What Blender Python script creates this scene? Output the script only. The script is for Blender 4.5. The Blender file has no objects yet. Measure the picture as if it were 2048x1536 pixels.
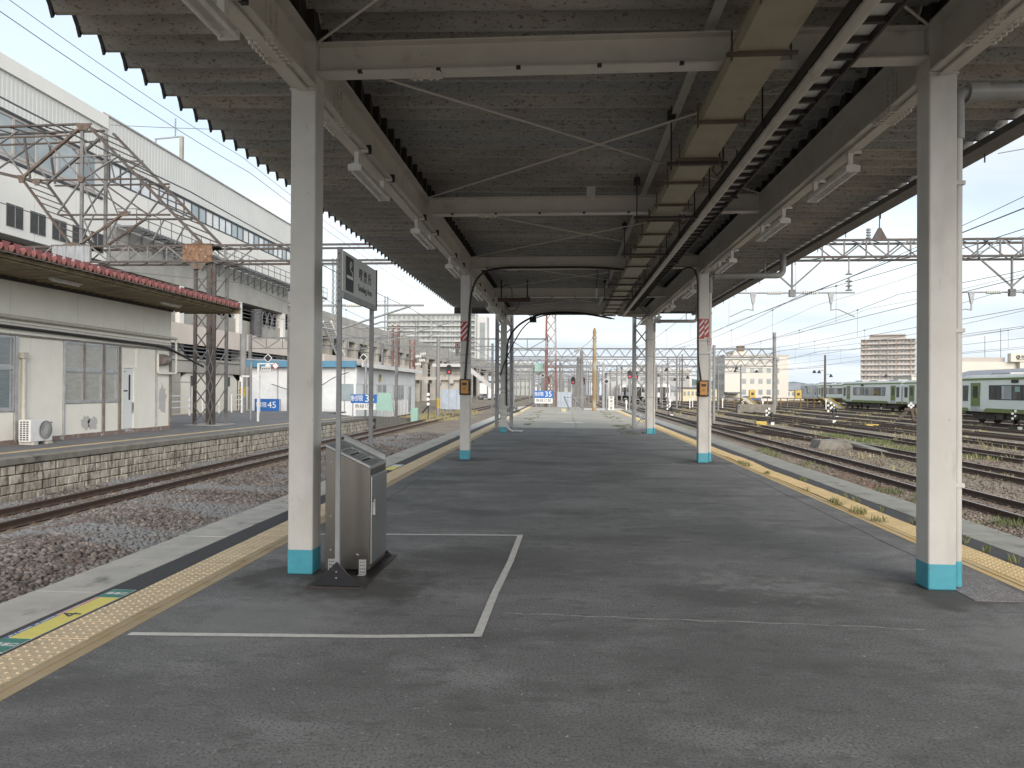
import bpy, math, random
import numpy as np
from mathutils import Vector, Matrix
random.seed(7)
rng = np.random.default_rng(7)
sc = bpy.context.scene
COL = sc.collection
R = math.radians

# ---------------------------------------------------------------- camera
cam_d = bpy.data.cameras.new('camera')
cam = bpy.data.objects.new('camera', cam_d)
COL.objects.link(cam)
cam_d.sensor_width = 36.0
cam_d.lens = 25.785
cam_d.clip_start = 0.05
cam_d.clip_end = 6000
cam.matrix_world = (Matrix.Translation((0, 0, 1.4615)) @ Matrix.Rotation(0.0728, 4, 'Z')
                    @ Matrix.Rotation(math.pi / 2 + 0.0065, 4, 'X') @ Matrix.Rotation(0.0061, 4, 'Z'))
sc.camera = cam

# ---------------------------------------------------------------- sky, sun, exposure
SUN_EL, SUN_AZ = 25.0, 162.0          # azimuth clockwise from +Y: the sun stands behind the camera
world = bpy.data.worlds.new('World')
sc.world = world
world.use_nodes = True
nt = world.node_tree
nt.nodes.clear()
N = nt.nodes.new
L = nt.links.new
out = N('ShaderNodeOutputWorld')
bg = N('ShaderNodeBackground')
bg.inputs['Strength'].default_value = 0.08
sky = N('ShaderNodeTexSky')
sky.sky_type = 'NISHITA'
sky.sun_disc = False
sky.sun_elevation = R(SUN_EL)
sky.sun_rotation = R(SUN_AZ)
sky.air_density = 1.0
sky.dust_density = 1.5
sky.ozone_density = 1.0
tc = N('ShaderNodeTexCoord')
sep = N('ShaderNodeSeparateXYZ')
L(tc.outputs['Generated'], sep.inputs[0])
den = N('ShaderNodeMath'); den.operation = 'ADD'; den.inputs[1].default_value = 0.22
zmax = N('ShaderNodeMath'); zmax.operation = 'MAXIMUM'; zmax.inputs[1].default_value = 0.0
L(sep.outputs['Z'], zmax.inputs[0]); L(zmax.outputs[0], den.inputs[0])
dx = N('ShaderNodeMath'); dx.operation = 'DIVIDE'; L(sep.outputs['X'], dx.inputs[0]); L(den.outputs[0], dx.inputs[1])
dy = N('ShaderNodeMath'); dy.operation = 'DIVIDE'; L(sep.outputs['Y'], dy.inputs[0]); L(den.outputs[0], dy.inputs[1])
cmb = N('ShaderNodeCombineXYZ'); L(dx.outputs[0], cmb.inputs[0]); L(dy.outputs[0], cmb.inputs[1])
mp = N('ShaderNodeMapping'); mp.inputs['Scale'].default_value = (0.55, 1.35, 1); mp.inputs['Location'].default_value = (3.1, 1.7, 0)
mp.inputs['Rotation'].default_value = (0, 0, 0.35)
L(cmb.outputs[0], mp.inputs['Vector'])
cn = N('ShaderNodeTexNoise'); cn.inputs['Scale'].default_value = 1.15; cn.inputs['Detail'].default_value = 7; cn.inputs['Roughness'].default_value = 0.52
cn.inputs['Distortion'].default_value = 0.3
L(mp.outputs[0], cn.inputs['Vector'])
cr = N('ShaderNodeValToRGB')
cr.color_ramp.elements[0].position = 0.36; cr.color_ramp.elements[0].color = (0.45, 0.45, 0.45, 1)
cr.color_ramp.elements[1].position = 0.62; cr.color_ramp.elements[1].color = (0.97, 0.97, 0.97, 1)
L(cn.outputs['Fac'], cr.inputs[0])
cn2 = N('ShaderNodeTexNoise'); cn2.inputs['Scale'].default_value = 1.5; cn2.inputs['Detail'].default_value = 5
L(mp.outputs[0], cn2.inputs['Vector'])
cc = N('ShaderNodeMix'); cc.data_type = 'RGBA'
cc.inputs['A'].default_value = (2.35, 2.7, 3.05, 1); cc.inputs['B'].default_value = (3.3, 3.45, 3.55, 1)
cr2 = N('ShaderNodeMapRange'); cr2.inputs['From Min'].default_value = 0.36; cr2.inputs['From Max'].default_value = 0.64
L(cn2.outputs['Fac'], cr2.inputs['Value']); L(cr2.outputs[0], cc.inputs['Factor'])
skb = N('ShaderNodeMix'); skb.data_type = 'RGBA'; skb.blend_type = 'MULTIPLY'; skb.inputs['Factor'].default_value = 1
skb.inputs['B'].default_value = (1.2, 1.02, 0.86, 1)
L(sky.outputs[0], skb.inputs['A'])
mx = N('ShaderNodeMix'); mx.data_type = 'RGBA'
hz = N('ShaderNodeMapRange'); hz.inputs['From Min'].default_value = 0.05; hz.inputs['From Max'].default_value = 0.42
hz.inputs['To Min'].default_value = 1.0; hz.inputs['To Max'].default_value = 0.0
L(zmax.outputs[0], hz.inputs['Value'])
hm = N('ShaderNodeMath'); hm.operation = 'MAXIMUM'
L(cr.outputs[0], hm.inputs[0]); L(hz.outputs[0], hm.inputs[1])
L(hm.outputs[0], mx.inputs['Factor']); L(skb.outputs['Result'], mx.inputs['A']); L(cc.outputs['Result'], mx.inputs['B'])
L(mx.outputs['Result'], bg.inputs['Color']); L(bg.outputs[0], out.inputs[0])

sun_d = bpy.data.lights.new('sun', 'SUN')
sun_d.energy = 0.95
sun_d.angle = R(48)
sun_d.color = (1.0, 0.975, 0.945)
sun = bpy.data.objects.new('sun', sun_d)
COL.objects.link(sun)
_d = Vector((math.sin(R(SUN_AZ)) * math.cos(R(SUN_EL)), math.cos(R(SUN_AZ)) * math.cos(R(SUN_EL)), math.sin(R(SUN_EL))))
sun.rotation_euler = _d.to_track_quat('Z', 'Y').to_euler()
sun.location = (0, -20, 40)

vs = sc.view_settings
vs.view_transform = 'Standard'
vs.look = 'None'
vs.gamma = 1.0
vs.use_curve_mapping = False
vs.exposure = 2.0
sc.cycles.max_bounces = 8
sc.cycles.diffuse_bounces = 5

# ---------------------------------------------------------------- helpers
WLOC = {}


def wloc(o):
    return WLOC.get(o.name, Vector((0, 0, 0))) if o else Vector((0, 0, 0))


def tag(o, label=None, cat=None, group=None, kind=None):
    if label: o['label'] = label
    if cat: o['category'] = cat
    if group: o['group'] = group
    if kind: o['kind'] = kind
    return o


def thing(name, loc, label, cat, group=None):
    o = bpy.data.objects.new(name, None)
    o.empty_display_size = 0.2
    COL.objects.link(o)
    o.location = loc
    WLOC[o.name] = Vector(loc)
    return tag(o, label, cat, group)


class MB:
    def __init__(s):
        s.v = []; s.f = []; s.m = []; s.sm = []; s.c = 0

    def mat(s, i):
        s.c = i
        return s

    def add(s, vs, fs, smooth=False):
        b = len(s.v)
        s.v += [tuple(v) for v in vs]
        for f in fs:
            s.f.append(tuple(b + i for i in f)); s.m.append(s.c); s.sm.append(smooth)
        return s

    def box(s, x0, x1, y0, y1, z0, z1):
        return s.add([(x0, y0, z0), (x1, y0, z0), (x1, y1, z0), (x0, y1, z0), (x0, y0, z1), (x1, y0, z1), (x1, y1, z1), (x0, y1, z1)],
                     [(0, 3, 2, 1), (4, 5, 6, 7), (0, 1, 5, 4), (1, 2, 6, 5), (2, 3, 7, 6), (3, 0, 4, 7)])

    def bar(s, p, q, w, h=None, up=(0, 0, 1)):
        p = Vector(p); q = Vector(q); h = h or w
        d = (q - p).normalized()
        u = Vector(up)
        if abs(d.dot(u)) > 0.98: u = Vector((0, 1, 0))
        a = d.cross(u).normalized() * (w / 2)
        b = a.normalized().cross(d).normalized() * (h / 2)
        vs = []
        for c in (p, q):
            vs += [c - a - b, c + a - b, c + a + b, c - a + b]
        return s.add(vs, [(0, 3, 2, 1), (4, 5, 6, 7), (0, 1, 5, 4), (1, 2, 6, 5), (2, 3, 7, 6), (3, 0, 4, 7)])

    def tube(s, pts, r, n=8, r2=None, smooth=True):
        pts = [Vector(p) for p in pts]
        rings = []
        k = len(pts)
        up = None
        for i, p in enumerate(pts):
            d = (pts[min(i + 1, k - 1)] - pts[max(i - 1, 0)]).normalized()
            if up is None:
                up = Vector((0, 0, 1)) if abs(d.z) < 0.9 else Vector((1, 0, 0))
            a = d.cross(up)
            if a.length < 1e-4: a = d.cross(Vector((0, 1, 0)))
            a.normalize()
            b = a.cross(d).normalized()
            up = b
            rr = r if r2 is None else r + (r2 - r) * i / (k - 1)
            rings.append([p + (a * math.cos(2 * math.pi * j / n) + b * math.sin(2 * math.pi * j / n)) * rr for j in range(n)])
        vs = [v for ring in rings for v in ring]
        fs = []
        for i in range(k - 1):
            for j in range(n):
                fs.append((i * n + j, i * n + (j + 1) % n, (i + 1) * n + (j + 1) % n, (i + 1) * n + j))
        s.add(vs, fs, smooth)
        return s.add([*rings[0], *rings[-1]], [tuple(range(n))[::-1], tuple(range(n, 2 * n))])

    def disc(s, c, axis, r, t, n=14, r2=None):
        c = Vector(c); a = Vector(axis).normalized() * t / 2
        return s.tube([c - a, c + a], r, n, r2, smooth=False)

    def prism(s, poly, axis, a0, a1, caps=True):
        n = len(poly)
        def P(u, w, a):
            return (a, u, w) if axis == 'x' else ((u, a, w) if axis == 'y' else (u, w, a))
        vs = [P(u, w, a0) for u, w in poly] + [P(u, w, a1) for u, w in poly]
        fs = [(i, (i + 1) % n, n + (i + 1) % n, n + i) for i in range(n)]
        if caps: fs += [tuple(range(n))[::-1], tuple(range(n, 2 * n))]
        return s.add(vs, fs)

    def ibeam(s, axis, a0, a1, c, z0, z1, w, tf=0.014, tw=0.01):
        if axis == 'x':
            s.box(a0, a1, c - w / 2, c + w / 2, z0, z0 + tf); s.box(a0, a1, c - w / 2, c + w / 2, z1 - tf, z1)
            s.box(a0, a1, c - tw / 2, c + tw / 2, z0 + tf, z1 - tf)
        else:
            s.box(c - w / 2, c + w / 2, a0, a1, z0, z0 + tf); s.box(c - w / 2, c + w / 2, a0, a1, z1 - tf, z1)
            s.box(c - tw / 2, c + tw / 2, a0, a1, z0 + tf, z1 - tf)
        return s

    def build(s, name, mats, parent=None, bevel=0.0, origin=None):
        if not isinstance(mats, (list, tuple)): mats = [mats]
        xs = [v[0] for v in s.v]; ys = [v[1] for v in s.v]; zs = [v[2] for v in s.v]
        o0 = Vector(origin) if origin is not None else Vector(((min(xs) + max(xs)) / 2, (min(ys) + max(ys)) / 2, min(zs)))
        me = bpy.data.meshes.new(name)
        me.from_pydata([(v[0] - o0.x, v[1] - o0.y, v[2] - o0.z) for v in s.v], [], s.f)
        for m in mats: me.materials.append(m)
        me.polygons.foreach_set('material_index', s.m)
        me.polygons.foreach_set('use_smooth', s.sm)
        me.update()
        o = bpy.data.objects.new(name, me)
        COL.objects.link(o)
        WLOC[o.name] = o0
        if parent:
            o.parent = parent
            o.location = o0 - wloc(parent)
        else:
            o.location = o0
        if bevel:
            b = o.modifiers.new('edge', 'BEVEL'); b.width = bevel; b.segments = 2; b.limit_method = 'ANGLE'
        return o


def inst(src, loc, parent=None, rotz=None, name=None):
    """copy of one mesh object at a world point"""
    o = src.copy()
    COL.objects.link(o)
    WLOC[o.name] = Vector(loc)
    o.parent = parent
    o.location = Vector(loc) - wloc(parent)
    if rotz is not None: o.rotation_euler = (0, 0, rotz)
    return o


def dup(root, loc, rotz=0.0, label=None, group=None):
    r = root.copy(); COL.objects.link(r); r.location = loc; r.rotation_euler = (0, 0, rotz)
    WLOC[r.name] = Vector(loc)
    if label: r['label'] = label
    if group: r['group'] = group
    for ch in list(root.children):
        c = ch.copy(); COL.objects.link(c); c.parent = r
        for g in ch.children:
            d = g.copy(); COL.objects.link(d); d.parent = c
    return r


def text(s, size, loc, xdir, ydir, m, parent=None, name='lettering', depth=0.002, align='CENTER', sx=1.0):
    cu = bpy.data.curves.new('t', 'FONT')
    cu.body = s; cu.size = size; cu.extrude = depth; cu.align_x = align; cu.align_y = 'CENTER'
    t = bpy.data.objects.new('t', cu)
    COL.objects.link(t)
    dg = bpy.context.evaluated_depsgraph_get()
    me = bpy.data.meshes.new_from_object(t.evaluated_get(dg))
    bpy.data.objects.remove(t); bpy.data.curves.remove(cu)
    x = Vector(xdir).normalized(); y = Vector(ydir).normalized(); z = x.cross(y)
    M4 = Matrix((x * sx, y, z)).transposed().to_4x4()
    me.transform(M4)
    me.name = name
    me.materials.clear(); me.materials.append(m)
    o = bpy.data.objects.new(name, me)
    COL.objects.link(o)
    WLOC[o.name] = Vector(loc)
    o.parent = parent
    o.location = Vector(loc) - wloc(parent)
    return o


def M(name, c, c2=None, s=4.0, rough=0.7, metal=0.0, bump=0.0, bs=80.0, st=(1, 1, 1), layers=(), spec=0.5, island=0.0, emit=None, detail=4, orand=None):
    """procedural material: base colour varied by noise in world space, then layers of dirt, rust or wear"""
    m = bpy.data.materials.new(name)
    m.use_nodes = True
    t = m.node_tree
    b = t.nodes['Principled BSDF']
    b.inputs['Roughness'].default_value = rough
    b.inputs['Metallic'].default_value = metal
    b.inputs['Specular IOR Level'].default_value = spec
    geo = t.nodes.new('ShaderNodeNewGeometry')
    def coords(stv):
        if tuple(stv) == (1, 1, 1): return geo.outputs['Position']
        mpn = t.nodes.new('ShaderNodeMapping'); mpn.inputs['Scale'].default_value = stv
        t.links.new(geo.outputs['Position'], mpn.inputs['Vector'])
        return mpn.outputs[0]
    def noise(sc_, stv, det=4):
        n = t.nodes.new('ShaderNodeTexNoise'); n.inputs['Scale'].default_value = sc_; n.inputs['Detail'].default_value = det
        n.inputs['Roughness'].default_value = 0.6
        t.links.new(coords(stv), n.inputs['Vector'])
        return n.outputs['Fac']
    def mix(f, a, bcol, mode='MIX'):
        x = t.nodes.new('ShaderNodeMix'); x.data_type = 'RGBA'; x.blend_type = mode
        t.links.new(f, x.inputs['Factor']) if not isinstance(f, (int, float)) else setattr(x.inputs['Factor'], 'default_value', f)
        for sock, val in (('A', a), ('B', bcol)):
            if isinstance(val, (tuple, list)): x.inputs[sock].default_value = (*val[:3], 1)
            else: t.links.new(val, x.inputs[sock])
        return x.outputs['Result']
    def ramp(f, lo, hi):
        r = t.nodes.new('ShaderNodeMapRange'); r.inputs['From Min'].default_value = lo; r.inputs['From Max'].default_value = hi
        r.interpolation_type = 'SMOOTHSTEP'
        t.links.new(f, r.inputs['Value'])
        return r.outputs['Result']
    if c2 is None:
        c2 = tuple(x * 0.82 for x in c)
    col = mix(ramp(noise(s, st, detail), 0.3, 0.7), c, c2)
    if orand:
        oi = t.nodes.new('ShaderNodeObjectInfo'); col = mix(ramp(oi.outputs['Random'], 0.35, 0.95), col, orand)
    if island:
        hv = t.nodes.new('ShaderNodeMapRange'); hv.inputs['To Min'].default_value = 1 - island; hv.inputs['To Max'].default_value = 1 + island
        t.links.new(geo.outputs['Random Per Island'], hv.inputs['Value'])
        cx = t.nodes.new('ShaderNodeCombineXYZ')
        for i in range(3): t.links.new(hv.outputs[0], cx.inputs[i])
        col = mix(1.0, col, cx.outputs[0], 'MULTIPLY')
    for ly in layers:
        lc, ls, lo, hi = ly[:4]
        stv = ly[4] if len(ly) > 4 else (1, 1, 1)
        amt = ly[5] if len(ly) > 5 else 1.0
        f = ramp(noise(ls, stv, 6), lo, hi)
        if amt != 1.0:
            q = t.nodes.new('ShaderNodeMath'); q.operation = 'MULTIPLY'; q.inputs[1].default_value = amt
            t.links.new(f, q.inputs[0]); f = q.outputs[0]
        col = mix(f, col, lc)
    t.links.new(col, b.inputs['Base Color'])
    if bump:
        bn = t.nodes.new('ShaderNodeBump'); bn.inputs['Strength'].default_value = bump; bn.inputs['Distance'].default_value = 0.01
        t.links.new(noise(bs, st, 3), bn.inputs['Height'])
        t.links.new(bn.outputs[0], b.inputs['Normal'])
    if emit:
        b.inputs['Emission Color'].default_value = (*emit[:3], 1); b.inputs['Emission Strength'].default_value = emit[3]
    return m


RUST = (0.16, 0.062, 0.025)
m_col = M('cream_paint', (0.57, 0.555, 0.52), (0.52, 0.505, 0.47), 3, 0.5, bump=0.12, bs=140, layers=[((0.33, 0.29, 0.24), 9, 0.60, 0.8, (1, 1, 0.35), 0.5), ((0.20, 0.14, 0.10), 24, 0.70, 0.74, (1, 1, 0.6), 0.8), ((0.40, 0.385, 0.36), 2.2, 0.52, 0.7, (1, 1, .3), .6)])
m_steel_cream = M('cream_beam_paint', (0.61, 0.585, 0.53), (0.55, 0.52, 0.465), 2.5, 0.5, bump=0.06, bs=60, layers=[((0.25, 0.20, 0.15), 5, 0.6, 0.8, (1, 1, 1), 0.55)])
m_teal = M('teal_paint', (0.065, 0.33, 0.41), (0.055, 0.285, 0.36), 8, 0.45, bump=0.1, bs=120, layers=[((0.10, 0.13, 0.13), 14, 0.62, 0.78, (1, 1, 0.5), 0.6), ((0.17, 0.12, 0.09), 22, 0.67, 0.72, (1, 1, 1), 0.8), ((0.16, 0.40, 0.46), 5, 0.55, 0.7, (1, 1, .4), .5)])
m_roof = M('roof_deck_underside', orand=(0.31, 0.32, 0.32), c=(0.43, 0.405, 0.365), c2=(0.27, 0.258, 0.24), s=1.3, rough=0.65, bump=0.1, bs=70, st=(0.5, 1, 1),
           layers=[((0.16, 0.125, 0.09), 26, 0.56, 0.68, (0.45, 1, 1), 0.8), ((0.15, 0.085, 0.05), 5.5, 0.60, 0.74, (0.4, 1, 1), 0.5), ((0.085, 0.065, 0.052), 45, 0.57, 0.66, (0.6, 1, 1), 0.85)])
m_black = M('black_steel', (0.02, 0.02, 0.021), None, 6, 0.5)
m_dark = M('dark_brown_steel', (0.045, 0.036, 0.032), (0.03, 0.025, 0.022), 8, 0.6)
m_rubber = M('black_cable', (0.018, 0.018, 0.018), None, 6, 0.55)
m_duct = M('beige_duct', (0.33, 0.30, 0.215), (0.28, 0.25, 0.175), 3, 0.5, layers=[((0.22, 0.18, 0.11), 7, 0.58, 0.76, (1, .4, 1), 0.6)])
m_palepipe = M('pale_pipe', (0.54, 0.51, 0.45), (0.45, 0.42, 0.36), 6, 0.45)
m_traywhite = M('tray_cover', (0.78, 0.77, 0.74), (0.68, 0.67, 0.64), 5, 0.5)
m_lamp = M('lamp_enamel', (0.68, 0.66, 0.62), (0.58, 0.56, 0.51), 7, 0.4)
m_tube = M('lamp_tube_glass', (0.72, 0.71, 0.68), None, 7, 0.2)
m_greypipe = M('grey_drain_pipe', (0.30, 0.30, 0.29), (0.24, 0.24, 0.24), 5, 0.45)
m_gutter = M('gutter_grey', (0.16, 0.155, 0.145), (0.12, 0.115, 0.11), 3, 0.55)
m_steel = M('brushed_steel', (0.30, 0.28, 0.255), (0.25, 0.235, 0.215), 3, 0.27, 1.0, bump=0.03, bs=220, st=(1, 1, 0.03))  # darker than the door steel: the cabinet's dark reflection is put into the colour
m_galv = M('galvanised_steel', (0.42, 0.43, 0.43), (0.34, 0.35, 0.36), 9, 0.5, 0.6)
m_galvp = M('galvanised_post', (0.30, 0.305, 0.31), (0.23, 0.235, 0.24), 5, 0.55, 0.2, layers=[((0.26, 0.17, 0.11), 6, 0.64, 0.78)])
m_signgrey = M('sign_face_grey', (0.52, 0.535, 0.51), (0.48, 0.495, 0.475), 3, 0.45)
m_ink = M('black_ink', (0.025, 0.026, 0.028), None, 5, 0.55)
m_white = M('white_paint', (0.72, 0.72, 0.70), (0.64, 0.64, 0.62), 6, 0.5)
m_line = M('worn_line_paint', (0.72, 0.70, 0.66), (0.60, 0.58, 0.54), 14, 0.7, layers=[((0.14, 0.14, 0.135), 38, 0.63, 0.72)])
m_wood_black = M('black_painted_plate', (0.015, 0.015, 0.02), (0.01, 0.01, 0.013), 20, 0.45, layers=[((0.10, 0.055, 0.03), 11, 0.60, 0.75)])
m_tileL = M('tactile_tile_beige', (0.70, 0.56, 0.37), (0.61, 0.48, 0.31), 5, 0.75, bump=0.15, bs=90, layers=[((0.25, 0.18, 0.11), 8, 0.58, 0.78, (1, 1, 1), 0.7)])
m_tileR = M('tactile_tile_yellow', (0.70, 0.53, 0.28), (0.62, 0.46, 0.225), 5, 0.75, bump=0.15, bs=90, layers=[((0.30, 0.24, 0.15), 7, 0.6, 0.8, (1, 1, 1), 0.6)])
m_barL = M('line_strip_beige', (0.42, 0.31, 0.165), (0.48, 0.38, 0.24), 3, 0.75, layers=[((0.20, 0.14, 0.08), 9, 0.55, 0.75, (1, .4, 1), .7)])
m_barR = M('line_strip_yellow', (0.62, 0.43, 0.16), (0.58, 0.46, 0.27), 3, 0.75, layers=[((0.28, 0.2, 0.11), 9, 0.6, 0.8, (1, .4, 1), .6)])
m_conc = M('coping_concrete', (0.57, 0.535, 0.475), (0.46, 0.435, 0.39), 3.5, 0.85, bump=0.25, bs=60, layers=[((0.13, 0.13, 0.115), 3.2, 0.54, 0.74, (1.2, 0.8, 1), 0.75), ((0.48, 0.46, 0.42), 9, 0.62, 0.8, (1, 1, 1), 0.5)])
m_concR = M('coping_concrete_mossy', (0.34, 0.335, 0.30), (0.27, 0.27, 0.245), 3.5, 0.9, bump=0.25, bs=60, layers=[((0.11, 0.12, 0.08), 3.0, 0.52, 0.72, (1.2, .7, 1), 0.6)])
m_newasph = M('new_dark_asphalt', (0.058, 0.059, 0.062), (0.075, 0.076, 0.078), 30, 0.9, bump=0.5, bs=260)
m_ballast = M('ballast_stones', (0.17, 0.148, 0.132), (0.115, 0.096, 0.084), 0.9, 0.85, island=0.6, layers=[((0.185, 0.187, 0.188), 0.55, 0.47, 0.58, (0.5, 1, 1), 0.85), ((0.10, 0.055, 0.04), 1.3, 0.60, 0.72, (1, .5, 1), .6)])
m_ballastR = M('old_ballast_stones', (0.20, 0.165, 0.13), (0.145, 0.11, 0.085), 0.7, 0.9, island=0.5, layers=[((0.16, 0.085, 0.055), 1.1, 0.56, 0.7, (1, .4, 1), .7)])
m_rail = M('rusty_rail', (0.085, 0.052, 0.038), (0.06, 0.038, 0.03), 5, 0.6, layers=[((0.14, 0.08, 0.05), 12, 0.58, 0.75)])
m_railtop = M('rail_running_face', (0.36, 0.34, 0.32), (0.28, 0.25, 0.23), 6, 0.35, 0.8)
m_sleeper = M('old_timber_sleeper', (0.15, 0.115, 0.085), (0.10, 0.078, 0.06), 6, 0.9, bump=0.4, bs=40)
m_block = M('stained_stone_block', (0.50, 0.46, 0.385), (0.30, 0.27, 0.215), 4, 0.9, bump=0.4, bs=45, island=0.22,
            layers=[((0.075, 0.06, 0.048), 5, 0.44, 0.66, (1, 1.6, 0.35), 0.85), ((0.58, 0.55, 0.48), 12, 0.6, 0.75, (1, 1.6, .4), .6)])
m_joint = M('mortar_dark', (0.035, 0.03, 0.025), None, 8, 0.95)
m_opcop = M('weathered_coping', (0.22, 0.205, 0.175), (0.15, 0.14, 0.12), 3, 0.9, bump=0.3, bs=50, layers=[((0.07, 0.065, 0.055), 2.6, 0.55, 0.75)])
m_opasph = M('opposite_platform_asphalt', (0.15, 0.15, 0.152), (0.115, 0.115, 0.117), 2, 0.9, bump=0.2, bs=90, layers=[((0.22, 0.21, 0.19), 1.5, 0.6, 0.8)])
m_oppyel = M('faded_yellow_line', (0.55, 0.42, 0.22), (0.38, 0.30, 0.18), 4, 0.85, layers=[((0.2, 0.17, 0.12), 5, 0.6, 0.75)])
m_cream = M('cream_wall_panel', (0.80, 0.775, 0.69), (0.76, 0.735, 0.65), 2, 0.6, layers=[((0.45, 0.41, 0.31), 3, 0.62, 0.82, (1, 1, 0.4), 0.5)])
m_peel = M('bare_patch', (0.50, 0.485, 0.465), (0.46, 0.445, 0.43), 9, 0.9, bump=0.2, bs=60)
m_plinth = M('peeling_plinth', (0.26, 0.19, 0.16), (0.20, 0.145, 0.125), 5, 0.9, layers=[((0.48, 0.45, 0.42), 6, 0.56, 0.64)])
m_alu = M('aluminium_frame', (0.52, 0.53, 0.54), (0.42, 0.42, 0.42), 4, 0.4, 0.5)
m_brown = M('brown_mullion', (0.17, 0.14, 0.12), (0.25, 0.22, 0.195), 5, 0.6)
m_blind = M('frosted_pane', (0.42, 0.415, 0.375), (0.34, 0.34, 0.31), 2.5, 0.15, st=(1, 1, 5), spec=0.8)
m_bluepane = M('blue_grey_pane', (0.17, 0.21, 0.23), (0.22, 0.25, 0.26), 3, 0.12, st=(1, 1, 6), spec=0.8)
m_red = M('red_awning_sheet', (0.235, 0.068, 0.062), (0.19, 0.056, 0.052), 5, 0.5, layers=[((0.62, 0.45, 0.42), 16, 0.68, 0.76), ((0.12, .03, .03), 7, .62, .75)])
m_awnin = M('stained_awning_underside', (0.27, 0.215, 0.13), (0.17, 0.125, 0.07), 2.2, 0.85, st=(0.3, 1.3, 1), layers=[((0.045, 0.035, 0.025), 3.2, 0.5, 0.72, (0.35, 1.2, 1), .8)])
m_awngrey = M('awning_edge_grey', (0.30, 0.33, 0.31), None, 6, 0.6)
m_rust = M('rusty_lattice_steel', (0.082, 0.076, 0.072), (0.062, 0.05, 0.044), 2.2, 0.8, layers=[((0.085, 0.042, 0.027), 5, 0.55, 0.64, (1, 1, .6), .8)])
m_greylat = M('grey_lattice_steel', (0.17, 0.17, 0.17), (0.11, 0.108, 0.106), 2.2, 0.7, layers=[((0.22, 0.12, 0.08), 6, 0.62, 0.74)])
m_rustplate = M('rusty_plate', (0.15, 0.072, 0.034), (0.20, 0.13, 0.085), 3, 0.85, st=(1.4, 1, .6), layers=[((0.085, 0.042, 0.025), 5, 0.50, 0.62), ((0.36, 0.33, 0.29), 9, 0.60, 0.70, (1, 1, .5), .8)])
m_greyplate = M('grey_plate', (0.28, 0.295, 0.31), (0.22, 0.23, 0.245), 6, 0.6, st=(1.6, 1, .4), layers=[((0.30, 0.14, 0.07), 8, 0.66, 0.76)])
m_dkplate = M('dark_rust_plate', (0.085, 0.058, 0.042), (0.13, 0.105, 0.088), 5, 0.9)
m_hallwall = M('hall_corrugated_wall', (0.60, 0.61, 0.58), (0.55, 0.56, 0.535), 0.3, 0.6)
m_hallwhite = M('hall_white_panel', (0.72, 0.71, 0.665), (0.67, 0.66, 0.62), 0.4, 0.6, layers=[((0.5, 0.47, 0.41), 0.8, 0.62, 0.8, (1, 1, .3), .4)])
m_hallgrey = M('hall_grey_band', (0.42, 0.40, 0.375), None, 0.5, 0.6)
m_viad = M('viaduct_concrete', (0.40, 0.385, 0.345), (0.32, 0.31, 0.275), 0.5, 0.9, bump=0.2, bs=8, layers=[((0.20, 0.18, 0.145), 0.9, 0.58, 0.78, (1, 1, .3), .6)])
m_viadpale = M('viaduct_pale_band', (0.60, 0.53, 0.47), (0.54, 0.48, 0.42), 0.6, 0.85, layers=[((0.38, 0.30, 0.24), 1.2, 0.6, 0.8, (1, 1, .3), .4)])
m_void = M('painted_under_deck_shade', (0.06, 0.056, 0.05), None, 1, 0.9)  # near-black concrete: shade under the decks is put into the colour
m_glass = M('window_glass', (0.24, 0.29, 0.30), (0.36, 0.40, 0.41), 0.5, 0.08, spec=1.0)
m_glasspale = M('pale_window_glass', (0.55, 0.58, 0.58), (0.68, 0.70, 0.70), 0.9, 0.1, spec=1.0, st=(1, 1, 3))
m_frame = M('dark_window_frame', (0.04, 0.042, 0.045), None, 2, 0.5)
m_louv = M('dark_louvre', (0.085, 0.085, 0.085), None, 3, 0.7)
m_catw = M('catwalk_steel', (0.155, 0.16, 0.165), (0.115, 0.12, 0.125), 2, 0.6)
m_blue = M('blue_fascia', (0.09, 0.23, 0.34), (0.075, 0.2, 0.3), 1, 0.5)
m_cabin = M('white_cabin_wall', (0.68, 0.695, 0.695), (0.62, 0.635, 0.635), 0.8, 0.6)
m_signblue = M('sign_blue', (0.015, 0.12, 0.38), (0.015, 0.105, 0.34), 3, 0.5)
m_trpale = M('train_pale_green', (0.76, 0.82, 0.765), (0.72, 0.78, 0.725), 0.5, 0.4)
m_trgreen = M('train_olive_green', (0.17, 0.225, 0.07), (0.15, 0.20, 0.06), 0.8, 0.45)
m_under = M('underframe', (0.035, 0.029, 0.025), (0.08, 0.065, 0.05), 1.8, 0.8)
m_trroof = M('train_roof_grey', (0.46, 0.47, 0.45), (0.38, 0.39, 0.38), 0.8, 0.6)
m_trgrey = M('train_silver_grey', (0.48, 0.52, 0.53), None, 0.8, 0.4)
m_trglass = M('train_window', (0.035, 0.042, 0.045), (0.12, 0.13, 0.125), 0.9, 0.08, st=(1, 1.2, .2), spec=1.0)
m_polec = M('concrete_pole', (0.24, 0.238, 0.23), (0.19, 0.188, 0.18), 1.5, 0.8)
m_polebr = M('tan_pole', (0.30, 0.205, 0.10), (0.25, 0.165, 0.08), 2, 0.8, layers=[((0.36, 0.335, 0.25), 0.6, 0.5, 0.65)])
m_redmast = M('red_lattice_paint', (0.17, 0.055, 0.04), (0.17, 0.085, 0.065), 0.5, 0.75, layers=[((0.33, 0.32, 0.31), 0.35, 0.5, 0.65)])
m_wire = M('overhead_wire', (0.13, 0.13, 0.135), None, 2, 0.6)
m_insul = M('porcelain_insulator', (0.62, 0.62, 0.58), (0.5, .5, .47), 9, 0.25)
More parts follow.
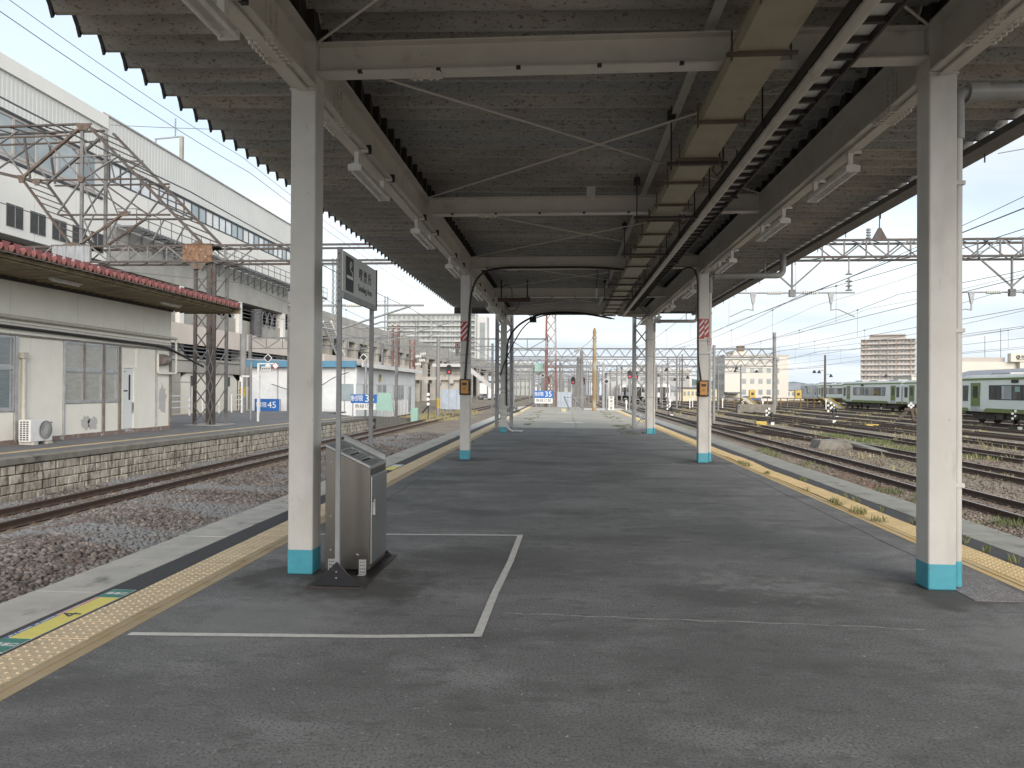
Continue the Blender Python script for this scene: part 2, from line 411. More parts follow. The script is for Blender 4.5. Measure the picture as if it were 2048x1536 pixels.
m_yel = M('yellow_paint', (0.50, 0.36, 0.07), (0.42, 0.29, 0.06), 3, 0.55)
m_yelsteel = M('weathered_yellow_steel', (0.24, 0.155, 0.05), (0.085, 0.058, 0.03), 0.9, 0.75)
m_orange = M('orange_phone_case', (0.50, 0.25, 0.06), (0.44, 0.21, 0.05), 9, 0.45)
m_redink = M('red_ink', (0.45, 0.03, 0.035), (0.38, 0.03, 0.035), 8, 0.5)
m_matyel = M('mat_yellow', (0.85, 0.74, 0.17), (0.80, 0.68, 0.15), 8, 0.6, layers=[((0.5, .42, .14), 24, .64, .74, (1, 1, 1), .6)])
m_matgreen = M('mat_green', (0.06, 0.27, 0.21), None, 8, 0.6)
m_matblue = M('mat_blue', (0.09, 0.17, 0.46), None, 8, 0.6)
m_matpink = M('mat_pink', (0.58, 0.09, 0.22), None, 8, 0.6)
m_apt = M('apartment_pale_wall', (0.37, 0.385, 0.365), (0.33, 0.345, 0.33), 0.05, 0.8)
m_aptslab = M('apartment_balcony_white', (0.47, 0.475, 0.46), None, 0.1, 0.8)
m_aptwin = M('apartment_window', (0.20, 0.225, 0.23), (0.26, 0.28, 0.28), 0.2, 0.2)
m_aptR = M('tower_beige_wall', (0.42, 0.385, 0.35), (0.385, 0.35, 0.32), 0.05, 0.8)
m_aptRs = M('tower_balcony', (0.50, 0.465, 0.43), None, 0.05, 0.8)
m_aptRrail = M('tower_red_pipe', (0.40, 0.28, 0.21), None, 0.05, 0.8)
m_school = M('cream_office_wall', (0.56, 0.535, 0.475), (0.52, 0.495, 0.435), 0.1, 0.8)
m_shed = M('grey_shed_wall', (0.50, 0.50, 0.49), (0.44, 0.44, 0.43), 0.1, 0.7)
m_roofgrey = M('grey_roof', (0.27, 0.28, 0.30), (0.22, 0.23, 0.25), 0.2, 0.7)
m_roofdark = M('dark_roof', (0.12, 0.125, 0.135), None, 0.2, 0.7)
m_mint = M('mint_board', (0.27, 0.42, 0.36), (0.24, .38, .33), 3, 0.6)
m_cabinet = M('pale_blue_cabinet', (0.38, 0.44, 0.51), None, 2, 0.5)
m_carw = M('white_car_paint', (0.75, 0.75, 0.75), None, 2, 0.25)
m_carg = M('grey_car_paint', (0.22, 0.23, 0.25), None, 2, 0.25)
m_carr = M('red_car_paint', (0.40, 0.05, 0.05), None, 2, 0.25)
m_carb = M('blue_car_paint', (0.07, 0.14, 0.32), None, 2, 0.25)
m_redlamp = M('red_signal_lamp', (0.5, 0.02, 0.03), None, 2, 0.3, emit=(1.0, 0.05, 0.07, 0.5))
m_hill = M('far_wooded_hill', (0.13, 0.17, 0.15), (0.10, 0.135, 0.125), 0.02, 0.95)
m_grass = M('weed_green', (0.11, 0.16, 0.05), (0.16, 0.18, 0.07), 3, 0.85, island=0.35)
m_dry = M('dry_grass', (0.40, 0.34, 0.19), (0.30, 0.27, 0.13), 2, 0.9, island=0.35)
m_shrub = M('dark_shrub_leaf', (0.05, 0.085, 0.04), (0.035, .06, .03), 4, 0.8, island=.4)
# ================================================================ ground, tracks, platform
ZR = -1.10          # rail head
ZG = -1.27          # ballast / yard surface
m_ground = M('yard_ground', (0.205, 0.17, 0.13), (0.155, 0.125, 0.098), 0.5, 0.95, bump=0.5, bs=22,
             layers=[((0.215, 0.225, 0.105), 0.16, 0.55, 0.68, (1, .35, 1), .75), ((0.34, 0.295, 0.21), 0.4, 0.56, 0.72, (1, .4, 1), .7), ((0.12, 0.09, 0.075), 6, 0.58, 0.7, (1, 1, 1), .5), ((0.34, 0.31, 0.27), 14, 0.64, 0.72, (1, 1, 1), .6)])
mb = MB()
mb.add([(-2500, -60, ZG), (2500, -60, ZG), (2500, 4500, ZG), (-2500, 4500, ZG)], [(0, 1, 2, 3)])
g = mb.build('ground', m_ground)
tag(g, 'flat brown yard ground of old ballast and thin grass', kind='structure')

m_asph = M('platform_asphalt', (0.185, 0.183, 0.18), (0.23, 0.228, 0.224), 0.9, 0.88, bump=0.55, bs=190, st=(0.7, 1.5, 1),
           layers=[((0.34, 0.34, 0.335), 1.4, 0.48, 0.70, (0.7, 1.3, 1), 0.6), ((0.105, 0.103, 0.10), 0.9, 0.48, 0.66, (0.7, 1.2, 1), 0.75), ((0.12, 0.118, 0.115), 7, 0.52, 0.68, (0.8, 1.3, 1), 0.6), ((0.36, 0.358, 0.35), 11, 0.60, 0.74, (0.6, 1.5, 1), 0.5),
                   ((0.09, 0.09, 0.088), 70, 0.50, 0.60, (1, 1, 1), 0.7), ((0.52, 0.52, 0.51), 42, 0.645, 0.69, (1, 1, 1), 0.85), ((0.58, 0.575, 0.56), 24, 0.685, 0.715, (1, 1, 1), 0.8), ((0.07, 0.068, 0.066), 33, 0.66, 0.70, (1, 1, 1), 0.7), ((0.48, 0.47, 0.46), 7, 0.70, 0.78, (.7, 1.6, 1), .6)])
m_asphold = M('old_platform_asphalt', (0.37, 0.345, 0.29), (0.29, 0.275, 0.235), 0.5, 0.92, bump=0.4, bs=60,
              layers=[((0.13, 0.13, 0.12), 0.8, 0.56, 0.72, (.5, 1.6, 1), .7), ((0.30, 0.285, 0.25), 1.5, 0.6, 0.76, (.5, 2, 1), .6), ((0.17, 0.19, 0.09), 1.1, 0.66, 0.78, (1.3, .6, 1), .6)])
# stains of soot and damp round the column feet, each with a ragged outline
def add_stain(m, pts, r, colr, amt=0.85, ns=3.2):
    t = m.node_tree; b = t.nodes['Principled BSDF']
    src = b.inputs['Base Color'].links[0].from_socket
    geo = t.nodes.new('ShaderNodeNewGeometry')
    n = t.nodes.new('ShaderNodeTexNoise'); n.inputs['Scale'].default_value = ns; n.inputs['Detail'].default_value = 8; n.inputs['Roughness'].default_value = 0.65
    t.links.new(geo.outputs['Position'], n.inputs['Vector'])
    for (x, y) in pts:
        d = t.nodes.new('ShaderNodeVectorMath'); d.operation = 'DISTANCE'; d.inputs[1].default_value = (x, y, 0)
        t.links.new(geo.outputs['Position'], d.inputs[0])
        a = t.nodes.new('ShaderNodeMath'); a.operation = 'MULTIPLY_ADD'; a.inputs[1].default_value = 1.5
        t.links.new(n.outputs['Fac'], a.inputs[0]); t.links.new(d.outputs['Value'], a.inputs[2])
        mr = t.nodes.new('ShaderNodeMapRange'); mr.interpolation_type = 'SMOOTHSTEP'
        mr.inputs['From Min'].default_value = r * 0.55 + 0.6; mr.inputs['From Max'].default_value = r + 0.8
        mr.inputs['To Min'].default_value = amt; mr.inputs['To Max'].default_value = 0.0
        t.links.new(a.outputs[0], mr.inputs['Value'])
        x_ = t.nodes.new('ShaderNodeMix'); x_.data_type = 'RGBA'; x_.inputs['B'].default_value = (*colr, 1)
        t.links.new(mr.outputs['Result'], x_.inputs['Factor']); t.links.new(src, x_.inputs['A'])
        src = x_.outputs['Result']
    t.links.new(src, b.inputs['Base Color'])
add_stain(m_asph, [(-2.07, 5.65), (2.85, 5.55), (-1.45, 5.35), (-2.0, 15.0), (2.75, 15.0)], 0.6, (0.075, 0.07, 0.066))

add_stain(m_asph, [(1.25, 5.75), (1.75, 5.55), (1.4, 8.9)], 0.30, (0.40, 0.396, 0.39), 0.34, 8.0)
add_stain(m_asph, [(-1.9, 4.55), (-2.1, 6.6), (2.9, 4.3), (0.2, 9.5), (1.8, 13.0)], 0.75, (0.30, 0.298, 0.292), 0.4, 4.5)
add_stain(m_asph, [(0.9, 4.1), (-0.4, 6.3), (1.9, 7.4), (0.6, 12.0)], 0.8, (0.10, 0.098, 0.095), 0.35, 4.0)

plat = thing('station_platform', (0.3, 0, 0), 'grey asphalt island platform with yellow tactile strips along both edges', None)
tag(plat, kind='structure')
YE = 60.0
mb = MB(); mb.box(-3.70, 4.48, -25, YE, ZG, -0.08); mb.build('platform_body', m_conc, plat)
mb = MB(); mb.box(-2.60, 3.355, -25, 27.6, -0.08, 0.0); mb.build('asphalt_surface', m_asph, plat)
mb = MB(); mb.box(-2.60, 3.355, 27.6, 52, -0.08, -0.004); mb.build('worn_asphalt_surface', m_asphold, plat)
mb = MB(); mb.box(-2.60, 1.2, 52, YE, -0.08, -0.006); mb.build('worn_asphalt_surface', m_asphold, plat)
mb = MB(); mb.box(-3.286, -3.033, -25, YE, -0.08, -0.001); mb.build('edge_asphalt_strip', m_newasph, plat)
mb = MB(); mb.box(3.789, 4.04, -25, 52, -0.08, -0.001); mb.build('edge_asphalt_strip', m_newasph, plat)
# coping slabs, one object each
def slab(x0, x1, ln, name, m, par):
    b = MB(); b.box(x0, x1, -ln / 2 + 0.005, ln / 2 - 0.005, -0.16, 0.0)
    return b.build(name, m, par, bevel=0.004, origin=((x0 + x1) / 2, 0, -0.16))
sL = slab(-3.775, -3.29, 0.985, 'coping_slab', m_conc, plat)
for i in range(62):
    o = sL if i == 0 else sL.copy()
    if i: COL.objects.link(o)
    o.location.y = 0.55 + i * 0.985
    o.location.z = -0.16 + random.uniform(-0.003, 0.003)
sR = slab(4.044, 4.55, 1.97, 'coping_slab', m_concR, plat)
for i in range(28):
    o = sR if i == 0 else sR.copy()
    if i: COL.objects.link(o)
    o.location.y = -1.0 + i * 1.97
    o.location.z = -0.16 + random.uniform(-0.004, 0.004)
# tactile tiles: 5 x 5 studs on a 30 cm tile, one object each near the camera
def tile_mb(n=5, w=0.291, cx=0, cy=0, z=0.0, b=None):
    b = b or MB()
    h = w / 2
    b.box(cx - h, cx + h, cy - h, cy + h, z - 0.08, z + 0.004)
    p = 0.3 / n
    for i in range(n):
        for j in range(n):
            x = cx - 0.15 + p * (i + .5); y = cy - 0.15 + p * (j + .5)
            vs = []; k = 6
            for (r, zz) in ((0.0125, 0.004), (0.0075, 0.0095)):
                vs += [(x + r * math.cos(6.2832 * q / k), y + r * math.sin(6.2832 * q / k), z + zz) for q in range(k)]
            b.add(vs, [(q, (q + 1) % k, k + (q + 1) % k, k + q) for q in range(k)] + [tuple(range(k, 2 * k))])
    return b
for (x, m, y1, nm) in ((-2.883, m_tileL, 19, 'L'), (3.637, m_tileR, 19, 'R')):
    src = tile_mb().build('tactile_tile', m, plat, origin=(0, 0, 0))
    y = 2.1; k = 0
    while y < y1:
        o = src if k == 0 else src.copy()
        if k: COL.objects.link(o)
        o.location = Vector((x, y, random.uniform(-0.002, 0.002))) - wloc(plat)
        if nm == 'R' and 9 < y < 17:
            o.location.x += 0.03 * math.sin(y * 1.3); o.location.z += 0.004 + 0.004 * math.sin(y * 2.1); o.rotation_euler = (random.uniform(-.012, .012), random.uniform(-.012, .012), random.uniform(-.02, .02))
        y += 0.3; k += 1
    b = MB()
    for (ya, yb) in ((-25, 1.95), (y - 0.15, 60 if nm == 'L' else 51)):
        b.box(x - 0.148, x + 0.148, ya, yb, -0.08, 0.004)
    yy = y
    while yy < 34:
        tile_mb(5, 0.296, x, yy, 0.0005, b); yy += 0.3
    tag(b.build('tactile_tile_run', m, plat), kind='stuff')
for (xa, xb, m, y1) in ((-2.733, -2.602, m_barL, 60), (3.356, 3.487, m_barR, 51)):
    b = MB(); b.box(xa, xb, -25, y1, -0.08, 0.003)
    xm = xa + (0.045 if xa < 0 else 0.086)
    b.box(xm - 0.017, xm + 0.017, -25, y1, 0.003, 0.008)
    b.build('line_strip', m, plat)
m_seam = M('tar_seam', (0.045, 0.044, 0.043), (0.075, 0.073, 0.07), 20, 0.9)
m_seamlight = M('dusty_seam', (0.34, 0.335, 0.325), (0.24, 0.238, 0.232), 9, 0.95, layers=[((0.2, 0.198, 0.195), 14, 0.45, 0.6)])
for (pts, w, m) in (([(3.34, 5.1), (3.05, 4.75), (2.75, 4.6)], .005, m_seam), ([(3.1, 6.2), (3.08, 8.5), (3.12, 12), (3.1, 16), (3.13, 22)], .006, m_seam),
                    ([(-2.4, 8.2), (-2.32, 9.4), (-2.36, 11), (-2.3, 14)], .005, m_seam), ([(-.9, 16.5), (.2, 16.62), (1.1, 16.5)], .008, m_seam), ([(-2.5, 27.0), (-.5, 27.1), (1.0, 26.95), (3.3, 27.05)], .03, m_seam), ([(.4, 28), (.45, 31), (.38, 36), (.45, 44)], .015, m_seam),
                    ([(-.4, 4.78), (.6, 4.74), (1.6, 4.72), (2.2, 4.68)], .012, m_seamlight)):
    b = MB()
    for k in range(len(pts) - 1):
        n_ = 7
        for q in range(n_):
            p0 = [pts[k][i] + (pts[k + 1][i] - pts[k][i]) * q / n_ for i in (0, 1)]; p1 = [pts[k][i] + (pts[k + 1][i] - pts[k][i]) * (q + 1) / n_ for i in (0, 1)]
            j0 = .012 * math.sin(17 * p0[0] + 23 * p0[1]); j1 = .012 * math.sin(17 * p1[0] + 23 * p1[1]); ww = w * (.6 + .5 * abs(math.sin(31 * p0[1] + 11 * p0[0])))
            b.bar((p0[0] + j0, p0[1] + j0, .0012), (p1[0] + j1, p1[1] + j1, .0012), ww, .0016)
    b.build('asphalt_seam', m, plat)
# smoking area outline, hand-painted
line_pts = [(-2.56, 4.16), (-1.9, 4.20), (-1.1, 4.245), (-0.51, 4.32), (-0.495, 5.2), (-0.455, 6.2), (-0.44, 7.3), (-1.1, 7.26), (-1.9, 7.2), (-2.58, 7.13)]
b = MB(); hw = 0.027
lp = [Vector((x, y, 0)) for x, y in line_pts]
segs = []
for i in range(len(lp) - 1):
    d = (lp[i + 1] - lp[i]).normalized(); nrm = Vector((-d.y, d.x, 0)) * hw
    segs.append((lp[i], lp[i + 1], nrm, d))
vsL = []
for i, p in enumerate(lp):
    n0 = segs[max(i - 1, 0)][2]; n1 = segs[min(i, len(segs) - 1)][2]
    nn = (n0 + n1).normalized(); nn *= hw / max(0.5, nn.dot(n0.normalized()))
    vsL += [p + nn, p - nn]
vv = [(v.x, v.y, 0.004) for v in vsL]
b.add(vv, [(2 * i, 2 * i + 1, 2 * i + 3, 2 * i + 2) for i in range(len(lp) - 1)])
tag(b.build('painted_line', m_line), 'white painted line boxing in the smoking area on the asphalt', 'floor marking')
for i, (x, y, w, lab) in enumerate(((0.33, 32.2, 0.85, 'near short white bar painted across the worn far asphalt'), (-0.05, 45.5, 0.72, 'far short white bar painted across the worn far asphalt'))):
    b = MB(); b.box(x - w / 2, x + w / 2, y - 0.16, y + 0.16, -0.003, 0.002)
    tag(b.build('painted_line', m_line), lab, 'floor marking')
# boarding mat with number 4
mt = thing('boarding_mat', (-3.16, 4.4, 0), 'yellow boarding position mat with a black 4 and green ends', 'floor sign')
def matb(name, m, x0, x1, y0, y1, z):
    bb = MB(); bb.box(x0, x1, y0, y1, 0.0, z); return bb.build(name, m, mt)
matb('white_border', m_white, -3.235, -3.060, 3.80, 5.06, 0.0025)
matb('yellow_field', m_matyel, -3.203, -3.064, 4.03, 4.86, 0.004)
matb('green_end', m_matgreen, -3.231, -3.064, 3.81, 4.025, 0.004)
matb('green_end', m_matgreen, -3.231, -3.064, 4.865, 5.05, 0.004)
matb('blue_strip', m_matblue, -3.231, -3.205, 4.03, 4.45, 0.004)
matb('pink_strip', m_matpink, -3.231, -3.205, 4.455, 4.86, 0.004)
text('4', 0.17, (-3.133, 4.47, 0.005), (0, 1, 0), (-1, 0, 0), m_ink, mt, 'numeral', 0.0008)
for y in (3.92, 4.955):
    text('乗車口', 0.056, (-3.139, y, 0.005), (1, 0, 0), (0, 1, 0), m_white, mt, 'lettering', 0.0008, sx=0.9)
b = MB()
for i in range(52):                       # fine print too small to read: short white strokes
    y = 4.05 + i * 0.0155
    if random.random() < .85: b.box(-3.225, -3.211, y, y + random.uniform(.006, .012), 0.004, 0.0048)
tag(b.build('fine_print', m_white, mt), kind='stuff')
# a second mat further along
mt = thing('boarding_mat', (-3.16, 13.3, 0), 'small distant yellow and white boarding mat on the dark edge strip by the second column', 'floor sign')
matb('yellow_field', m_matyel, -3.25, -3.06, 12.9, 13.5, 0.004); matb('white_border', m_white, -3.25, -3.06, 13.5, 13.8, 0.004)
# cracked concrete patch by the near right column
b = MB(); b.box(2.86, 3.30, 5.35, 5.95, 0.0, 0.004)
tag(b.build('manhole_patch', M('patch', (.22, .20, .20), (.17, .16, .16), 9, .9, layers=[((.4, .37, .36), 60, .55, .62)])), 'pale square of patched concrete beside the near right column', 'pavement patch')
b = MB(); b.box(-0.25, 0.05, 47.5, 49.6, 0, 0.16)
tag(b.build('yellow_block', M('faded', (.55, .5, .3), None, 3, .8)), 'faded yellow step block near the far platform end', 'step block')

# ---- tracks
def make_track(xc, y0, y1, sleepers, label, z=ZR, m=m_rail):
    t = thing('railway_track', (xc, y0, z - 0.15), label, None)
    tag(t, kind='structure')
    for s_ in (-1, 1):
        x = xc + s_ * 0.5665
        prof = [(x - .06, z - .15), (x + .06, z - .15), (x + .06, z - .138), (x + .01, z - .12), (x + .01, z - .045), (x + .033, z - .035), (x + .033, z - .004), (x - .033, z - .004), (x - .033, z - .035), (x - .01, z - .045), (x - .01, z - .12), (x - .06, z - .138)]
        b = MB(); b.prism(prof, 'y', y0, y1); b.mat(1); b.box(x - .028, x + .028, y0, y1, z - .004, z)
        b.build('rail', [m, m_railtop], t)
    if sleepers:
        b = MB(); b.box(-1.03, 1.03, -0.1, 0.1, -0.12, 0.0)
        for s_ in (-1, 1):
            for q in (-.1, .1):
                b.mat(1); b.box(s_ * .5665 + q - .03, s_ * .5665 + q + .03, -.05, .05, 0, .035)
        src = b.build('sleeper', [m_sleeper, m_rail], t, origin=(0, 0, 0))
        ya, yb = sleepers; k = 0; y = ya
        while y < yb:
            o = src if k == 0 else src.copy()
            if k: COL.objects.link(o)
            o.location = Vector((xc + random.uniform(-.02, .02), y, z - 0.15)) - wloc(t)
            y += 0.6; k += 1
    return t
make_track(-11.1, 4, 420, (9, 60), 'single rusty track running along the foot of the stone platform wall')
make_track(-5.45, 4, 420, None, 'track hidden below the left edge of the asphalt platform')
make_track(6.1, 4, 420, None, 'track below the right edge of the asphalt platform')
make_track(10.0, 8, 420, (14, 50), 'nearest visible yard track on the right, with shiny rail tops')
make_track(14.0, 12, 420, (20, 60), 'second visible yard track on the right, passing the concrete block')
make_track(17.8, 14, 420, (26, 60), 'third visible yard track on the right, edged by green weeds')
make_track(21.8, 18, 420, None, 'fourth visible yard track on the right')
make_track(26.0, 20, 420, None, 'fifth yard track on the right, ending at the timber buffer stop')
make_track(30.0, 24, 420, None, 'sixth yard track, just this side of the near green railcar')
make_track(34.6, 30, 420, None, 'yard track under the near green railcar')
make_track(39.0, 34, 420, None, 'yard track between the two green railcars')
make_track(43.4, 38, 420, None, 'yard track under the two-car green train')
make_track(48.5, 60, 420, None, 'yard track beyond the two-car green train')
make_track(53.3, 60, 420, None, 'yard track under the distant pale green train')
# crossover turnout rails
t = thing('turnout_rails', (16, 48, ZR), 'curved crossover rails cutting between two yard tracks', None); tag(t, kind='structure')
for (xa, xb, ya, yb) in ((14.0, 10.0, 34, 66), (21.8, 17.8, 46, 84), (26, 21.8, 40, 72)):
    for s_ in (-.5665, .5665):
        pts = [(xa + (xb - xa) * (3 * q * q - 2 * q ** 3) + s_, ya + (yb - ya) * q, ZR - .08) for q in [i / 12 for i in range(13)]]
        b = MB()
        for p, q in zip(pts[:-1], pts[1:]): b.bar(p, q, .065, .15)
        b.build('rail', m_rail, t)

# ---- ballast stones: loose rock, real geometry
def rock_field(name, n, xr, yr, size, m, label, zf=None, tri=20, ycurve=1.0):
    ico = None
    t_ = (1 + 5 ** .5) / 2
    V = np.array([(-1, t_, 0), (1, t_, 0), (-1, -t_, 0), (1, -t_, 0), (0, -1, t_), (0, 1, t_), (0, -1, -t_), (0, 1, -t_), (t_, 0, -1), (t_, 0, 1), (-t_, 0, -1), (-t_, 0, 1)], float)
    V /= np.linalg.norm(V[0])
    F = np.array([(0, 11, 5), (0, 5, 1), (0, 1, 7), (0, 7, 10), (0, 10, 11), (1, 5, 9), (5, 11, 4), (11, 10, 2), (10, 7, 6), (7, 1, 8), (3, 9, 4), (3, 4, 2), (3, 2, 6), (3, 6, 8), (3, 8, 9), (4, 9, 5), (2, 4, 11), (6, 2, 10), (8, 6, 7), (9, 8, 1)])
    if tri == 8:
        V = np.array([(1, 0, 0), (-1, 0, 0), (0, 1, 0), (0, -1, 0), (0, 0, 1), (0, 0, -1)], float)
        F = np.array([(0, 2, 4), (2, 1, 4), (1, 3, 4), (3, 0, 4), (2, 0, 5), (1, 2, 5), (3, 1, 5), (0, 3, 5)])
    nv = len(V)
    x = rng.uniform(*xr, n); y = yr[0] + (yr[1] - yr[0]) * rng.random(n) ** ycurve
    s = rng.uniform(*size, n)
    z = (zf(x, y) if zf else np.full(n, ZG)) + s * rng.uniform(-.15, .5, n)
    q = rng.normal(size=(n, 4)); q /= np.linalg.norm(q, axis=1)[:, None]
    a, b_, c, d = q.T
    Rm = np.stack([np.stack([1 - 2 * (c * c + d * d), 2 * (b_ * c - a * d), 2 * (b_ * d + a * c)], -1), np.stack([2 * (b_ * c + a * d), 1 - 2 * (b_ * b_ + d * d), 2 * (c * d - a * b_)], -1), np.stack([2 * (b_ * d - a * c), 2 * (c * d + a * b_), 1 - 2 * (b_ * b_ + c * c)], -1)], 1)
    W = V[None] * rng.uniform(.72, 1.25, (n, nv, 1)) * rng.uniform(.55, 1.2, (n, 1, 3))
    W = np.einsum('nij,nkj->nki', Rm, W) * s[:, None, None]
    W[:, :, 2] *= .8
    W += np.stack([x, y, z], 1)[:, None]
    o0 = np.array([np.mean(xr), yr[0], ZG])
    verts = (W.reshape(-1, 3) - o0).astype(np.float32)
    faces = (F[None] + (np.arange(n) * nv)[:, None, None]).reshape(-1, 3).astype(np.int32)
    me = bpy.data.meshes.new(name)
    me.vertices.add(len(verts)); me.vertices.foreach_set('co', verts.ravel())
    me.loops.add(faces.size); me.loops.foreach_set('vertex_index', faces.ravel())
    me.polygons.add(len(faces)); me.polygons.foreach_set('loop_start', np.arange(0, faces.size, 3, dtype=np.int32))
    me.polygons.foreach_set('loop_total', np.full(len(faces), 3, np.int32))
    me.materials.append(m); me.update(calc_edges=True)
    o = bpy.data.objects.new(name, me); COL.objects.link(o); o.location = o0
    return tag(o, label, kind='stuff')
def zbank(x, y):   # left ballast: shoulder between the two tracks
    return ZG + 0.03 + 0.05 * np.sin(x * 1.7 + y * .35) + 0.10 * np.exp(-((x + 8.4) / 1.1) ** 2)
rock_field('ballast', 31000, (-9.95, -5.9), (5.6, 20), (.03, .062), m_ballast, 'grey and rust brown ballast beside the platform edge', zbank, 20, 1.25)
rock_field('ballast', 17000, (-9.95, -5.3), (20, 42), (.045, .075), m_ballast, 'grey ballast further along the left track', zbank, 8, 1.3)
rock_field('ballast', 12000, (-12.55, -11.75), (12, 44), (.035, .065), m_ballast, 'grey ballast between the far rail and the stone wall', lambda x, y: ZG + .06 + 0 * x, 8, 1.3)
rock_field('ballast', 7000, (-11.5, -10.7), (10, 44), (.03, .055), m_ballast, 'brown ballast between the rails of the left track', lambda x, y: ZG - .01 + 0 * x, 8, 1.3)
rock_field('ballast', 14000, (7.6, 9.35), (11, 34), (.025, .05), m_ballastR, 'rusty ballast between the right platform edge and the first yard track', None, 8, 1.4)
rock_field('ballast', 16000, (9.5, 20.5), (16, 46), (.025, .06), m_ballastR, 'old sparse ballast between the yard tracks', None, 8, 1.2)

def tufts(name, spots, m, label, h=(.1, .3), blades=40, spread=.16, w=.006):
    b = MB()
    for (x, y, z, k) in spots:
        for _ in range(int(blades * k)):
            a = random.uniform(0, 6.283); r = spread * k * random.random() ** .6
            px, py = x + r * math.cos(a), y + r * math.sin(a)
            hh = random.uniform(*h) * (0.6 + .4 * k); a2 = random.uniform(0, 6.283); ln = hh * random.uniform(.2, .7)
            dx, dy = math.cos(a2), math.sin(a2)
            ww = w * random.uniform(.7, 1.5)
            nx, ny = -dy * ww, dx * ww
            mx_, my_ = px + dx * ln * .4, py + dy * ln * .4
            b.add([(px - nx, py - ny, z), (px + nx, py + ny, z), (mx_ + nx, my_ + ny, z + hh * .65), (mx_ - nx, my_ - ny, z + hh * .65), (px + dx * ln, py + dy * ln, z + hh)], [(0, 1, 2, 3), (3, 2, 4)])
    return tag(b.build(name, m), label, kind='stuff')
random.seed(21)
sp = [(3.50, y + random.uniform(-.2, .2), 0.0, random.uniform(.35, 1.0)) for y in (8.6, 8.9, 9.2, 9.5, 9.8, 10.1, 10.9, 12.9, 13.2, 14.2, 14.6, 15.2)] + [(3.84, y, 0, random.uniform(.3, .6)) for y in (6.6, 7.0, 7.4, 8.4, 9.2, 10.0, 10.4, 12.2)]
tufts('weeds', sp, M('pale_weed', (.22, .22, .10), (.15, .18, .06), 5, .85, island=.4), 'pale green weeds sprouting through the right tactile strip', (.04, .11), 60, .11, .0028)
sp = [(random.uniform(7.8, 9.3), random.uniform(13, 34), ZG, random.uniform(.5, 1.3)) for _ in range(26)] + [(random.uniform(15, 17), random.uniform(30, 46), ZG, random.uniform(.7, 1.6)) for _ in range(70)] + [(12.3, 18 + random.uniform(-.5, .5), ZG, 1.2) for _ in range(3)]
tufts('weeds', sp, m_grass, 'green weeds scattered among the right yard tracks', (.06, .2), 50, .3, .006)
sp = [(random.uniform(11.2, 40), random.uniform(24, 110), ZG, random.uniform(.7, 1.8)) for _ in range(300)] + [(random.uniform(-10, -14.5), random.uniform(60, 85), ZG, random.uniform(1.2, 2.4)) for _ in range(150)] + [(random.uniform(-1, 3), random.uniform(61, 80), ZG, 1.5) for _ in range(60)]
tufts('dry_grass', sp, m_dry, 'dry straw-coloured grass between distant tracks', (.06, .22), 30, .5, .009)
sp = [(-2.5 + random.uniform(-.1, .1), y, 0, .6) for y in (20, 23.5, 26.3)] + [(random.uniform(1.8, 2.7), random.uniform(24, 30), 0, random.uniform(.4, .8)) for _ in range(22)] + [(2.4 + random.uniform(-.3, .3), random.uniform(28, 48), 0, .6) for _ in range(24)] + [(-1.7 + random.uniform(-.3, .3), random.uniform(28, 50), 0, .6) for _ in range(22)]
tufts('weeds', sp, m_grass, 'low green weeds growing from cracks of the far platform', (.02, .08), 36, .2, .005)
b = MB()
for _ in range(260):
    a = random.uniform(0, 6.28); r = .5 * random.random() ** .5; z = .45 * random.random() * (1 - r)
    x, y = -3.2 + r * math.cos(a), 44 + r * math.sin(a); q = random.uniform(.04, .09); a2 = random.uniform(0, 6.28)
    b.add([(x, y, z), (x + q * math.cos(a2), y + q * math.sin(a2), z + q * .6), (x + q * math.cos(a2 + 1.2), y + q * math.sin(a2 + 1.2), z + q * .9)], [(0, 1, 2)])
b.c = 0
tag(b.build('shrub', m_shrub), 'small dark green bush beside the far left tactile strip', 'bush')
# ================================================================ platform canopy
YA, YB, YC, YD, YEn = 5.71, 10.37, 15.08, 19.77, 24.45      # frame lines
XL, XR = -2.065, 2.768
can = thing('platform_canopy', (0.35, 5.7, 0), 'steel platform canopy with cream columns, teal column feet and a ribbed roof deck', 'canopy')
# columns
b = MB(); b.box(-.1, .1, -.1, .1, 0, 3.81)
col0 = b.build('column', m_col, can, bevel=0.012, origin=(0, 0, 0))
b = MB(); b.box(-.1015, .1015, -.1015, .1015, 0, .20)
base0 = b.build('paint_band', m_teal, col0, bevel=0.012, origin=(0, 0, 0))
b = MB(); b.box(-.108, .108, -.108, .108, 3.80, 3.815)
cap0 = b.build('weld_collar', m_col, col0, origin=(0, 0, 3.8))
first = True
for y in (YA, YC, YEn):
    for x in (XL, XR):
        if first:
            o = col0; first = False
        else:
            o = col0.copy(); COL.objects.link(o)
            for ch in (base0, cap0):
                c = ch.copy(); COL.objects.link(c); c.parent = o
        o.location = Vector((x, y, 0)) - wloc(can)
for x in (XL, XR):
    for y in (YA, YC, YEn):
        b = MB(); b.box(x - .1, x + .1, y - .1, y + .1, 3.815, 4.19); b.build('column_head', m_steel_cream, can)
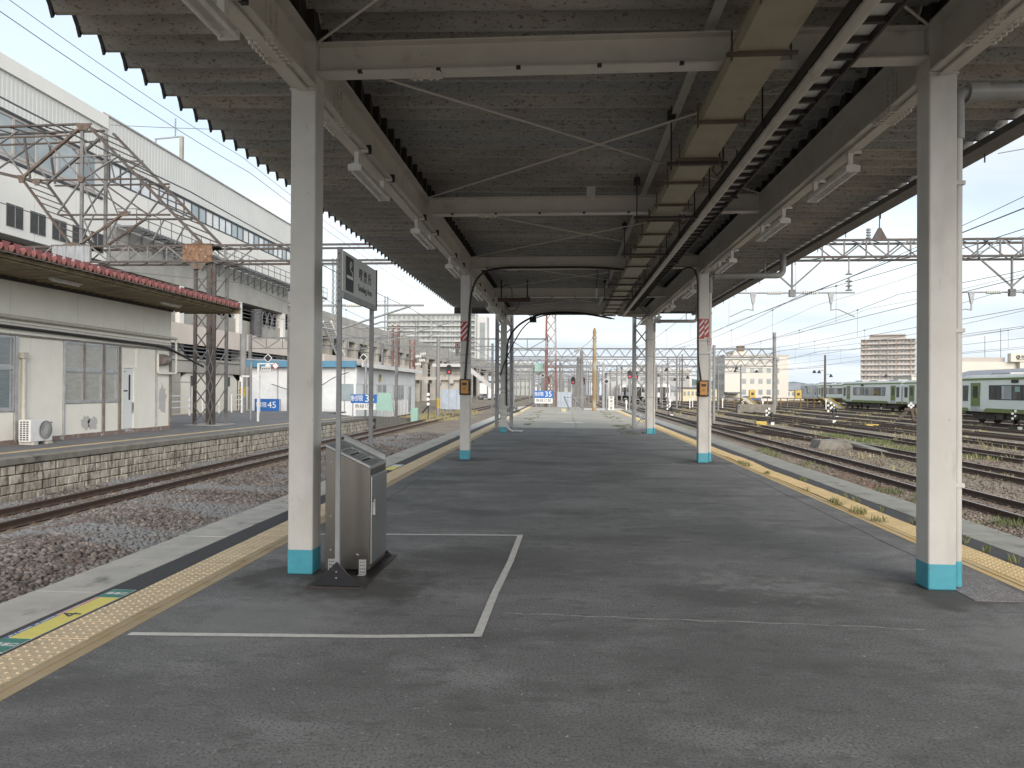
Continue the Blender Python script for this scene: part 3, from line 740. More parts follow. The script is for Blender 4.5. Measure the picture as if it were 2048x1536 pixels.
# longitudinal girders
Y0, Y1 = -4.6, 27.1  # unseen roof end behind the camera is cut short to let sun under
for x in (XL, XR):
    b = MB(); b.ibeam('y', Y0, YA - .1, x, 3.82, 4.20, .2, .016, .01)
    for (ya, yb) in ((YA + .1, YC - .1), (YC + .1, YEn - .1), (YEn + .1, Y1)): b.ibeam('y', ya, yb, x, 3.82, 4.20, .2, .016, .01)
    b.build('girder', m_steel_cream, can)
    for y in (YA - .75, YA + .75, YC - .75, YC + .75, YEn - .75):
        b = MB()
        for (u0, u1) in ((-.095, -.02), (.02, .095)):
            b.box(x + u0, x + u1, y - .19, y + .19, 3.808, 3.82)
        for s_ in (-1, 1):
            b.box(x + s_ * .011 - .005, x + s_ * .011 + .005, y - .1, y + .1, 3.87, 4.15)
            for zz in [3.9 + .045 * q for q in range(6)]:
                for yy in (y - .05, y + .05): b.disc((x + s_ * .022, yy, zz), (1, 0, 0), .016, .02, 6)
            for q in range(6):
                for u in (.04, .075): b.disc((x + s_ * u, y - .15 + .06 * q, 3.798), (0, 0, 1), .018, .028, 6)
        b.build('splice_plate', m_steel_cream, can)
# cross beams
for k, y in enumerate((YA - .03, YB, YC, YD, YEn)):
    for (xa, xb) in ((XL + .105, XR - .105),):
        b = MB(); b.ibeam('x', xa, xb, y, 3.93, 4.17, .15, .013, .008); b.build('cross_beam', m_steel_cream, can)
    for x in (XL + .95, XR - .85):
        b = MB()
        b.box(x - .13, x + .13, y - .072, y + .072, 3.918, 3.93); b.box(x - .055, x + .055, y - .012, y - .004, 3.99, 4.11)
        for q in (-.09, -.04, .04, .09):
            for u in (-.05, .05): b.disc((x + q, y + u, 3.912), (0, 0, 1), .014, .022, 6)
        for q in (-.03, .03):
            for zz in (4.02, 4.08): b.disc((x + q, y - .016, zz), (0, 1, 0), .013, .014, 6)
        b.build('splice_plate', m_steel_cream, can)
    for q in range(7):
        b = MB(); b.bar((XL + .45 + q * .62, y - .077, 3.935), (XL + .45 + q * .62, y - .05, 3.935), .035, .024); b.build('beam_clip', m_dark, can)
# beams carrying on behind the camera
for y in (1.0, -3.4):
    b = MB(); b.ibeam('x', XL + .105, XR - .105, y, 3.93, 4.17, .15); b.build('cross_beam', m_steel_cream, can)
for y in (-3.4,):
    for x in (XL, XR):
        o = col0.copy(); COL.objects.link(o); o.location = Vector((x, y, 0)) - wloc(can)
# bracing rods
for (ya, yb) in ((1.0, YA), (YA, YB), (YB, YC), (YC, YD), (YD, YEn)):
    for (xa, xb) in ((XL + .12, XR - .12), (XR - .12, XL + .12)):
        b = MB(); b.tube([(xa, ya + .12, 4.12), (xb, yb - .12, 4.16)], .011, 6)
        b.bar((xa, ya + .08, 4.12), (xa + (xb - xa) * .05, ya + .12 + (yb - ya) * .05, 4.122), .05, .012)
        b.build('brace_rod', m_steel_cream, can)
# folded roof deck: one panel object per fold, falling slightly to the right
XE0, XE1 = -4.2, 4.78
PITCH = .3358
def zr(x): return 4.515 - 0.021 * (x - XE0)
prof = [(0, 0), (.05, 0), (.165, .16), (.221, .16), (.3358, 0)]
b = MB(); th = .006
for (x_, e) in ((XE0, 0), (XE1, 1)): pass
vs = []
for x in (XE0, XE1):
    for (u, w) in prof: vs.append((x, u, zr(x) + w))
    for (u, w) in prof: vs.append((x, u, zr(x) + w + th))
n = len(prof)
fs = []
for i in range(n - 1):
    fs.append((i, i + 1, 2 * n + i + 1, 2 * n + i)); fs.append((n + i, 3 * n + i, 3 * n + i + 1, n + i + 1))
    fs.append((i, n + i, n + i + 1, i + 1)); fs.append((2 * n + i, 2 * n + i + 1, 3 * n + i + 1, 3 * n + i))
b.add(vs, fs)
pan = b.build('roof_panel', m_roof, can, origin=(0, 0, 0))
b = MB()                                                       # dark end lip on the left eave
for (i, j) in ((3, 4),):
    (u0, w0), (u1, w1) = prof[i], prof[j]
    b.add([(XE0 - .012, u0, zr(XE0) + w0 - .012), (XE0 - .012, u1, zr(XE0) + w1 - .012), (XE0 - .012, u1, zr(XE0) + w1 + .012), (XE0 - .012, u0, zr(XE0) + w0 + .012),
           (XE0 + .02, u0, zr(XE0) + w0 - .012), (XE0 + .02, u1, zr(XE0) + w1 - .012), (XE0 + .02, u1, zr(XE0) + w1 + .012), (XE0 + .02, u0, zr(XE0) + w0 + .012)],
          [(0, 1, 2, 3), (4, 7, 6, 5), (0, 4, 5, 1), (2, 6, 7, 3)])
b3 = MB(); b3.prism([(-.03, .03), (.034, .012), (.004, -.045)], 'x', XE0 - .014, XE0 + .01)
b3.v = [(v[0], v[1], v[2] + zr(XE0)) for v in b3.v]
tab = b3.build('drip_tab', m_black, pan, origin=(0, 0, 0))
lip = b.build('eave_lip', m_black, pan, origin=(0, 0, 0))
k0 = int((Y0 - 6.018) / PITCH)
k1 = int((27.0 - 6.018) / PITCH)
for k in range(k0, k1 + 1):
    y = 6.018 + k * PITCH
    if k == k0: o = pan
    else:
        o = pan.copy(); COL.objects.link(o)
        if y > 3:
            l2 = lip.copy(); COL.objects.link(l2); l2.parent = o
            l3 = tab.copy(); COL.objects.link(l3); l3.parent = o
    o.location = Vector((0, y, 0)) - wloc(can)
b = MB()
for k in range(k0, k1 + 1):                                     # seats between the girders and the folds
    y = 6.018 + k * PITCH + .0225
    for x in (XL, XR):
        b.add([(x - .06, y - .03, 4.2), (x + .06, y - .03, 4.2), (x + .06, y + .03, 4.2), (x - .06, y + .03, 4.2), (x - .06, y - .03, zr(x)), (x + .06, y - .03, zr(x)), (x + .06, y + .03, zr(x)), (x - .06, y + .03, zr(x))],
              [(0, 1, 5, 4), (1, 2, 6, 5), (2, 3, 7, 6), (3, 0, 4, 7), (0, 3, 2, 1)])
tag(b.build('deck_seat', m_dark, can), kind='stuff')
b = MB()
for x in (XL, XR):                                              # trapezoid stops filling the folds on the girder line
    for k in range(k0, k1 + 1):
        y = 6.018 + k * PITCH
        b.add([(x, y + .04, zr(x) + .004), (x, y + .33, zr(x) + .004), (x, y + .211, zr(x) + .147), (x, y + .161, zr(x) + .147), (x, y + .04, 4.2), (x, y + .33, 4.2)], [(0, 1, 2, 3), (4, 5, 1, 0)])
tag(b.build('fold_stop', m_dark, can), kind='stuff')
b = MB(); b.box(XE0 + .02, XE1, 27.26, 27.30, 4.26, 4.52); b.build('end_fascia', m_dark, can)
# right eave gutter and its drain pipes
b = MB()
b.prism([(4.70, 4.22), (4.90, 4.22), (4.92, 4.36), (4.905, 4.36), (4.885, 4.235), (4.715, 4.235), (4.715, 4.30), (4.70, 4.30)], 'y', Y0, 27.3)
b.build('gutter', m_gutter, can)
b = MB(); b.box(4.60, 4.68, Y0, 27.3, 4.19, 4.27); b.build('eave_rail', m_gutter, can)
for k in range(20):
    y = -1 + k * 1.4
    b = MB(); b.bar((4.62, y, 4.24), (4.93, y, 4.38), .03, .008); b.bar((4.80, y, 4.2), (4.80, y, 4.1), .012); b.build('gutter_bracket', m_dark, can)
def arc(c, r, a0, a1, plane, n=6):
    o = []
    for i in range(n + 1):
        a = R(a0 + (a1 - a0) * i / n); u, w = r * math.cos(a), r * math.sin(a)
        o.append((c[0] + u, c[1], c[2] + w) if plane == 'xz' else ((c[0], c[1] + u, c[2] + w) if plane == 'yz' else (c[0] + u, c[1] + w, c[2])))
    return o
for (y, zt, rr, xo) in ((YA, 3.70, .062, 4.75), (YC + .05, 3.78, .062, 4.36), (YEn + .02, 3.72, .055, 4.3)):
    b = MB()
    b.tube([(2.99, y, zt)] + [(xo - .12, y, zt)] + arc((xo - .12, y, zt + .12), .12, -90, 0, 'xz')[1:] + [(xo, y, 4.22)], rr, 10)
    b.tube([(2.985, y, zt), (3.12, y, zt)], rr + .014, 10)
    b.tube(arc((2.99, y, zt - .07), .07, 90, 180, 'xz') + [(2.92, y, zt - .12), (2.92, y, zt - .35)], rr * .72, 10)
    b.bar((xo - .35, y, zt), (xo - .35, y, 4.3), .02)
    b.build('drain_elbow', m_greypipe, can)
    b = MB(); b.tube([(2.918, y, zt - .3), (2.918, y, .02)], .034, 10)
    for zz in (.75, 1.9, 3.0): b.box(2.865, 2.955, y - .045, y + .045, zz, zz + .03)
    b.build('downpipe', m_col, can)
    b = MB(); b.tube([(2.918, y, .012), (2.918, y, .20)], .036, 10); b.build('downpipe_foot', m_teal, can)

# ---- services under the roof
d = thing('cable_duct', (1.34, 5, 3.8), 'wide beige cable duct hung on straps below the roof', 'cable duct')
b = MB(); b.box(1.17, 1.50, -6, 23.6, 3.80, 3.905); b.box(1.16, 1.51, -6, 23.6, 3.905, 3.915); b.build('duct_body', m_duct, d)
b = MB()
b.box(1.10, 1.58, -.02, .02, 3.775, 3.797)
for x in (1.135, 1.535): b.tube([(x, 0, 3.74), (x, 0, 3.95)], .008, 6)
s0 = b.build('duct_strap', m_dkplate, d, origin=(0, 0, 3.775))
ys = [2.6, 3.5, 4.4, 5.16, 6.46, 7.5, 8.35, 9.35, 10.2, 11.1, 12.1, 13.0, 14.0, 15.5, 16.5, 17.5, 18.5, 19.3, 20.4, 21.4, 22.4, 23.3]
for i, y in enumerate(ys):
    o = s0 if i == 0 else s0.copy()
    if i: COL.objects.link(o)
    o.location = Vector((0, y, 3.775)) - wloc(d)
for (y, x0) in ((7.55, 1.02), (9.9, .90), (12.6, .95), (16.2, .9), (18.9, .95)):
    b = MB(); b.box(x0, 1.62 if y < 8 else 1.75, y - .03, y + .03, 3.745, 3.775)
    for x in (x0 + .04, 1.58 if y < 8 else 1.7):
        b.tube([(x, y, 3.70), (x, y, 4.35)], .009, 6)
    b.box(x0, x0 + .08, y - .04, y + .04, 4.2, 4.3)
    b.build('trapeze_hanger', m_dark, d)
tr = thing('cable_tray', (1.86, 5, 3.8), 'dark cable ladder tray with pale cover plates and a pale pipe below it', 'cable tray')
b = MB(); b.box(1.735, 1.755, -6, 22.0, 3.79, 3.87); b.build('side_rail', m_dark, tr)
b = MB(); b.box(2.015, 2.035, -6, 22.0, 3.79, 3.85); b.build('side_rail', m_dark, tr)
b = MB(); b.box(1.76, 2.01, -6, 22.0, 3.842, 3.850); b.build('cover_plate', m_traywhite, tr)
b = MB(); b.box(1.755, 2.015, -.018, .018, 3.80, 3.835)
r0 = b.build('rung', m_dark, tr, origin=(0, 0, 3.8))
y = 2.2; k = 0
while y < 22:
    o = r0 if k == 0 else r0.copy()
    if k: COL.objects.link(o)
    o.location = Vector((0, y, 3.80)) - wloc(tr); y += .26; k += 1
b = MB(); b.tube([(1.775, -6, 3.745), (1.775, 22.9, 3.745)], .042, 10); b.tube([(1.775, 22.9, 3.745), (2.05, 23.0, 3.745), (2.62, 23.2, 3.75)], .034, 8)
for y in (5.4, 8.9, 12.9, 17.0, 20.6): b.tube([(1.775, y, 3.745), (1.775, y + .02, 3.745)], .047, 10)
b.build('conduit_pipe', m_palepipe, tr)
for y in (4.3, 6.6, 9.0, 11.3, 13.6, 16.0, 18.3, 20.6):
    b = MB(); b.tube([(1.72, y, 3.78), (1.72, y, 4.36)], .008, 6); b.tube([(2.045, y, 3.78), (2.045, y, 4.36)], .008, 6); b.box(1.70, 2.06, y - .015, y + .015, 3.77, 3.788)
    b.build('hanger_rod', m_dark, tr)
for y in (8.2, 10.6):
    b = MB(); b.tube([(1.62, y - .1, 3.98), (1.60, y, 3.88), (1.66, y + .05, 3.84), (1.72, y + .02, 3.9), (1.66, y - .03, 3.97)], .008, 6); b.build('cable_loop', m_rubber, tr)
b = MB(); b.box(1.06, 1.14, -6, 24.3, 4.255, 4.268)
tag(b.build('flat_strap', m_steel_cream), 'cream flat strap running lengthwise under the roof deck', 'strap')
# twin-tube fluorescent lights
ORD = ['first', 'second', 'third', 'fourth', 'fifth', 'sixth', 'seventh', 'eighth']
def lamp():
    t = thing('fluorescent_light', (0, 0, 3.6), '', 'ceiling light', 'twin-tube lights under the canopy girders')
    b = MB(); b.prism([(-.028, 3.66), (.028, 3.66), (.072, 3.638), (.072, 3.632), (-.072, 3.632), (-.072, 3.638)], 'y', -.58, .58); b.build('reflector', m_lamp, t)
    for s_ in (-1, 1):
        b = MB(); b.box(-.066, .066, s_ * .58 - .012, s_ * .58 + .012, 3.585, 3.645); b.build('end_bracket', m_lamp, t)
    for x in (-.048, .048):
        b = MB(); b.tube([(x, -.56, 3.603), (x, .56, 3.603)], .016, 8); b.build('tube', m_tube, t)
    for s_ in (-1, 1):
        b = MB(); b.box(-.022, .022, s_ * .5 - .025, s_ * .5 + .025, 3.66, 3.80); b.bar((.02, s_ * .5, 3.80), (.11, s_ * .5, 3.80), .02, .03); b.mat(1); b.box(.08, .125, s_ * .5 + .03, s_ * .5 + .08, 3.79, 3.87)
        b.build('stem', [m_lamp, m_black], t)
    return t
l0 = lamp(); used = False
for side, x, ys in (('left', XL, (3.75, 7.6, 10.5, 13.4, 17.1, 20.1, 23.0)), ('right', XR, (7.9, 10.1, 13.0, 16.8, 19.8, 22.6))):
    for i, y in enumerate(ys):
        lb = f'twin-tube fluorescent light under the {side} girder, {ORD[i]} from the camera'
        if not used:
            l0.location = (x, y, 3.6); l0['label'] = lb; used = True
        else:
            dup(l0, (x, y, 3.6), 0, lb)
# pale trunking on the girder between the lights
for x in (XL, XR):
    b = MB(); b.box(x - .035, x + .035, 3.0, 26.5, 3.79, 3.807)
    tag(b.build('wiring_trunking', m_steel_cream), 'pale wiring trunking along the underside of the %s girder' % ('left' if x < 0 else 'right'), 'cable trunking')
# black cables
def cable(pts, r, label, cat='cable', name='cable', n=6):
    # Catmull-Rom through the points
    P = [Vector(p) for p in pts]; Q = [P[0]] + P + [P[-1]]; o = []
    for i in range(1, len(Q) - 2):
        for k in range(7):
            t = k / 7; a, b_, c, d_ = Q[i - 1], Q[i], Q[i + 1], Q[i + 2]
            o.append(0.5 * ((2 * b_) + (-a + c) * t + (2 * a - 5 * b_ + 4 * c - d_) * t * t + (-a + 3 * b_ - 3 * c + d_) * t ** 3))
    o.append(P[-1])
    b = MB(); b.tube(o, r, n)
    return tag(b.build(name, m_rubber), label, cat)
cable([(1.5, YC - .12, 3.86), (.6, YC - .11, 3.93), (-.6, YC - .11, 3.94), (-1.3, YC - .12, 3.93), (-1.72, YC - .13, 3.82), (-1.93, YC - .12, 3.45), (-1.985, YC - .115, 2.8), (-2.03, YC - .125, 2.1), (-2.06, YC - .12, 1.62)], .024, 'thick black cable looping from the tray down the second left column to its telephone')
cable([(1.5, YEn - .12, 3.8), (.4, YEn - .12, 3.98), (-.7, YEn - .11, 3.96), (-1.45, YEn - .12, 3.66), (-1.85, YEn - .13, 3.2), (-1.95, YEn - .13, 2.6), (-1.955, YEn - .13, 1.2), (-1.94, YEn - .13, .9)], .035, 'thick black cable bundle bending down the far left column')
cable([(1.6, YEn - .14, 3.78), (.5, YEn - .14, 3.94), (-.7, YEn - .13, 3.90), (-1.4, YEn - .14, 3.5), (-1.95, YEn - .14, 2.5), (-2.17, YEn - .14, 1.9)], .02, 'thinner black cable crossing to the outer side of the far left column')
cable([(2.2, YC - .1, 3.84), (2.5, YC - .11, 3.92), (2.63, YC - .11, 3.7), (2.645, YC - .112, 3.0), (2.65, YC - .112, 2.2), (2.72, YC - .12, 1.62)], .016, 'black cable down the inner edge of the second right column to its telephone')
cable([(2.05, 21, 3.86), (2.3, 21.6, 3.72), (2.5, 22.4, 3.8), (2.4, 23.5, 3.7), (2.1, 23.9, 3.82), (1.7, 24.2, 3.88)], .02, 'black cables coiling at the far end of the tray')
# brown hanging bar with two looped leads
hb = thing('hanging_bar', (-1.34, 19.0, 3.7), 'rusty brown sign bracket bar with looped leads below the roof', 'bracket')
b = MB(); b.box(-1.77, -.92, 18.97, 19.03, 3.72, 3.83); b.build('bar', M('brown_bar', (.10, .05, .03), (.07, .035, .025), 8, .7), hb)
b = MB()
for x in (-1.68, -1.0): b.tube([(x, 19, 3.8), (x, 19, 4.3)], .02, 6)
b.tube([(-1.7, 19, 4.1)] + arc((-1.55, 19, 4.0), .15, 150, 0, 'xz') + [(-1.4, 19, 3.8)], .01, 6); b.tube([(-1.6, 19, 3.72)] + arc((-1.4, 19, 3.66), .18, 190, 350, 'xz') + [(-1.2, 19, 3.72)], .01, 6)
b.build('hanger', m_dark, hb)
sp_ = thing('loudspeaker', (-1.08, 24.2, 3.6), 'small black loudspeaker hanging from the far cross beam', 'loudspeaker')
b = MB(); b.prism([(-.115, 3.66), (.115, 3.66), (.10, 3.85), (-.10, 3.85)], 'y', 24.1, 24.28)
b2 = [(v[0] - 1.08, v[1], v[2]) for v in b.v]; b.v = b2; b.build('cabinet', m_black, sp_)
b = MB(); b.bar((-1.08, 24.2, 3.85), (-1.08, 24.2, 3.93), .03); b.build('bracket', m_dark, sp_)
ts = thing('tag_on_rod', (.72, 17.5, 3.6), 'little white tag dangling from a hanger rod under the roof', 'tag')
b = MB(); b.box(.70, .74, 17.49, 17.5, 3.62, 3.86); b.build('tag_plate', m_white, ts)
b = MB(); b.tube([(.72, 17.5, 3.86), (.75, 17.5, 4.3)], .009, 5); b.build('wire_tie', m_dark, ts)
b = MB(); b.box(.28, .40, 10.26, 10.29, 4.1, 4.29)
tag(b.build('junction_box', m_lamp), 'small cream junction box on the second cross beam', 'junction box')

# ---- column-mounted things
def phone(x, y, side):
    t = thing('platform_telephone', (x, y, 1.32), f'orange telephone box strapped to the second {side} column', 'telephone', 'orange telephone boxes on the second columns')
    b = MB(); b.box(x - .118, x + .118, y - .045, y - .002, 1.33, 1.655); b.build('backboard', m_dark, t)
    b = MB(); b.box(x - .075, x + .075, y - .14, y - .046, 1.355, 1.63); b.build('case', m_orange, t, bevel=.012)
    b = MB(); b.box(x - .045, x + .045, y - .146, y - .141, 1.53, 1.58); b.build('slot_panel', m_dark, t)
    b = MB(); b.disc((x, y - .143, 1.46), (0, 1, 0), .03, .008, 14); b.build('dial', M('dial', (.35, .16, .05), None, 9, .5), t)
    for zz in (1.39, 1.61):
        b = MB(); b.tube([(x - .13, y + .01, zz), (x - .12, y - .05, zz), (x + .12, y - .05, zz), (x + .15, y + .01, zz)], .006, 5); b.build('band', m_galv, t)
phone(-2.055, YC - .1, 'left'); phone(2.745, YC - .1, 'right')
def stripes(x0, x1, y, z0, z1, label):
    t = thing('warning_stripe_sheet', ((x0 + x1) / 2, y, z0), label, 'warning sign')
    b = MB(); b.box(x0, x1, y - .006, y - .002, z0, z1); b.build('sheet', m_redink, t)
    b = MB(); h = x1 - x0
    k = 0
    z = z0 - h
    while z < z1:
        p = [(x0 + .005, z), (x1 - .005, z + h * 1.1), (x1 - .005, z + h * 1.1 + .045), (x0 + .005, z + .045)]
        # clip to the sheet
        if p[0][1] >= z0 + .004 and p[2][1] <= z1 - .004: b.prism(p, 'y', y - .008, y - .0065)
        elif p[2][1] > z0 + .05 and p[0][1] < z1:
            q = [(u, min(max(w, z0 + .004), z1 - .004)) for u, w in p]
            f0 = max(0, (z0 - z) / (h * 1.1)); f1 = min(1, (z1 - .05 - z) / (h * 1.1))
            if f1 > f0 + .1:
                b.prism([(x0 + .005 + f0 * (h - .01), z + f0 * h * 1.1), (x0 + .005 + f1 * (h - .01), z + f1 * h * 1.1), (x0 + .005 + f1 * (h - .01), z + f1 * h * 1.1 + .045), (x0 + .005 + f0 * (h - .01), z + f0 * h * 1.1 + .045)], 'y', y - .008, y - .0065)
        z += .115
    b.build('white_stripe', m_white, t)
stripes(-2.163, -1.99, YC - .1, 2.45, 2.84, 'red sheet with white slanted stripes on the second left column')
stripes(2.672, 2.775, YC - .1, 2.49, 2.89, 'wide red and white striped sheet on the second right column')
stripes(2.783, 2.866, YC - .1, 2.52, 2.89, 'narrow red and white striped sheet beside the wide one on the right column')
def notice(x, y, z, label):
    t = thing('emergency_notice', (x, y, z - .3), label, 'notice sign')
    b = MB(); b.box(x - .045, x + .045, y - .012, y - .002, z - .3, z); b.build('board', m_white, t)
    b = MB()
    for (xa, xb, za, zb) in ((-.043, .043, -.02, -.004), (-.043, .043, -.125, -.11), (-.043, -.03, -.11, -.02), (.03, .043, -.11, -.02)): b.box(x + xa, x + xb, y - .015, y - .0125, z + za, z + zb)
    b.box(x - .012, x + .012, y - .015, y - .0125, z - .09, z - .06); b.disc((x, y - .0138, z - .05), (0, 1, 0), .012, .003, 10)
    b.build('red_border', m_redink, t)
    b = MB()
    for q in range(6): b.box(x - .036, x + .036 - .012 * (q % 3), y - .015, y - .0125, z - .15 - q * .022, z - .143 - q * .022)
    b.build('print_line', m_ink, t)
notice(-2.225, YC - .08, 2.42, 'small red bordered notice jutting left of the second left column')
notice(2.88, YC - .085, 2.50, 'small red bordered notice beside the downpipe of the second right column')
for (x, y, zs, s_) in ((-2.065, YC, (2.43, 2.15, 1.98), 'left'), (-2.065, YEn, (2.0, 1.96, 1.48, 1.33, .80, .58, .47), 'far left'), (XR, YC, (2.44, 2.17), 'right'), (XR, YEn, (3.1, 2.55, 1.2), 'far right')):
    for zz in zs:
        b = MB(); b.box(-.104, .104, -.104, .104, 0, .016); b.v = [(v[0] + x, v[1] + y, v[2] + zz) for v in b.v]; b.build('strap_band', m_galvp, can)
# ================================================================ smoking stand and its sign
bn = thing('ashtray_bin', (-1.685, 5.85, 0.014), 'tall brushed steel smoking bin with sloping grille top', 'ashtray')
x0, x1, y0, y1 = -1.862, -1.508, 5.60, 6.10
zl, zh = .855, 1.02                     # right and left heights
zc = lambda x: zh + (zl - zh) * (x - x0) / (x1 - x0)
b = MB()
b.prism([(x0, .05), (x1, .05), (x1, zc(x1) - .02), (x0, zc(x0) - .02)], 'y', y0, y1)
b.build('cabinet', m_steel, bn, bevel=.004)
b = MB(); b.box(x1 + .001, x1 + .012, y0 + .012, y1 - .012, .09, zl - .085); b.build('door', M('door_steel', (.50, .50, .49), (.44, .44, .43), 3, .36, 1.0, bump=.03, bs=220, st=(1, 1, .03)), bn, bevel=.003)
b = MB(); b.box(x1 + .013, x1 + .03, y0 + .045, y0 + .065, .47, .57); b.tube([(x1 + .02, y0 + .055, .58), (x1 + .03, y0 + .055, .58)], .016, 10); b.build('handle', m_galv, bn)
def sl(b, xa, xb, ya, yb, dz0, dz1):    # block lying on the sloping top
    b.add([(xa, ya, zc(xa) + dz0), (xb, ya, zc(xb) + dz0), (xb, yb, zc(xb) + dz0), (xa, yb, zc(xa) + dz0), (xa, ya, zc(xa) + dz1), (xb, ya, zc(xb) + dz1), (xb, yb, zc(xb) + dz1), (xa, yb, zc(xa) + dz1)],
          [(0, 3, 2, 1), (4, 5, 6, 7), (0, 1, 5, 4), (1, 2, 6, 5), (2, 3, 7, 6), (3, 0, 4, 7)])
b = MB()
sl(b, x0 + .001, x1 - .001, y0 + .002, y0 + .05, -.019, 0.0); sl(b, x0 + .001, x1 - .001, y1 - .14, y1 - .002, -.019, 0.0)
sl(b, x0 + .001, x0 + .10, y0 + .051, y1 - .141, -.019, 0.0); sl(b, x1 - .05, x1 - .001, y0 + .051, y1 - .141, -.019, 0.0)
b.build('lid_frame', m_galv, bn)  # paler metal than the cabinet: the lid's sky reflection is put into the colour
b = MB(); sl(b, x0 + .101, x1 - .051, y0 + .051, y1 - .141, -.0185, -.016); b.build('grille_well', m_ink, bn)
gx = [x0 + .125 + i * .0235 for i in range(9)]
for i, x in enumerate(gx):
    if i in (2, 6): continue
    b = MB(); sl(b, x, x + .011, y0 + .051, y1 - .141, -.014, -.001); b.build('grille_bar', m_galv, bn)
b = MB(); sl(b, x0 + .18, x0 + .215, y0 + .06, y1 - .15, -.015, -.008); sl(b, x0 + .275, x0 + .31, y0 + .06, y1 - .15, -.015, -.008); b.build('stub_plate', M('stub', (.12, .12, .12), (.2, .2, .2), 40, .5), bn)
b = MB(); b.prism([(x0, zc(x0)), (x1, zc(x1)), (x1, zc(x1) + .045), (x0, zc(x0) + .045)], 'y', y1 - .022, y1 - .001); b.prism([(x0, zc(x0) + .045), (x1, zc(x1) + .045), (x1, zc(x1) + .053), (x0, zc(x0) + .053)], 'y', y1 - .05, y1 - .001); b.build('back_lip', m_galv, bn)  # same pale metal as the lid, painting in the sky reflection
b = MB(); b.box(x1 + .0005, x1 + .004, y0 + .01, y1 - .01, zl - .084, zl - .078); b.build('door_gap_trim', m_galv, bn)
for x in (x0 + .03, x1 - .08):
    b = MB(); b.box(x, x + .055, y0 - .012, y0 - .001, .0145, .13); b.box(x, x + .055, y0 - .045, y0 - .0125, .0145, .02)
    b.mat(1)
    for i in range(3):
        for j in range(4): b.disc((x + .012 + i * .0155, y0 - .0135, .035 + j * .026), (0, 1, 0), .005, .003, 8)
    b.build('perforated_bracket', [m_galv, m_dark], bn)
b = MB()
for (x, z) in ((x0 + .045, .88), (x0 + .045, .46), (x0 + .045, .20), (x1 - .10, .17), (x1 - .09, .165)): b.disc((x, y0 - .002, z), (0, 1, 0), .006, .005, 8)
b.build('rivet', m_galv, bn)
sg = thing('smoking_area_sign', (-1.665, 5.75, 0), 'grey smoking area sign with a cigarette pictogram on two thin posts', 'sign')
b = MB(); b.box(-1.875, -1.455, 5.24, 6.30, 0.0005, .012); b.build('base_plate', m_dark, sg)
for y in (5.275, 6.27):
    b = MB(); b.prism([(-1.84, .0125), (-1.49, .0125), (-1.665, .185)], 'y', y - .006, y + .006); b.build('gusset_plate', m_wood_black, sg)
    b = MB()
    for z in (.07, .115): b.disc((-1.665, y - .008, z), (0, 1, 0), .006, .005, 8)
    b.build('bolt', m_galv, sg)
for (y, zt) in ((5.30, 2.50), (6.20, 2.46)):
    b = MB(); b.box(-1.683, -1.649, y - .014, y + .014, .0125, zt); b.build('post', m_galvp, sg, bevel=.003)
    b = MB()
    for k in range(8): b.disc((-1.666, y - .016, 2.1 + k * .05), (0, 1, 0), .005, .005, 8)
    b.mat(0); b.build('fixing_hole', m_dark, sg)
b = MB(); b.box(-1.648, -1.636, 5.285, 6.225, 2.17, 2.475); b.build('sign_board', m_signgrey, sg, bevel=.003)
b = MB(); b.box(-1.655, -1.630, 5.29, 6.222, 2.125, 2.168); b.build('bottom_rail', M('rail_grey', (.30, .31, .31), None, 5, .5), sg)
b = MB(); b.box(-1.652, -1.63, 6.2255, 6.245, 2.13, 2.48); b.build('end_rail', m_ink, sg)
xs = -1.6345
b = MB(); b.box(-1.6358, xs, 5.35, 5.55, 2.19, 2.45); b.build('pictogram_panel', m_ink, sg)
b = MB(); b.box(xs + .0002, xs + .0015, 5.375, 5.53, 2.285, 2.308)
pts = [(5.515, 2.315), (5.515, 2.335), (5.50, 2.345), (5.475, 2.35), (5.455, 2.37), (5.455, 2.40), (5.475, 2.42), (5.495, 2.41), (5.495, 2.39), (5.475, 2.38)]
for p, q in zip(pts[:-1], pts[1:]): b.bar((xs + .001, *p), (xs + .001, *q), .008, .003, up=(1, 0, 0))
b.build('cigarette_pictogram', m_white, sg)
text('喫 煙 所', .105, (xs, 5.88, 2.355), (0, 1, 0), (0, 0, 1), m_ink, sg, 'lettering', .0006, sx=.98)
text('Smoking Area', .075, (xs, 5.88, 2.252), (0, 1, 0), (0, 0, 1), m_ink, sg, 'lettering', .0006, sx=.95)
# ================================================================ lattice catenary posts at the end of the canopy
def angle_leg(b, p, q, w, t=.012): b.bar(p, q, w)
def lattice_post(x0, x1, y, z1, label, m, w=.10, wy=.5, step=.62, legs='both'):
    t = thing('lattice_post', ((x0 + x1) / 2, y, 0), label, 'catenary mast')
    for x in (x0, x1):
        for yy in (y, y + wy):
            b = MB(); b.bar((x, yy, 0), (x, yy, z1), w, w * .8); b.build('leg', m, t)
    z = .05; k = 0
    src = {}
    while z + step < z1:
        for (pa, pb) in (((x0, y - .02, z), (x1, y - .02, z + step)), ((x1, y - .03, z), (x0, y - .03, z + step))):
            b = MB(); b.bar(pa, pb, .045, .012, up=(0, 1, 0)); b.build('lacing_bar', m, t)
        z += step; k += 1
    return t
lattice_post(-2.62, -2.06, 27.75, 9.5, 'grey lattice mast rising beside the far left column', m_galvp)
lattice_post(2.60, 3.10, 27.9, 9.5, 'grey lattice mast rising beside the far right column', m_galvp)
b = MB(); b.box(-2.55, -2.08, 27.62, 27.7, .75, 1.25)
tag(b.build('equipment_box', m_galv), 'grey sheet metal box on the far left lattice mast', 'equipment box')
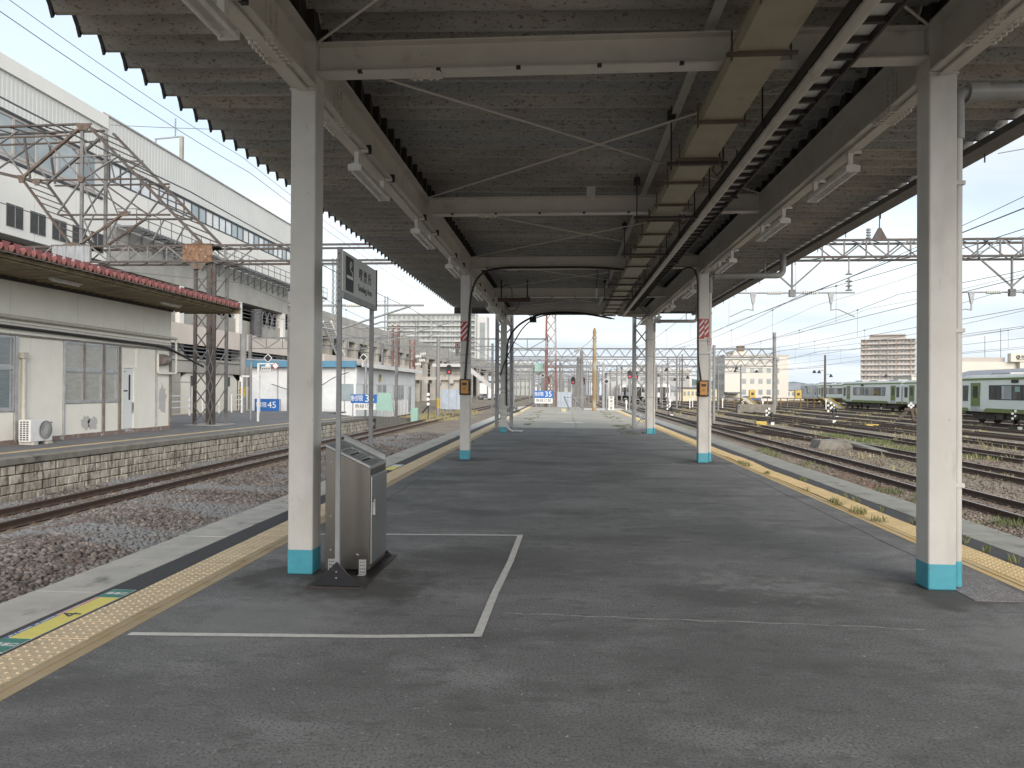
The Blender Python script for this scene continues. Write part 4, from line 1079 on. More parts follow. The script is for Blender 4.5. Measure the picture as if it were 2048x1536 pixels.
b = MB(); b.bar((-1.8, 24.6, .06), (-1.45, 24.4, .06), .12, .03); b.bar((-1.95, 24.3, .2), (-1.75, 24.5, .02), .04)
tag(b.build('loose_board', m_white), 'white board lying on the asphalt at the far left column foot', 'board')
# ================================================================ opposite platform and its stone wall
XW = -12.65
def zp(y): return -.21 - .007 * (min(y, 48) - 15.6)
op = thing('opposite_platform', (XW, 30, -1.2), 'opposite platform with a stained stone block wall, concrete coping and faded yellow line', None)
tag(op, kind='structure')
ys = [8 + 2 * i for i in range(21)]
def strip(x0, z0f, x1, z1f, ys, name, m, th=.1):
    b = MB(); vs = []
    for y in ys: vs += [(x0, y, z0f(y)), (x1, y, z1f(y)), (x0, y, z0f(y) - th), (x1, y, z1f(y) - th)]
    fs = []
    for i in range(len(ys) - 1):
        a = 4 * i; c = a + 4
        fs += [(a, a + 1, c + 1, c), (a + 2, c + 2, c + 3, a + 3), (a, c, c + 2, a + 2), (a + 1, a + 3, c + 3, c + 1)]
    fs += [(0, 2, 3, 1), (4 * (len(ys) - 1), 4 * (len(ys) - 1) + 1, 4 * (len(ys) - 1) + 3, 4 * (len(ys) - 1) + 2)]
    b.add(vs, fs)
    return b.build(name, m, op)
strip(XW - .45, lambda y: zp(y) + .005, XW - 1.05, lambda y: zp(y) + .012, ys, 'walkway_surface', m_opasph)
strip(XW - 1.051, lambda y: zp(y) + .014, XW - 1.33, lambda y: zp(y) + .017, ys, 'yellow_line', m_oppyel)
strip(XW - 1.331, lambda y: zp(y) + .014, -15.8, lambda y: -.20 if y < 30 else -.26, ys, 'walkway_surface', m_opasph)
strip(-15.81, lambda y: -.20 if y < 30 else -.26, -23.5, lambda y: -.26, [28 + 2 * i for i in range(13)], 'walkway_surface', m_opasph)
b = MB(); b.box(-23.8, -23.55, 28, 54, -.5, -.2); b.build('back_kerb', M('pale_kerb', (.55, .50, .40), (.48, .43, .34), 1, .9), op)
b = MB(); b.box(-23.4, XW - .46, 8, 48, -1.26, -.55); b.build('platform_fill', m_viad, op)
# coping blocks
for i in range(27):
    y = 8 + i * 1.5
    b = MB(); b.bar((XW - .22, y + .006, zp(y) - .075), (XW - .22, y + 1.494, zp(y + 1.5) - .075 + random.uniform(-.006, .006)), .50, .15)
    b.build('coping_block', m_opcop, op, bevel=.012)
# ramp at the far end
b = MB()
b.add([(XW - .02, 48.5, zp(48)), (XW - 5, 48.5, zp(48)), (XW - 5, 60, -1.0), (XW - .02, 60, -1.0), (XW - .02, 48.5, ZG), (XW - 5, 48.5, ZG), (XW - 5, 60, ZG), (XW - .02, 60, ZG)],
      [(0, 3, 2, 1), (0, 4, 7, 3), (1, 2, 6, 5), (0, 1, 5, 4), (2, 3, 7, 6)])
b.build('end_ramp', m_opcop, op)
# backing and individual stained blocks
b = MB(); b.box(XW - .25, XW - .035, 8, 48.4, ZG - .1, -.42); b.build('mortar_backing', m_joint, op)
bw, bh = .445, .218
blk = []
for v in range(6):
    w = .42 if v % 3 else .40
    b = MB()
    hw, hh = w / 2, bh / 2 - .008
    j = lambda: random.uniform(-.006, .006)
    fx = .035 + random.uniform(-.008, .012)
    vs = [(-.03, -hw, -hh), (-.03, hw, -hh), (-.03, hw, hh), (-.03, -hw, hh), (fx - .014, -hw + j(), -hh + j()), (fx - .014, hw + j(), -hh + j()), (fx - .014, hw + j(), hh + j()), (fx - .014, -hw + j(), hh + j()),
          (fx, -hw + .02, -hh + .018), (fx, hw - .02, -hh + .018), (fx, hw - .022, hh - .018), (fx, -hw + .02, hh - .016)]
    b.add(vs, [(8, 9, 10, 11), (4, 5, 9, 8), (5, 6, 10, 9), (6, 7, 11, 10), (7, 4, 8, 11), (0, 1, 5, 4), (1, 2, 6, 5), (2, 3, 7, 6), (3, 0, 4, 7)])
    blk.append(b.build('stone_block', m_block, op, origin=(0, 0, 0)))
cnt = 0; rest = []; usedb = set()
for i in range(90):
    for r in range(4):
        y = 13.2 + i * bw + (.22 if r % 2 else 0) + random.uniform(-.015, .015)
        z = zp(y) - .15 - .015 - bh * (r + .5)
        if y > 47.8 or z < ZG - .08: continue
        if cnt < 280:
            v = random.randrange(6); s_ = blk[v]
            if v in usedb:
                o = s_.copy(); COL.objects.link(o)
            else:
                o = s_; usedb.add(v)
            o.location = Vector((XW - .03, y, z)) - wloc(op); cnt += 1
        else: rest.append((y, z))
b = MB()
for (y, z) in rest: b.box(XW - .06, XW - .005 + random.uniform(-.006, .008), y - .213, y + .213, z - .1, z + .1)
tag(b.build('stone_course', m_block, op), kind='stuff')

# ================================================================ station office building with red awning
XB = -15.6
of = thing('station_office', (XB, 22, -.25), 'low cream panelled station office with peeling paint and a red corrugated awning', 'building')
b = MB(); b.box(XB - 7, XB - .03, 10, 28.0, -.3, 4.55); b.build('wall', m_cream, of)
FL = 2.905
# upper wall panels
yy = [10.2, 12.1, 14.0, 15.9, 17.8, 19.55, 21.0, 22.4, 23.75, 25.0, 26.1, 27.1, 28.0]
for a, c in zip(yy[:-1], yy[1:]):
    b = MB(); b.box(XB - .03, XB, a + .006, c - .006, FL + .03, 4.53); b.build('wall_panel', m_cream, of)
b = MB(); b.box(XB - .03, XB + .045, 10, 28.02, FL - .03, FL + .028); b.build('flashing', m_brown, of)
b = MB(); b.box(XB - .03, XB + .06, 10, 28.05, 4.42, 4.56); b.build('eave_beam', m_dark, of)
# lower wall panels between openings
for a, c in ((10.2, 12.5), (12.52, 14.6), (14.62, 16.5), (19.82, 20.35), (20.36, 21.2), (21.21, 21.74), (25.66, 26.0), (26.01, 26.9), (26.95, 27.86)):
    b = MB(); b.box(XB - .03, XB, a, c, -.12, FL - .03); b.build('wall_panel', m_cream, of)
b = MB(); b.box(XB - .03, XB + .03, 10, 28.0, -.34, -.07); b.build('plinth', m_plinth, of)
def window(y0, y1, ztop, zmid, zbot, cols, pm, skirt):
    w = MB(); w.box(XB - .028, XB + .03, y0, y0 + .05, zbot - .06, ztop); w.box(XB - .028, XB + .03, y1 - .05, y1, zbot - .06, ztop)
    w.box(XB - .028, XB + .028, y0 + .05, y1 - .05, ztop - .05, ztop); w.box(XB - .028, XB + .04, y0 + .05, y1 - .05, zbot - .06, zbot + .02)
    w.box(XB - .028, XB + .03, y0 + .05, y1 - .05, zmid - .05, zmid + .05)
    fr = w.build('window', m_alu, of)
    for (a, c) in cols:
        for (za, zb) in ((zbot + .02, zmid - .05), (zmid + .05, ztop - .05)):
            p = MB(); p.box(XB - .02, XB - .008, a, c, za, zb); p.build('pane', pm, fr)
            p = MB(); p.box(XB - .019, XB + .012, a, a + .03, za, zb); p.box(XB - .019, XB + .012, c - .03, c, za, zb); p.box(XB - .019, XB + .012, a + .03, c - .03, za, za + .03); p.box(XB - .019, XB + .012, a + .03, c - .03, zb - .03, zb); p.build('sash', m_alu, fr)
    return fr
window(21.80, 23.66, 2.87, 1.98, .98, ((21.85, 22.70), (22.75, 23.61)), m_blind, .5)
window(23.80, 24.56, 2.87, 1.98, .98, ((23.85, 24.42),), m_blind, .5)
window(16.6, 19.70, 2.87, 1.98, .80, ((16.65, 18.1), (18.15, 19.6)), m_bluepane, .5)
for (y, w, m) in ((19.72, .10, m_alu), (21.75, .05, m_alu), (23.68, .11, m_brown), (24.58, .10, m_brown), (22.705, .045, m_brown), (26.92, .04, m_alu), (27.88, .12, m_brown)):
    b = MB(); b.box(XB - .025, XB + .05, y, y + w, -.10 if w != .045 else 1.0, FL - .031); b.build('mullion', m, of)
for (a, c) in ((21.81, 23.67), (23.80, 24.57), (16.6, 19.7)):
    b = MB(); b.box(XB - .025, XB + .005, a, c, -.07, .90 if a > 20 else .72); b.build('skirt_panel', m_cream, of)
# door
dr = MB(); dr.box(XB - .028, XB + .005, 24.86, 25.45, -.04, 2.10); door = dr.build('door', M('pale_blue_door', (.70, .735, .72), (.66, .695, .68), 3, .5), of)
b = MB(); b.box(XB - .03, XB + .03, 24.78, 24.85, -.05, 2.18); b.box(XB - .03, XB + .03, 25.46, 25.63, -.05, 2.18); b.box(XB - .03, XB + .03, 24.85, 25.46, 2.11, 2.18); b.build('door_frame', m_cream, of)
b = MB(); b.box(XB + .006, XB + .012, 25.18, 25.28, .98, 1.88); b.build('glass_slit', m_ink, door)
b = MB(); b.box(XB + .006, XB + .05, 25.36, 25.42, .52, .9); b.mat(1); b.box(XB + .051, XB + .06, 25.37, 25.41, .62, .85); b.build('door_lock', [m_galv, m_ink], door)
b = MB(); b.box(XB + .006, XB + .01, 24.88, 25.12, 1.28, 1.33); b.box(XB + .006, XB + .01, 24.88, 24.99, 1.98, 2.0); b.build('name_plate', m_ink, door)
# peeled paint patches with ragged outline
def patch(cy, cz, ry, rz, seed):
    random.seed(seed); n = 22
    pl = []
    for i in range(n):
        a = 2 * math.pi * i / n; k = random.uniform(.7, 1.12)
        pl.append((cy + ry * k * math.cos(a), cz + rz * k * math.sin(a)))
    b = MB(); b.prism(pl, 'x', XB + .0005, XB + .0062); return b.build('peeled_patch', m_peel, of)
patch(22.85, .28, .24, .26, 3); patch(23.2, .22, .26, .24, 5); patch(27.4, .95, .30, .62, 8)
# pipes, hood
b = MB(); b.tube([(XB + .09, 12, 3.43), (XB + .09, 28.25, 3.36)], .06, 8); b.build('rain_gutter', m_palepipe, of)
b = MB(); b.tube([(XB + .1, 28.2, 3.35), (XB + .1, 28.2, 2.02), (XB + .1, 28.1, 1.98), (XB + .1, 26.94, 1.98), (XB + .1, 26.9, 2.05), (XB + .1, 26.9, 2.72)], .045, 8); b.build('rain_pipe', m_cream, of)
b = MB()
b.prism([(XB + .03, 2.28), (XB + .10, 2.28), (XB + .30, 2.36), (XB + .34, 2.46), (XB + .28, 2.60), (XB + .12, 2.70), (XB + .03, 2.72)], 'y', 27.05, 27.5); b.build('vent_hood', m_brown, of)
b = MB(); b.bar((XB + .06, 12, 3.23), (XB + .06, 28.0, 3.06), .03); b.bar((XB + .05, 12, 3.31), (XB + .05, 28.0, 3.16), .012); b.build('conduit', m_brown, of)
cable([(XB + .08, 12, 3.17), (XB + .08, 20, 3.10), (XB + .08, 24, 3.05), (XB + .09, 27.2, 3.0), (XB + .14, 28.0, 2.86), (XB + .3, 29, 2.55), (-15.9, 31.2, 2.35)], .045, 'thick black cable along the office wall running out to the rusty mast')
cable([(XB + .1, 28.2, 3.3), (XB + .2, 28.9, 2.75), (-15.8, 31.3, 2.65)], .018, 'thin black cable from the office corner to the rusty mast')
# awning
AX, AZ = -13.4, 4.71
aw_n = int((29.4 - 9) / .37)
b = MB(); b2 = MB()
NS = 8
def corr(t): # rounded crests, V-shaped troughs
    c = math.cos(2 * math.pi * t); return .5 + .5 * (abs(c) ** .75) * (1 if c > 0 else -1)
dz0 = .08
vs = []; yss = []
for i in range(aw_n * NS + 1):
    y = 29.4 - i * .37 / NS; h = .21 * corr(i / NS + .5)
    vs += [(AX, y, AZ + h), (XB - .2, y, AZ - .22 + h), (AX, y, AZ + h - .012), (XB - .2, y, AZ - .22 + h - .012)]
fs = []; 
for i in range(aw_n * NS):
    a = 4 * i; c = a + 4
    fs += [(a, a + 1, c + 1, c), (a + 2, c + 2, c + 3, a + 3), (a, c, c + 2, a + 2)]
b.mat(0); b.add(vs, fs)
b.m = [(0 if k % 3 == 0 else 1) for k in range(len(fs))]
b.build('awning_sheet', [m_red, m_awnin], of)
# red downturned edge strips, one per trough
def tooth(y):
    t = MB()
    pl = []
    for k in range(9):
        u = -.5 + k / 8; pl.append((u * .37, .21 * corr(u)))
    pl2 = [(u, w) for u, w in pl]
    poly = [(-.15, .222), (-.12, .19), (-.075, .09), (-.03, -.012), (.03, -.012), (.075, .09), (.12, .19), (.15, .222)]
    t.prism(poly, 'x', .002, .012)
    return t
tb = tooth(0); t0 = tb.build('awning_edge', m_red, of, origin=(0, 0, 0))
gb = MB()
poly = [(-.185, .19), (-.15, .20), (-.105, .19), (-.06, .08), (-.02, -.02), (.02, -.02), (.06, .08), (.105, .19), (.15, .20), (.185, .19), (.185, .11), (.15, .06), (.08, -.05), (-.08, -.05), (-.15, .06), (-.185, .11)]
for i in range(aw_n):
    y = 29.4 - (i + .5) * .37
    o = t0 if i == 0 else t0.copy()
    if i: COL.objects.link(o)
    o.location = Vector((AX, y, AZ)) - wloc(of)
b = MB(); b.bar((AX - .3, 9, AZ - .07), (AX - .3, 29.3, AZ - .07), .06, .10); b.box(XB - .2, AX - .02, 29.38, 29.42, AZ - .22, AZ - .02); b.build('awning_rail', m_awnin, of)
b = MB(); b.box(XB + .06, AX - .34, 9, 29.37, AZ - .17, AZ - .13); b.build('soffit', m_awnin, of)
for (y, lb) in ((20.3, 'tube light under the red awning, nearer the camera'), (26.0, 'tube light under the red awning, near its far end')):
    t = thing('awning_light', (-14.5, y, 4.4), lb, 'ceiling light', 'tube lights under the red awning')
    b = MB(); b.box(-14.58, -14.42, y - .62, y + .62, 4.47, 4.53); b.build('reflector', m_lamp, t)
    b = MB(); b.tube([(-14.5, y - .6, 4.44), (-14.5, y + .6, 4.44)], .018, 8); b.build('tube', m_tube, t)
# air-conditioner outdoor unit
ac = thing('air_conditioner', (-15.2, 20.0, -.24), 'white air conditioner outdoor unit on blocks by the cream wall', 'air conditioner')
ax0, ax1, ay0, ay1, az0, az1 = -15.38, -15.02, 19.62, 20.52, -.13, .50
b = MB(); b.box(ax0, ax1, ay0, ay1, az0, az1); b.build('casing', m_white, ac, bevel=.02)
b = MB()
b.disc((ax1 + .004, 20.22, .19), (1, 0, 0), .27, .006, 28); b.build('fan_recess', m_louv, ac)
b = MB()
for k in range(28):
    a = 2 * math.pi * k / 28; b.bar((ax1 + .012, 20.22 + .05 * math.cos(a), .19 + .05 * math.sin(a)), (ax1 + .012, 20.22 + .265 * math.cos(a + .35), .19 + .265 * math.sin(a + .35)), .012, .012)
for r in (.10, .18, .268):
    pts = [(ax1 + .013, 20.22 + r * math.cos(2 * math.pi * k / 28), .19 + r * math.sin(2 * math.pi * k / 28)) for k in range(29)]
    b.tube(pts, .006, 5)
b.disc((ax1 + .016, 20.22, .19), (1, 0, 0), .05, .012, 14); b.build('fan_grille', M('grille', (.42, .42, .41), None, 5, .5), ac)
b = MB()
for i in range(3):
    for k in range(9): b.box(ax0 + .05 + i * .095, ax0 + .115 + i * .095, ay0 - .004, ay0 - .001, az0 + .05 + k * .062, az0 + .09 + k * .062)
b.build('side_slots', m_louv, ac)
b = MB(); b.box(ax1 + .001, ax1 + .004, 20.40, 20.50, .38, .41); b.build('label_plate', m_ink, ac)
for y in (19.78, 20.36):
    b = MB(); b.box(ax0 - .03, ax1 + .05, y - .09, y + .09, -.24, -.131); b.build('support_block', m_conc, ac)
b = MB(); b.tube([(XB + .09, 19.98, .45), (XB + .09, 19.98, 2.25)], .065, 8); b.box(XB + .005, XB + .17, 19.89, 20.08, 2.25, 2.42); b.build('pipe_cover', m_palepipe, ac)

# ================================================================ rusty mast, gantry beam and upper tower
YM = 32.0
mast = thing('catenary_mast', (-16.25, YM, -.3), 'rusty lattice catenary mast standing on the opposite platform', 'catenary mast')
mx0, mx1 = -16.70, -15.82
for (x, y, m) in ((mx0, YM, m_rust), (mx1, YM, m_rust), (mx0 + .1, YM + 1.0, m_greylat), (mx1 + .1, YM + 1.0, m_greylat), (-16.05, YM + .02, m_rust)):
    b = MB(); b.bar((x, y, -.32), (x, y, 7.05), .13 if x != -16.05 else .2, .12); b.build('leg', m, mast)
z = -.25; k = 0
while z < 6.6:
    for (pa, pb) in (((mx0, YM - .07, z), (-16.05, YM - .07, z + .85)), ((-16.05, YM - .08, z), (mx0, YM - .08, z + .85)), ((-16.05, YM - .07, z), (mx1, YM - .07, z + .85)), ((mx1, YM - .085, z), (-16.05, YM - .085, z + .85)), ((mx1 + .07, YM, z), (mx1 + .12, YM + 1, z + .85))):
        b = MB(); b.bar(pa, pb, .055, .014, up=(0, 1, 0)); b.build('lacing_bar', m_rust if z > 3 else m_greylat, mast)
    z += .85
b = MB(); b.box(mx0 - .3, mx1 + .4, YM - .4, YM + 1.3, -.34, -.24); b.build('footing', m_viad, mast)
gan = thing('gantry_beam', (8, YM, 7.1), 'long rusty lattice gantry beam spanning all tracks above the canopy', 'catenary gantry')
XG0, XG1 = -27, 36
for (y, z, m) in ((YM - .1, 7.12, m_rust), (YM - .1, 7.83, m_rust), (YM + .75, 7.12, m_rust), (YM + .75, 7.83, m_rust)):
    b = MB(); b.box(XG0, XG1, y - .045, y + .045, z - .045, z + .045); b.build('chord', m, gan)
x = XG0; k = 0
while x < XG1:
    if not (-14 < x + .5 < 7) :
        for (y) in (YM - .16, YM + .81):
            b = MB(); b.bar((x + .05, y, 7.15 if k % 2 else 7.8), (x + .85, y, 7.8 if k % 2 else 7.15), .06, .02, up=(0, 1, 0)); b.build('lacing_bar', m_greylat, gan)
        b = MB(); b.bar((x, YM - .1, 7.88), (x + .9, YM + .75, 7.88), .05, .02); b.bar((x, YM + .75, 7.07), (x + .9, YM - .1, 7.07), .05, .02); b.build('cross_lacing', m_rust, gan)
        b = MB(); b.box(x - .02, x + .04, YM - .15, YM - .11, 7.15, 7.8); b.build('upright', m_greylat, gan)
    x += .9; k += 1
for (x0, x1, m, lo) in ((-17.22, -15.85, m_rustplate, 1), (-23.4, -21.6, m_greyplate, 0)):
    b = MB(); b.box(x0, x1, YM - .2, YM - .165, 7.10, 7.86)
    b.mat(1)
    for xx in np.linspace(x0 + .06, x1 - .06, 9):
        for z in (7.13, 7.83): b.disc((xx, YM - .205, z), (0, 1, 0), .02, .02, 6)
    for z in np.linspace(7.2, 7.76, 7):
        for xx in np.linspace(x0 + .25, x1 - .25, 4): b.disc((xx, YM - .205, z), (0, 1, 0), .018, .02, 6)
    b.build('gusset_plate', [m, m_dkplate], gan)
    b = MB(); b.box(x0 - .03, x1 + .03, YM - .22, YM + .8, 7.865, 7.90); b.box(x0 - .03, x1 + .03, YM - .22, YM - .1, 7.06, 7.095); b.build('flange_plate', m_dkplate, gan)
    b = MB(); b.prism([(x0 + .4, 7.905), (x1 - .4, 7.905), ((x0 + x1) / 2 + .12, 8.03), ((x0 + x1) / 2 - .12, 8.03)], 'y', YM - .15, YM - .12); b.build('gusset_plate', m_dkplate, gan)
    if lo: b = MB(); b.prism([(x0 + .24, 7.055), (x1 - .24, 7.055), (x1 - .46, 6.76), (x0 + .46, 6.76)], 'y', YM - .19, YM - .165); b.build('gusset_plate', m_dkplate, gan)
tw = thing('upper_tower_frame', (-22, YM, 7.9), 'rusty braced tower frame standing on top of the gantry beam', 'lattice tower')
A = (-21.75, 13.30); B = (-16.45, 8.0); Cn = (-22.5, 8.0)
K1, K2 = (-25.0, 11.0), (-24.15, 10.75)
bars = []
for dy, mm in ((-.05, m_rust), (.85, m_greylat)):
    sh = .55 if dy > 0 else 0
    def s2(p): return (p[0] + sh, YM + dy, p[1])
    bars += [(s2(A), s2(B), .12, m_rust), (s2((-29, 13.35)), s2((-22.2, 13.45)), .09, m_rust), (s2((-29, 12.85)), s2((-22.4, 12.95)), .07, m_dkplate),
             (s2(K1), s2((-22.7, 8.05)), .10, m_rust), (s2((-22.1, 8.0)), s2((-22.1, 13.2)), .11, m_greylat),
             (s2((-29, 11.95)), s2(K1), .11, m_rust), (s2(K1), s2((-22.3, 13.2)), .11, m_dkplate if dy < 0 else m_greylat),
             (s2((-24.9, 12.9)), s2((-24.6, 11.0)), .07, m_rust), (s2((-26.6, 13.2)), s2((-24.9, 11.1)), .06, m_greylat), (s2((-27.5, 11.7)), s2((-25.2, 13.2)), .06, m_greylat),
             (s2((-24.6, 10.9)), s2((-19.0, 10.9)), .07, m_rust), (s2((-23.2, 9.3)), s2((-17.9, 9.25)), .08, m_rust), (s2((-23.6, 11.95)), s2((-20.3, 12.0)), .07, m_greylat),
             (s2((-22.0, 8.1)), s2((-20.2, 9.25)), .06, m_greylat), (s2((-22.1, 10.9)), s2((-20.3, 12.0)), .06, m_greylat), (s2((-22.1, 10.9)), s2((-19.9, 9.4)), .07, m_rust), (s2((-22.1, 10.9)), s2((-23.3, 9.3)), .06, m_greylat),
             (s2((-22.1, 10.9)), s2((-24.0, 12.9)), .06, m_greylat), (s2((-22.1, 12.9)), s2((-21.6, 10.9)), .05, m_greylat), (s2((-22.1, 10.9)), s2((-21.4, 9.3)), .05, m_greylat), (s2((-22.1, 9.3)), s2((-21.5, 8.0)), .05, m_greylat), (s2((-22.1, 8.1)), s2((-21.5, 9.3)), .05, m_greylat),
             (s2((-20.2, 9.25)), s2((-19.0, 10.8)), .06, m_greylat), (s2((-18.6, 9.25)), s2((-18.0, 9.6)), .05, m_greylat), (s2((-18.2, 9.0)), s2((-18.7, 8.1)), .05, m_greylat), (s2((-20.2, 9.25)), s2((-22.0, 8.05)), .09, m_dkplate), (s2((-20.2, 9.3)), s2((-21.0, 8.6)), .06, m_dkplate)]
for q in range(12):      # lacing between the two faces along the raking leg and the boom
    f = q / 12; g2 = (q + .8) / 12
    pA = (A[0] + (B[0] - A[0]) * f, YM - .05, A[1] + (B[1] - A[1]) * f); pB = (A[0] + .55 + (B[0] - A[0]) * g2, YM + .85, A[1] + (B[1] - A[1]) * g2)
    bars.append((pA, pB, .05, m_rust))
    if q < 8: bars.append(((-29 + q * .85, YM - .05, 13.36), (-28.6 + q * .85, YM + .85, 13.36), .05, m_rust)); bars.append(((K1[0] + (2.3) * q / 8, YM - .05, K1[1] - 2.95 * q / 8), (K1[0] + .55 + 2.3 * (q + .8) / 8, YM + .85, K1[1] - 2.95 * (q + .8) / 8), .045, m_rust))
for (p, q, w, m) in bars:
    b = MB(); b.bar(p, q, w * 1.25, w * .9); b.build('lattice_bar', m, tw)
for (x, z, w, h) in ((-22.0, 13.3, 1.1, .45), (-24.95, 10.95, .55, .5), (-24.2, 10.8, .5, .45), (-22.1, 10.9, .5, .4), (-20.0, 9.3, .8, .3)):
    b = MB(); b.prism([(x - w * .38, z + h * .36), (x + w * .38, z + h * .32), (x + w * .18, z - h * .36), (x - w * .18, z - h * .36)], 'y', YM - .16, YM - .12); b.build('gusset_plate', m_dkplate, tw)
# ================================================================ elevated station hall and viaduct (left)
XH = -30.0
hall = thing('elevated_station_hall', (XH - 10, 55, ZG), 'huge white elevated railway station hall with a ribbon of windows', 'station building')
YN, YJ, YF = 18.0, 45.8, 86.0
b = MB(); b.box(XH - 24, XH - .02, YN, YJ, 9.62, 19.0); b.box(XH - 24, XH - .02, YJ, YF, 10.7, 19.15); b.build('body', m_hallwall, hall)
b = MB(); b.box(XH - 24, XH + .12, YN, YJ - .01, 18.28, 19.1); b.build('parapet_band', m_hallwhite, hall)
b = MB(); b.box(XH - .02, XH + .06, YJ - .5, YJ, 15.9, 19.25); b.build('corner_trim', m_hallgrey, hall)
# corrugated cladding: vertical ribs
def ribs(y0, y1, z0, z1, step, name, dx=.0):
    b = MB(); y = y0
    while y < y1: b.box(XH - .02, XH - .006 + dx, y, y + step * .5, z0, z1); y += step
    tag(b.build(name, m_hallwall, hall), kind='stuff')
ribs(YN, YJ - .6, 16.15, 18.28, .32, 'wall_rib'); ribs(YJ, YF, 16.3, 19.2, .4, 'wall_rib')
b = MB(); b.box(XH - 24, XH + .08, YJ, YF, 19.16, 19.26); b.build('roof_edge', m_hallgrey, hall)
# windows
def winrow(y0, y1, z0, z1, step, fr, gl, fw):
    y = y0
    while y + step <= y1 + .01:
        w = MB(); w.box(XH - .01, XH + .07, y, y + fw, z0, z1); w.box(XH - .01, XH + .07, y + fw, y + step, z0, z0 + fw); w.box(XH - .01, XH + .07, y + fw, y + step, z1 - fw, z1)
        o = w.build('window', fr, hall)
        p = MB(); p.box(XH, XH + .02, y + fw, y + step, z0 + fw, z1 - fw); p.build('pane', gl[random.randrange(len(gl))], o)
        y += step
winrow(YN + .3, YJ - .6, 13.85, 16.1, 1.75, m_hallgrey, [m_glass, m_glass, m_bluepane], .16)
winrow(YJ + .2, YF, 14.95, 16.25, 1.178, m_frame, [m_glasspale, m_glasspale, m_glass, m_white], .10)
b = MB(); b.box(XH - .01, XH + .14, YN, YJ - .5, 16.1, 16.22); b.box(XH - .01, XH + .12, YN, YJ - .5, 13.52, 13.66); b.build('window_head', m_frame, hall)
b = MB(); b.box(XH - .01, XH + .05, YN, YJ - .5, 13.66, 13.84); b.build('grey_sill_band', m_hallgrey, hall)
b = MB(); b.box(XH - .01, XH + .1, YJ, YF, 16.26, 16.34); b.build('window_head', m_frame, hall)
y = YN
while y < YJ - 1:
    b = MB(); b.box(XH - .015, XH + .05, y + .03, min(y + 3.52, YJ), 9.6, 13.5); b.build('wall_panel', m_hallwhite, hall); y += 3.55
y = 30.1
while y < 45:
    l = MB(); l.box(XH + .051, XH + .07, y, y + 1.25, 10.05, 11.3); l.box(XH + .07, XH + .10, y + .6, y + .65, 10.05, 11.3)
    o = l.build('louvre', m_hallgrey, hall)
    s_ = MB()
    for q in range(14): s_.bar((XH + .085, y + .03, 10.1 + q * .087), (XH + .085, y + 1.22, 10.1 + q * .087), .03, .05)
    s_.box(XH + .0705, XH + .074, y + .03, y + 1.22, 10.07, 11.28); s_.build('louvre_slats', m_louv, o)
    y += 1.76
b = MB(); b.box(XH - .015, XH + .04, YJ, YF, 12.35, 14.95); b.build('lower_wall', m_hallwhite, hall)
y = YJ
while y < YF: 
    b = MB(); b.box(XH + .04, XH + .05, y, y + .04, 12.35, 14.9); b.build('panel_joint', m_hallgrey, hall); y += 4.7
# pole with arm on the hall roof
ph = thing('roof_pole', (XH - 6, 66, 19), 'thin pole with a bracket arm standing on the station hall roof', 'pole')
b = MB(); b.box(-36.15, -35.85, 66, 66.3, 19.0, 24.9); b.build('pole_shaft', M('tanpole', (.30, .28, .24), None, 1, .8), ph)
b = MB(); b.bar((-38.6, 66.1, 24.7), (-35.9, 66.1, 24.9), .12); b.tube([(-38.5, 66.1, 24.7), (-38.5, 66.1, 23.1)], .07, 6); b.bar((-36.6, 66.1, 24.9), (-36.6, 66.1, 26.6), .1); b.build('bracket_arm', m_galvp, ph)
# catwalk
cw = thing('catwalk', (XH + .8, 64, 12), 'grey steel catwalk with railings and brackets along the hall wall', 'walkway')
b = MB(); [b.box(XH + .06, XH + 1.5, YJ + 1 + .35 * q, YJ + 1.16 + .35 * q, 12.14, 12.2) for q in range(112)]; b.box(XH + 1.42, XH + 1.5, YJ + 1, YF, 12.0, 12.119); b.build('deck', m_catw, cw)
b = MB()
for z in (12.75, 13.3): b.bar((XH + 1.46, YJ + 1, z), (XH + 1.46, YF, z), .05)
b.bar((XH + .1, YJ + 1, 13.3), (XH + 1.46, YJ + 1, 13.3), .05); b.build('handrail', m_catw, cw)
y = YJ + 1
br = MB(); br.bar((XH + .1, 0, 11.1), (XH + 1.4, 0, 12.1), .06); br.bar((XH + .1, 0, 12.1), (XH + 1.45, 0, 12.09), .07); br.bar((XH + .1, 0, 11.0), (XH + .1, 0, 12.1), .07)
bo = br.build('bracket', m_catw, cw, origin=(XH, 0, 11)); ps = MB(); ps.bar((XH + 1.46, 0, 12.2), (XH + 1.46, 0, 13.3), .05); po = ps.build('rail_post', m_catw, cw, origin=(XH + 1.46, 0, 12.2))
k = 0
while y < YF:
    for s_ in (bo, po):
        o = s_ if k == 0 else s_.copy()
        if k: COL.objects.link(o)
        o.location.y = y - wloc(cw).y
    y += 1.45; k += 1
# viaduct below and beyond the hall
vd = thing('railway_viaduct', (XH - 5, 150, ZG), 'long weathered concrete railway viaduct on square piers', 'viaduct')
for i, (a, c) in enumerate(((46.0, 55), (55, 65.5), (65.5, 76), (76, 86.5))):
    b = MB(); b.box(XH - 8, XH + .02, a, c - .03, 9.35, 12.09); b.build('edge_beam', m_viad, vd)
b = MB(); b.box(XH - 22, XH - 1.2, 18, 86.5, 8.9, 9.55); b.build('deck_soffit', m_void, vd)
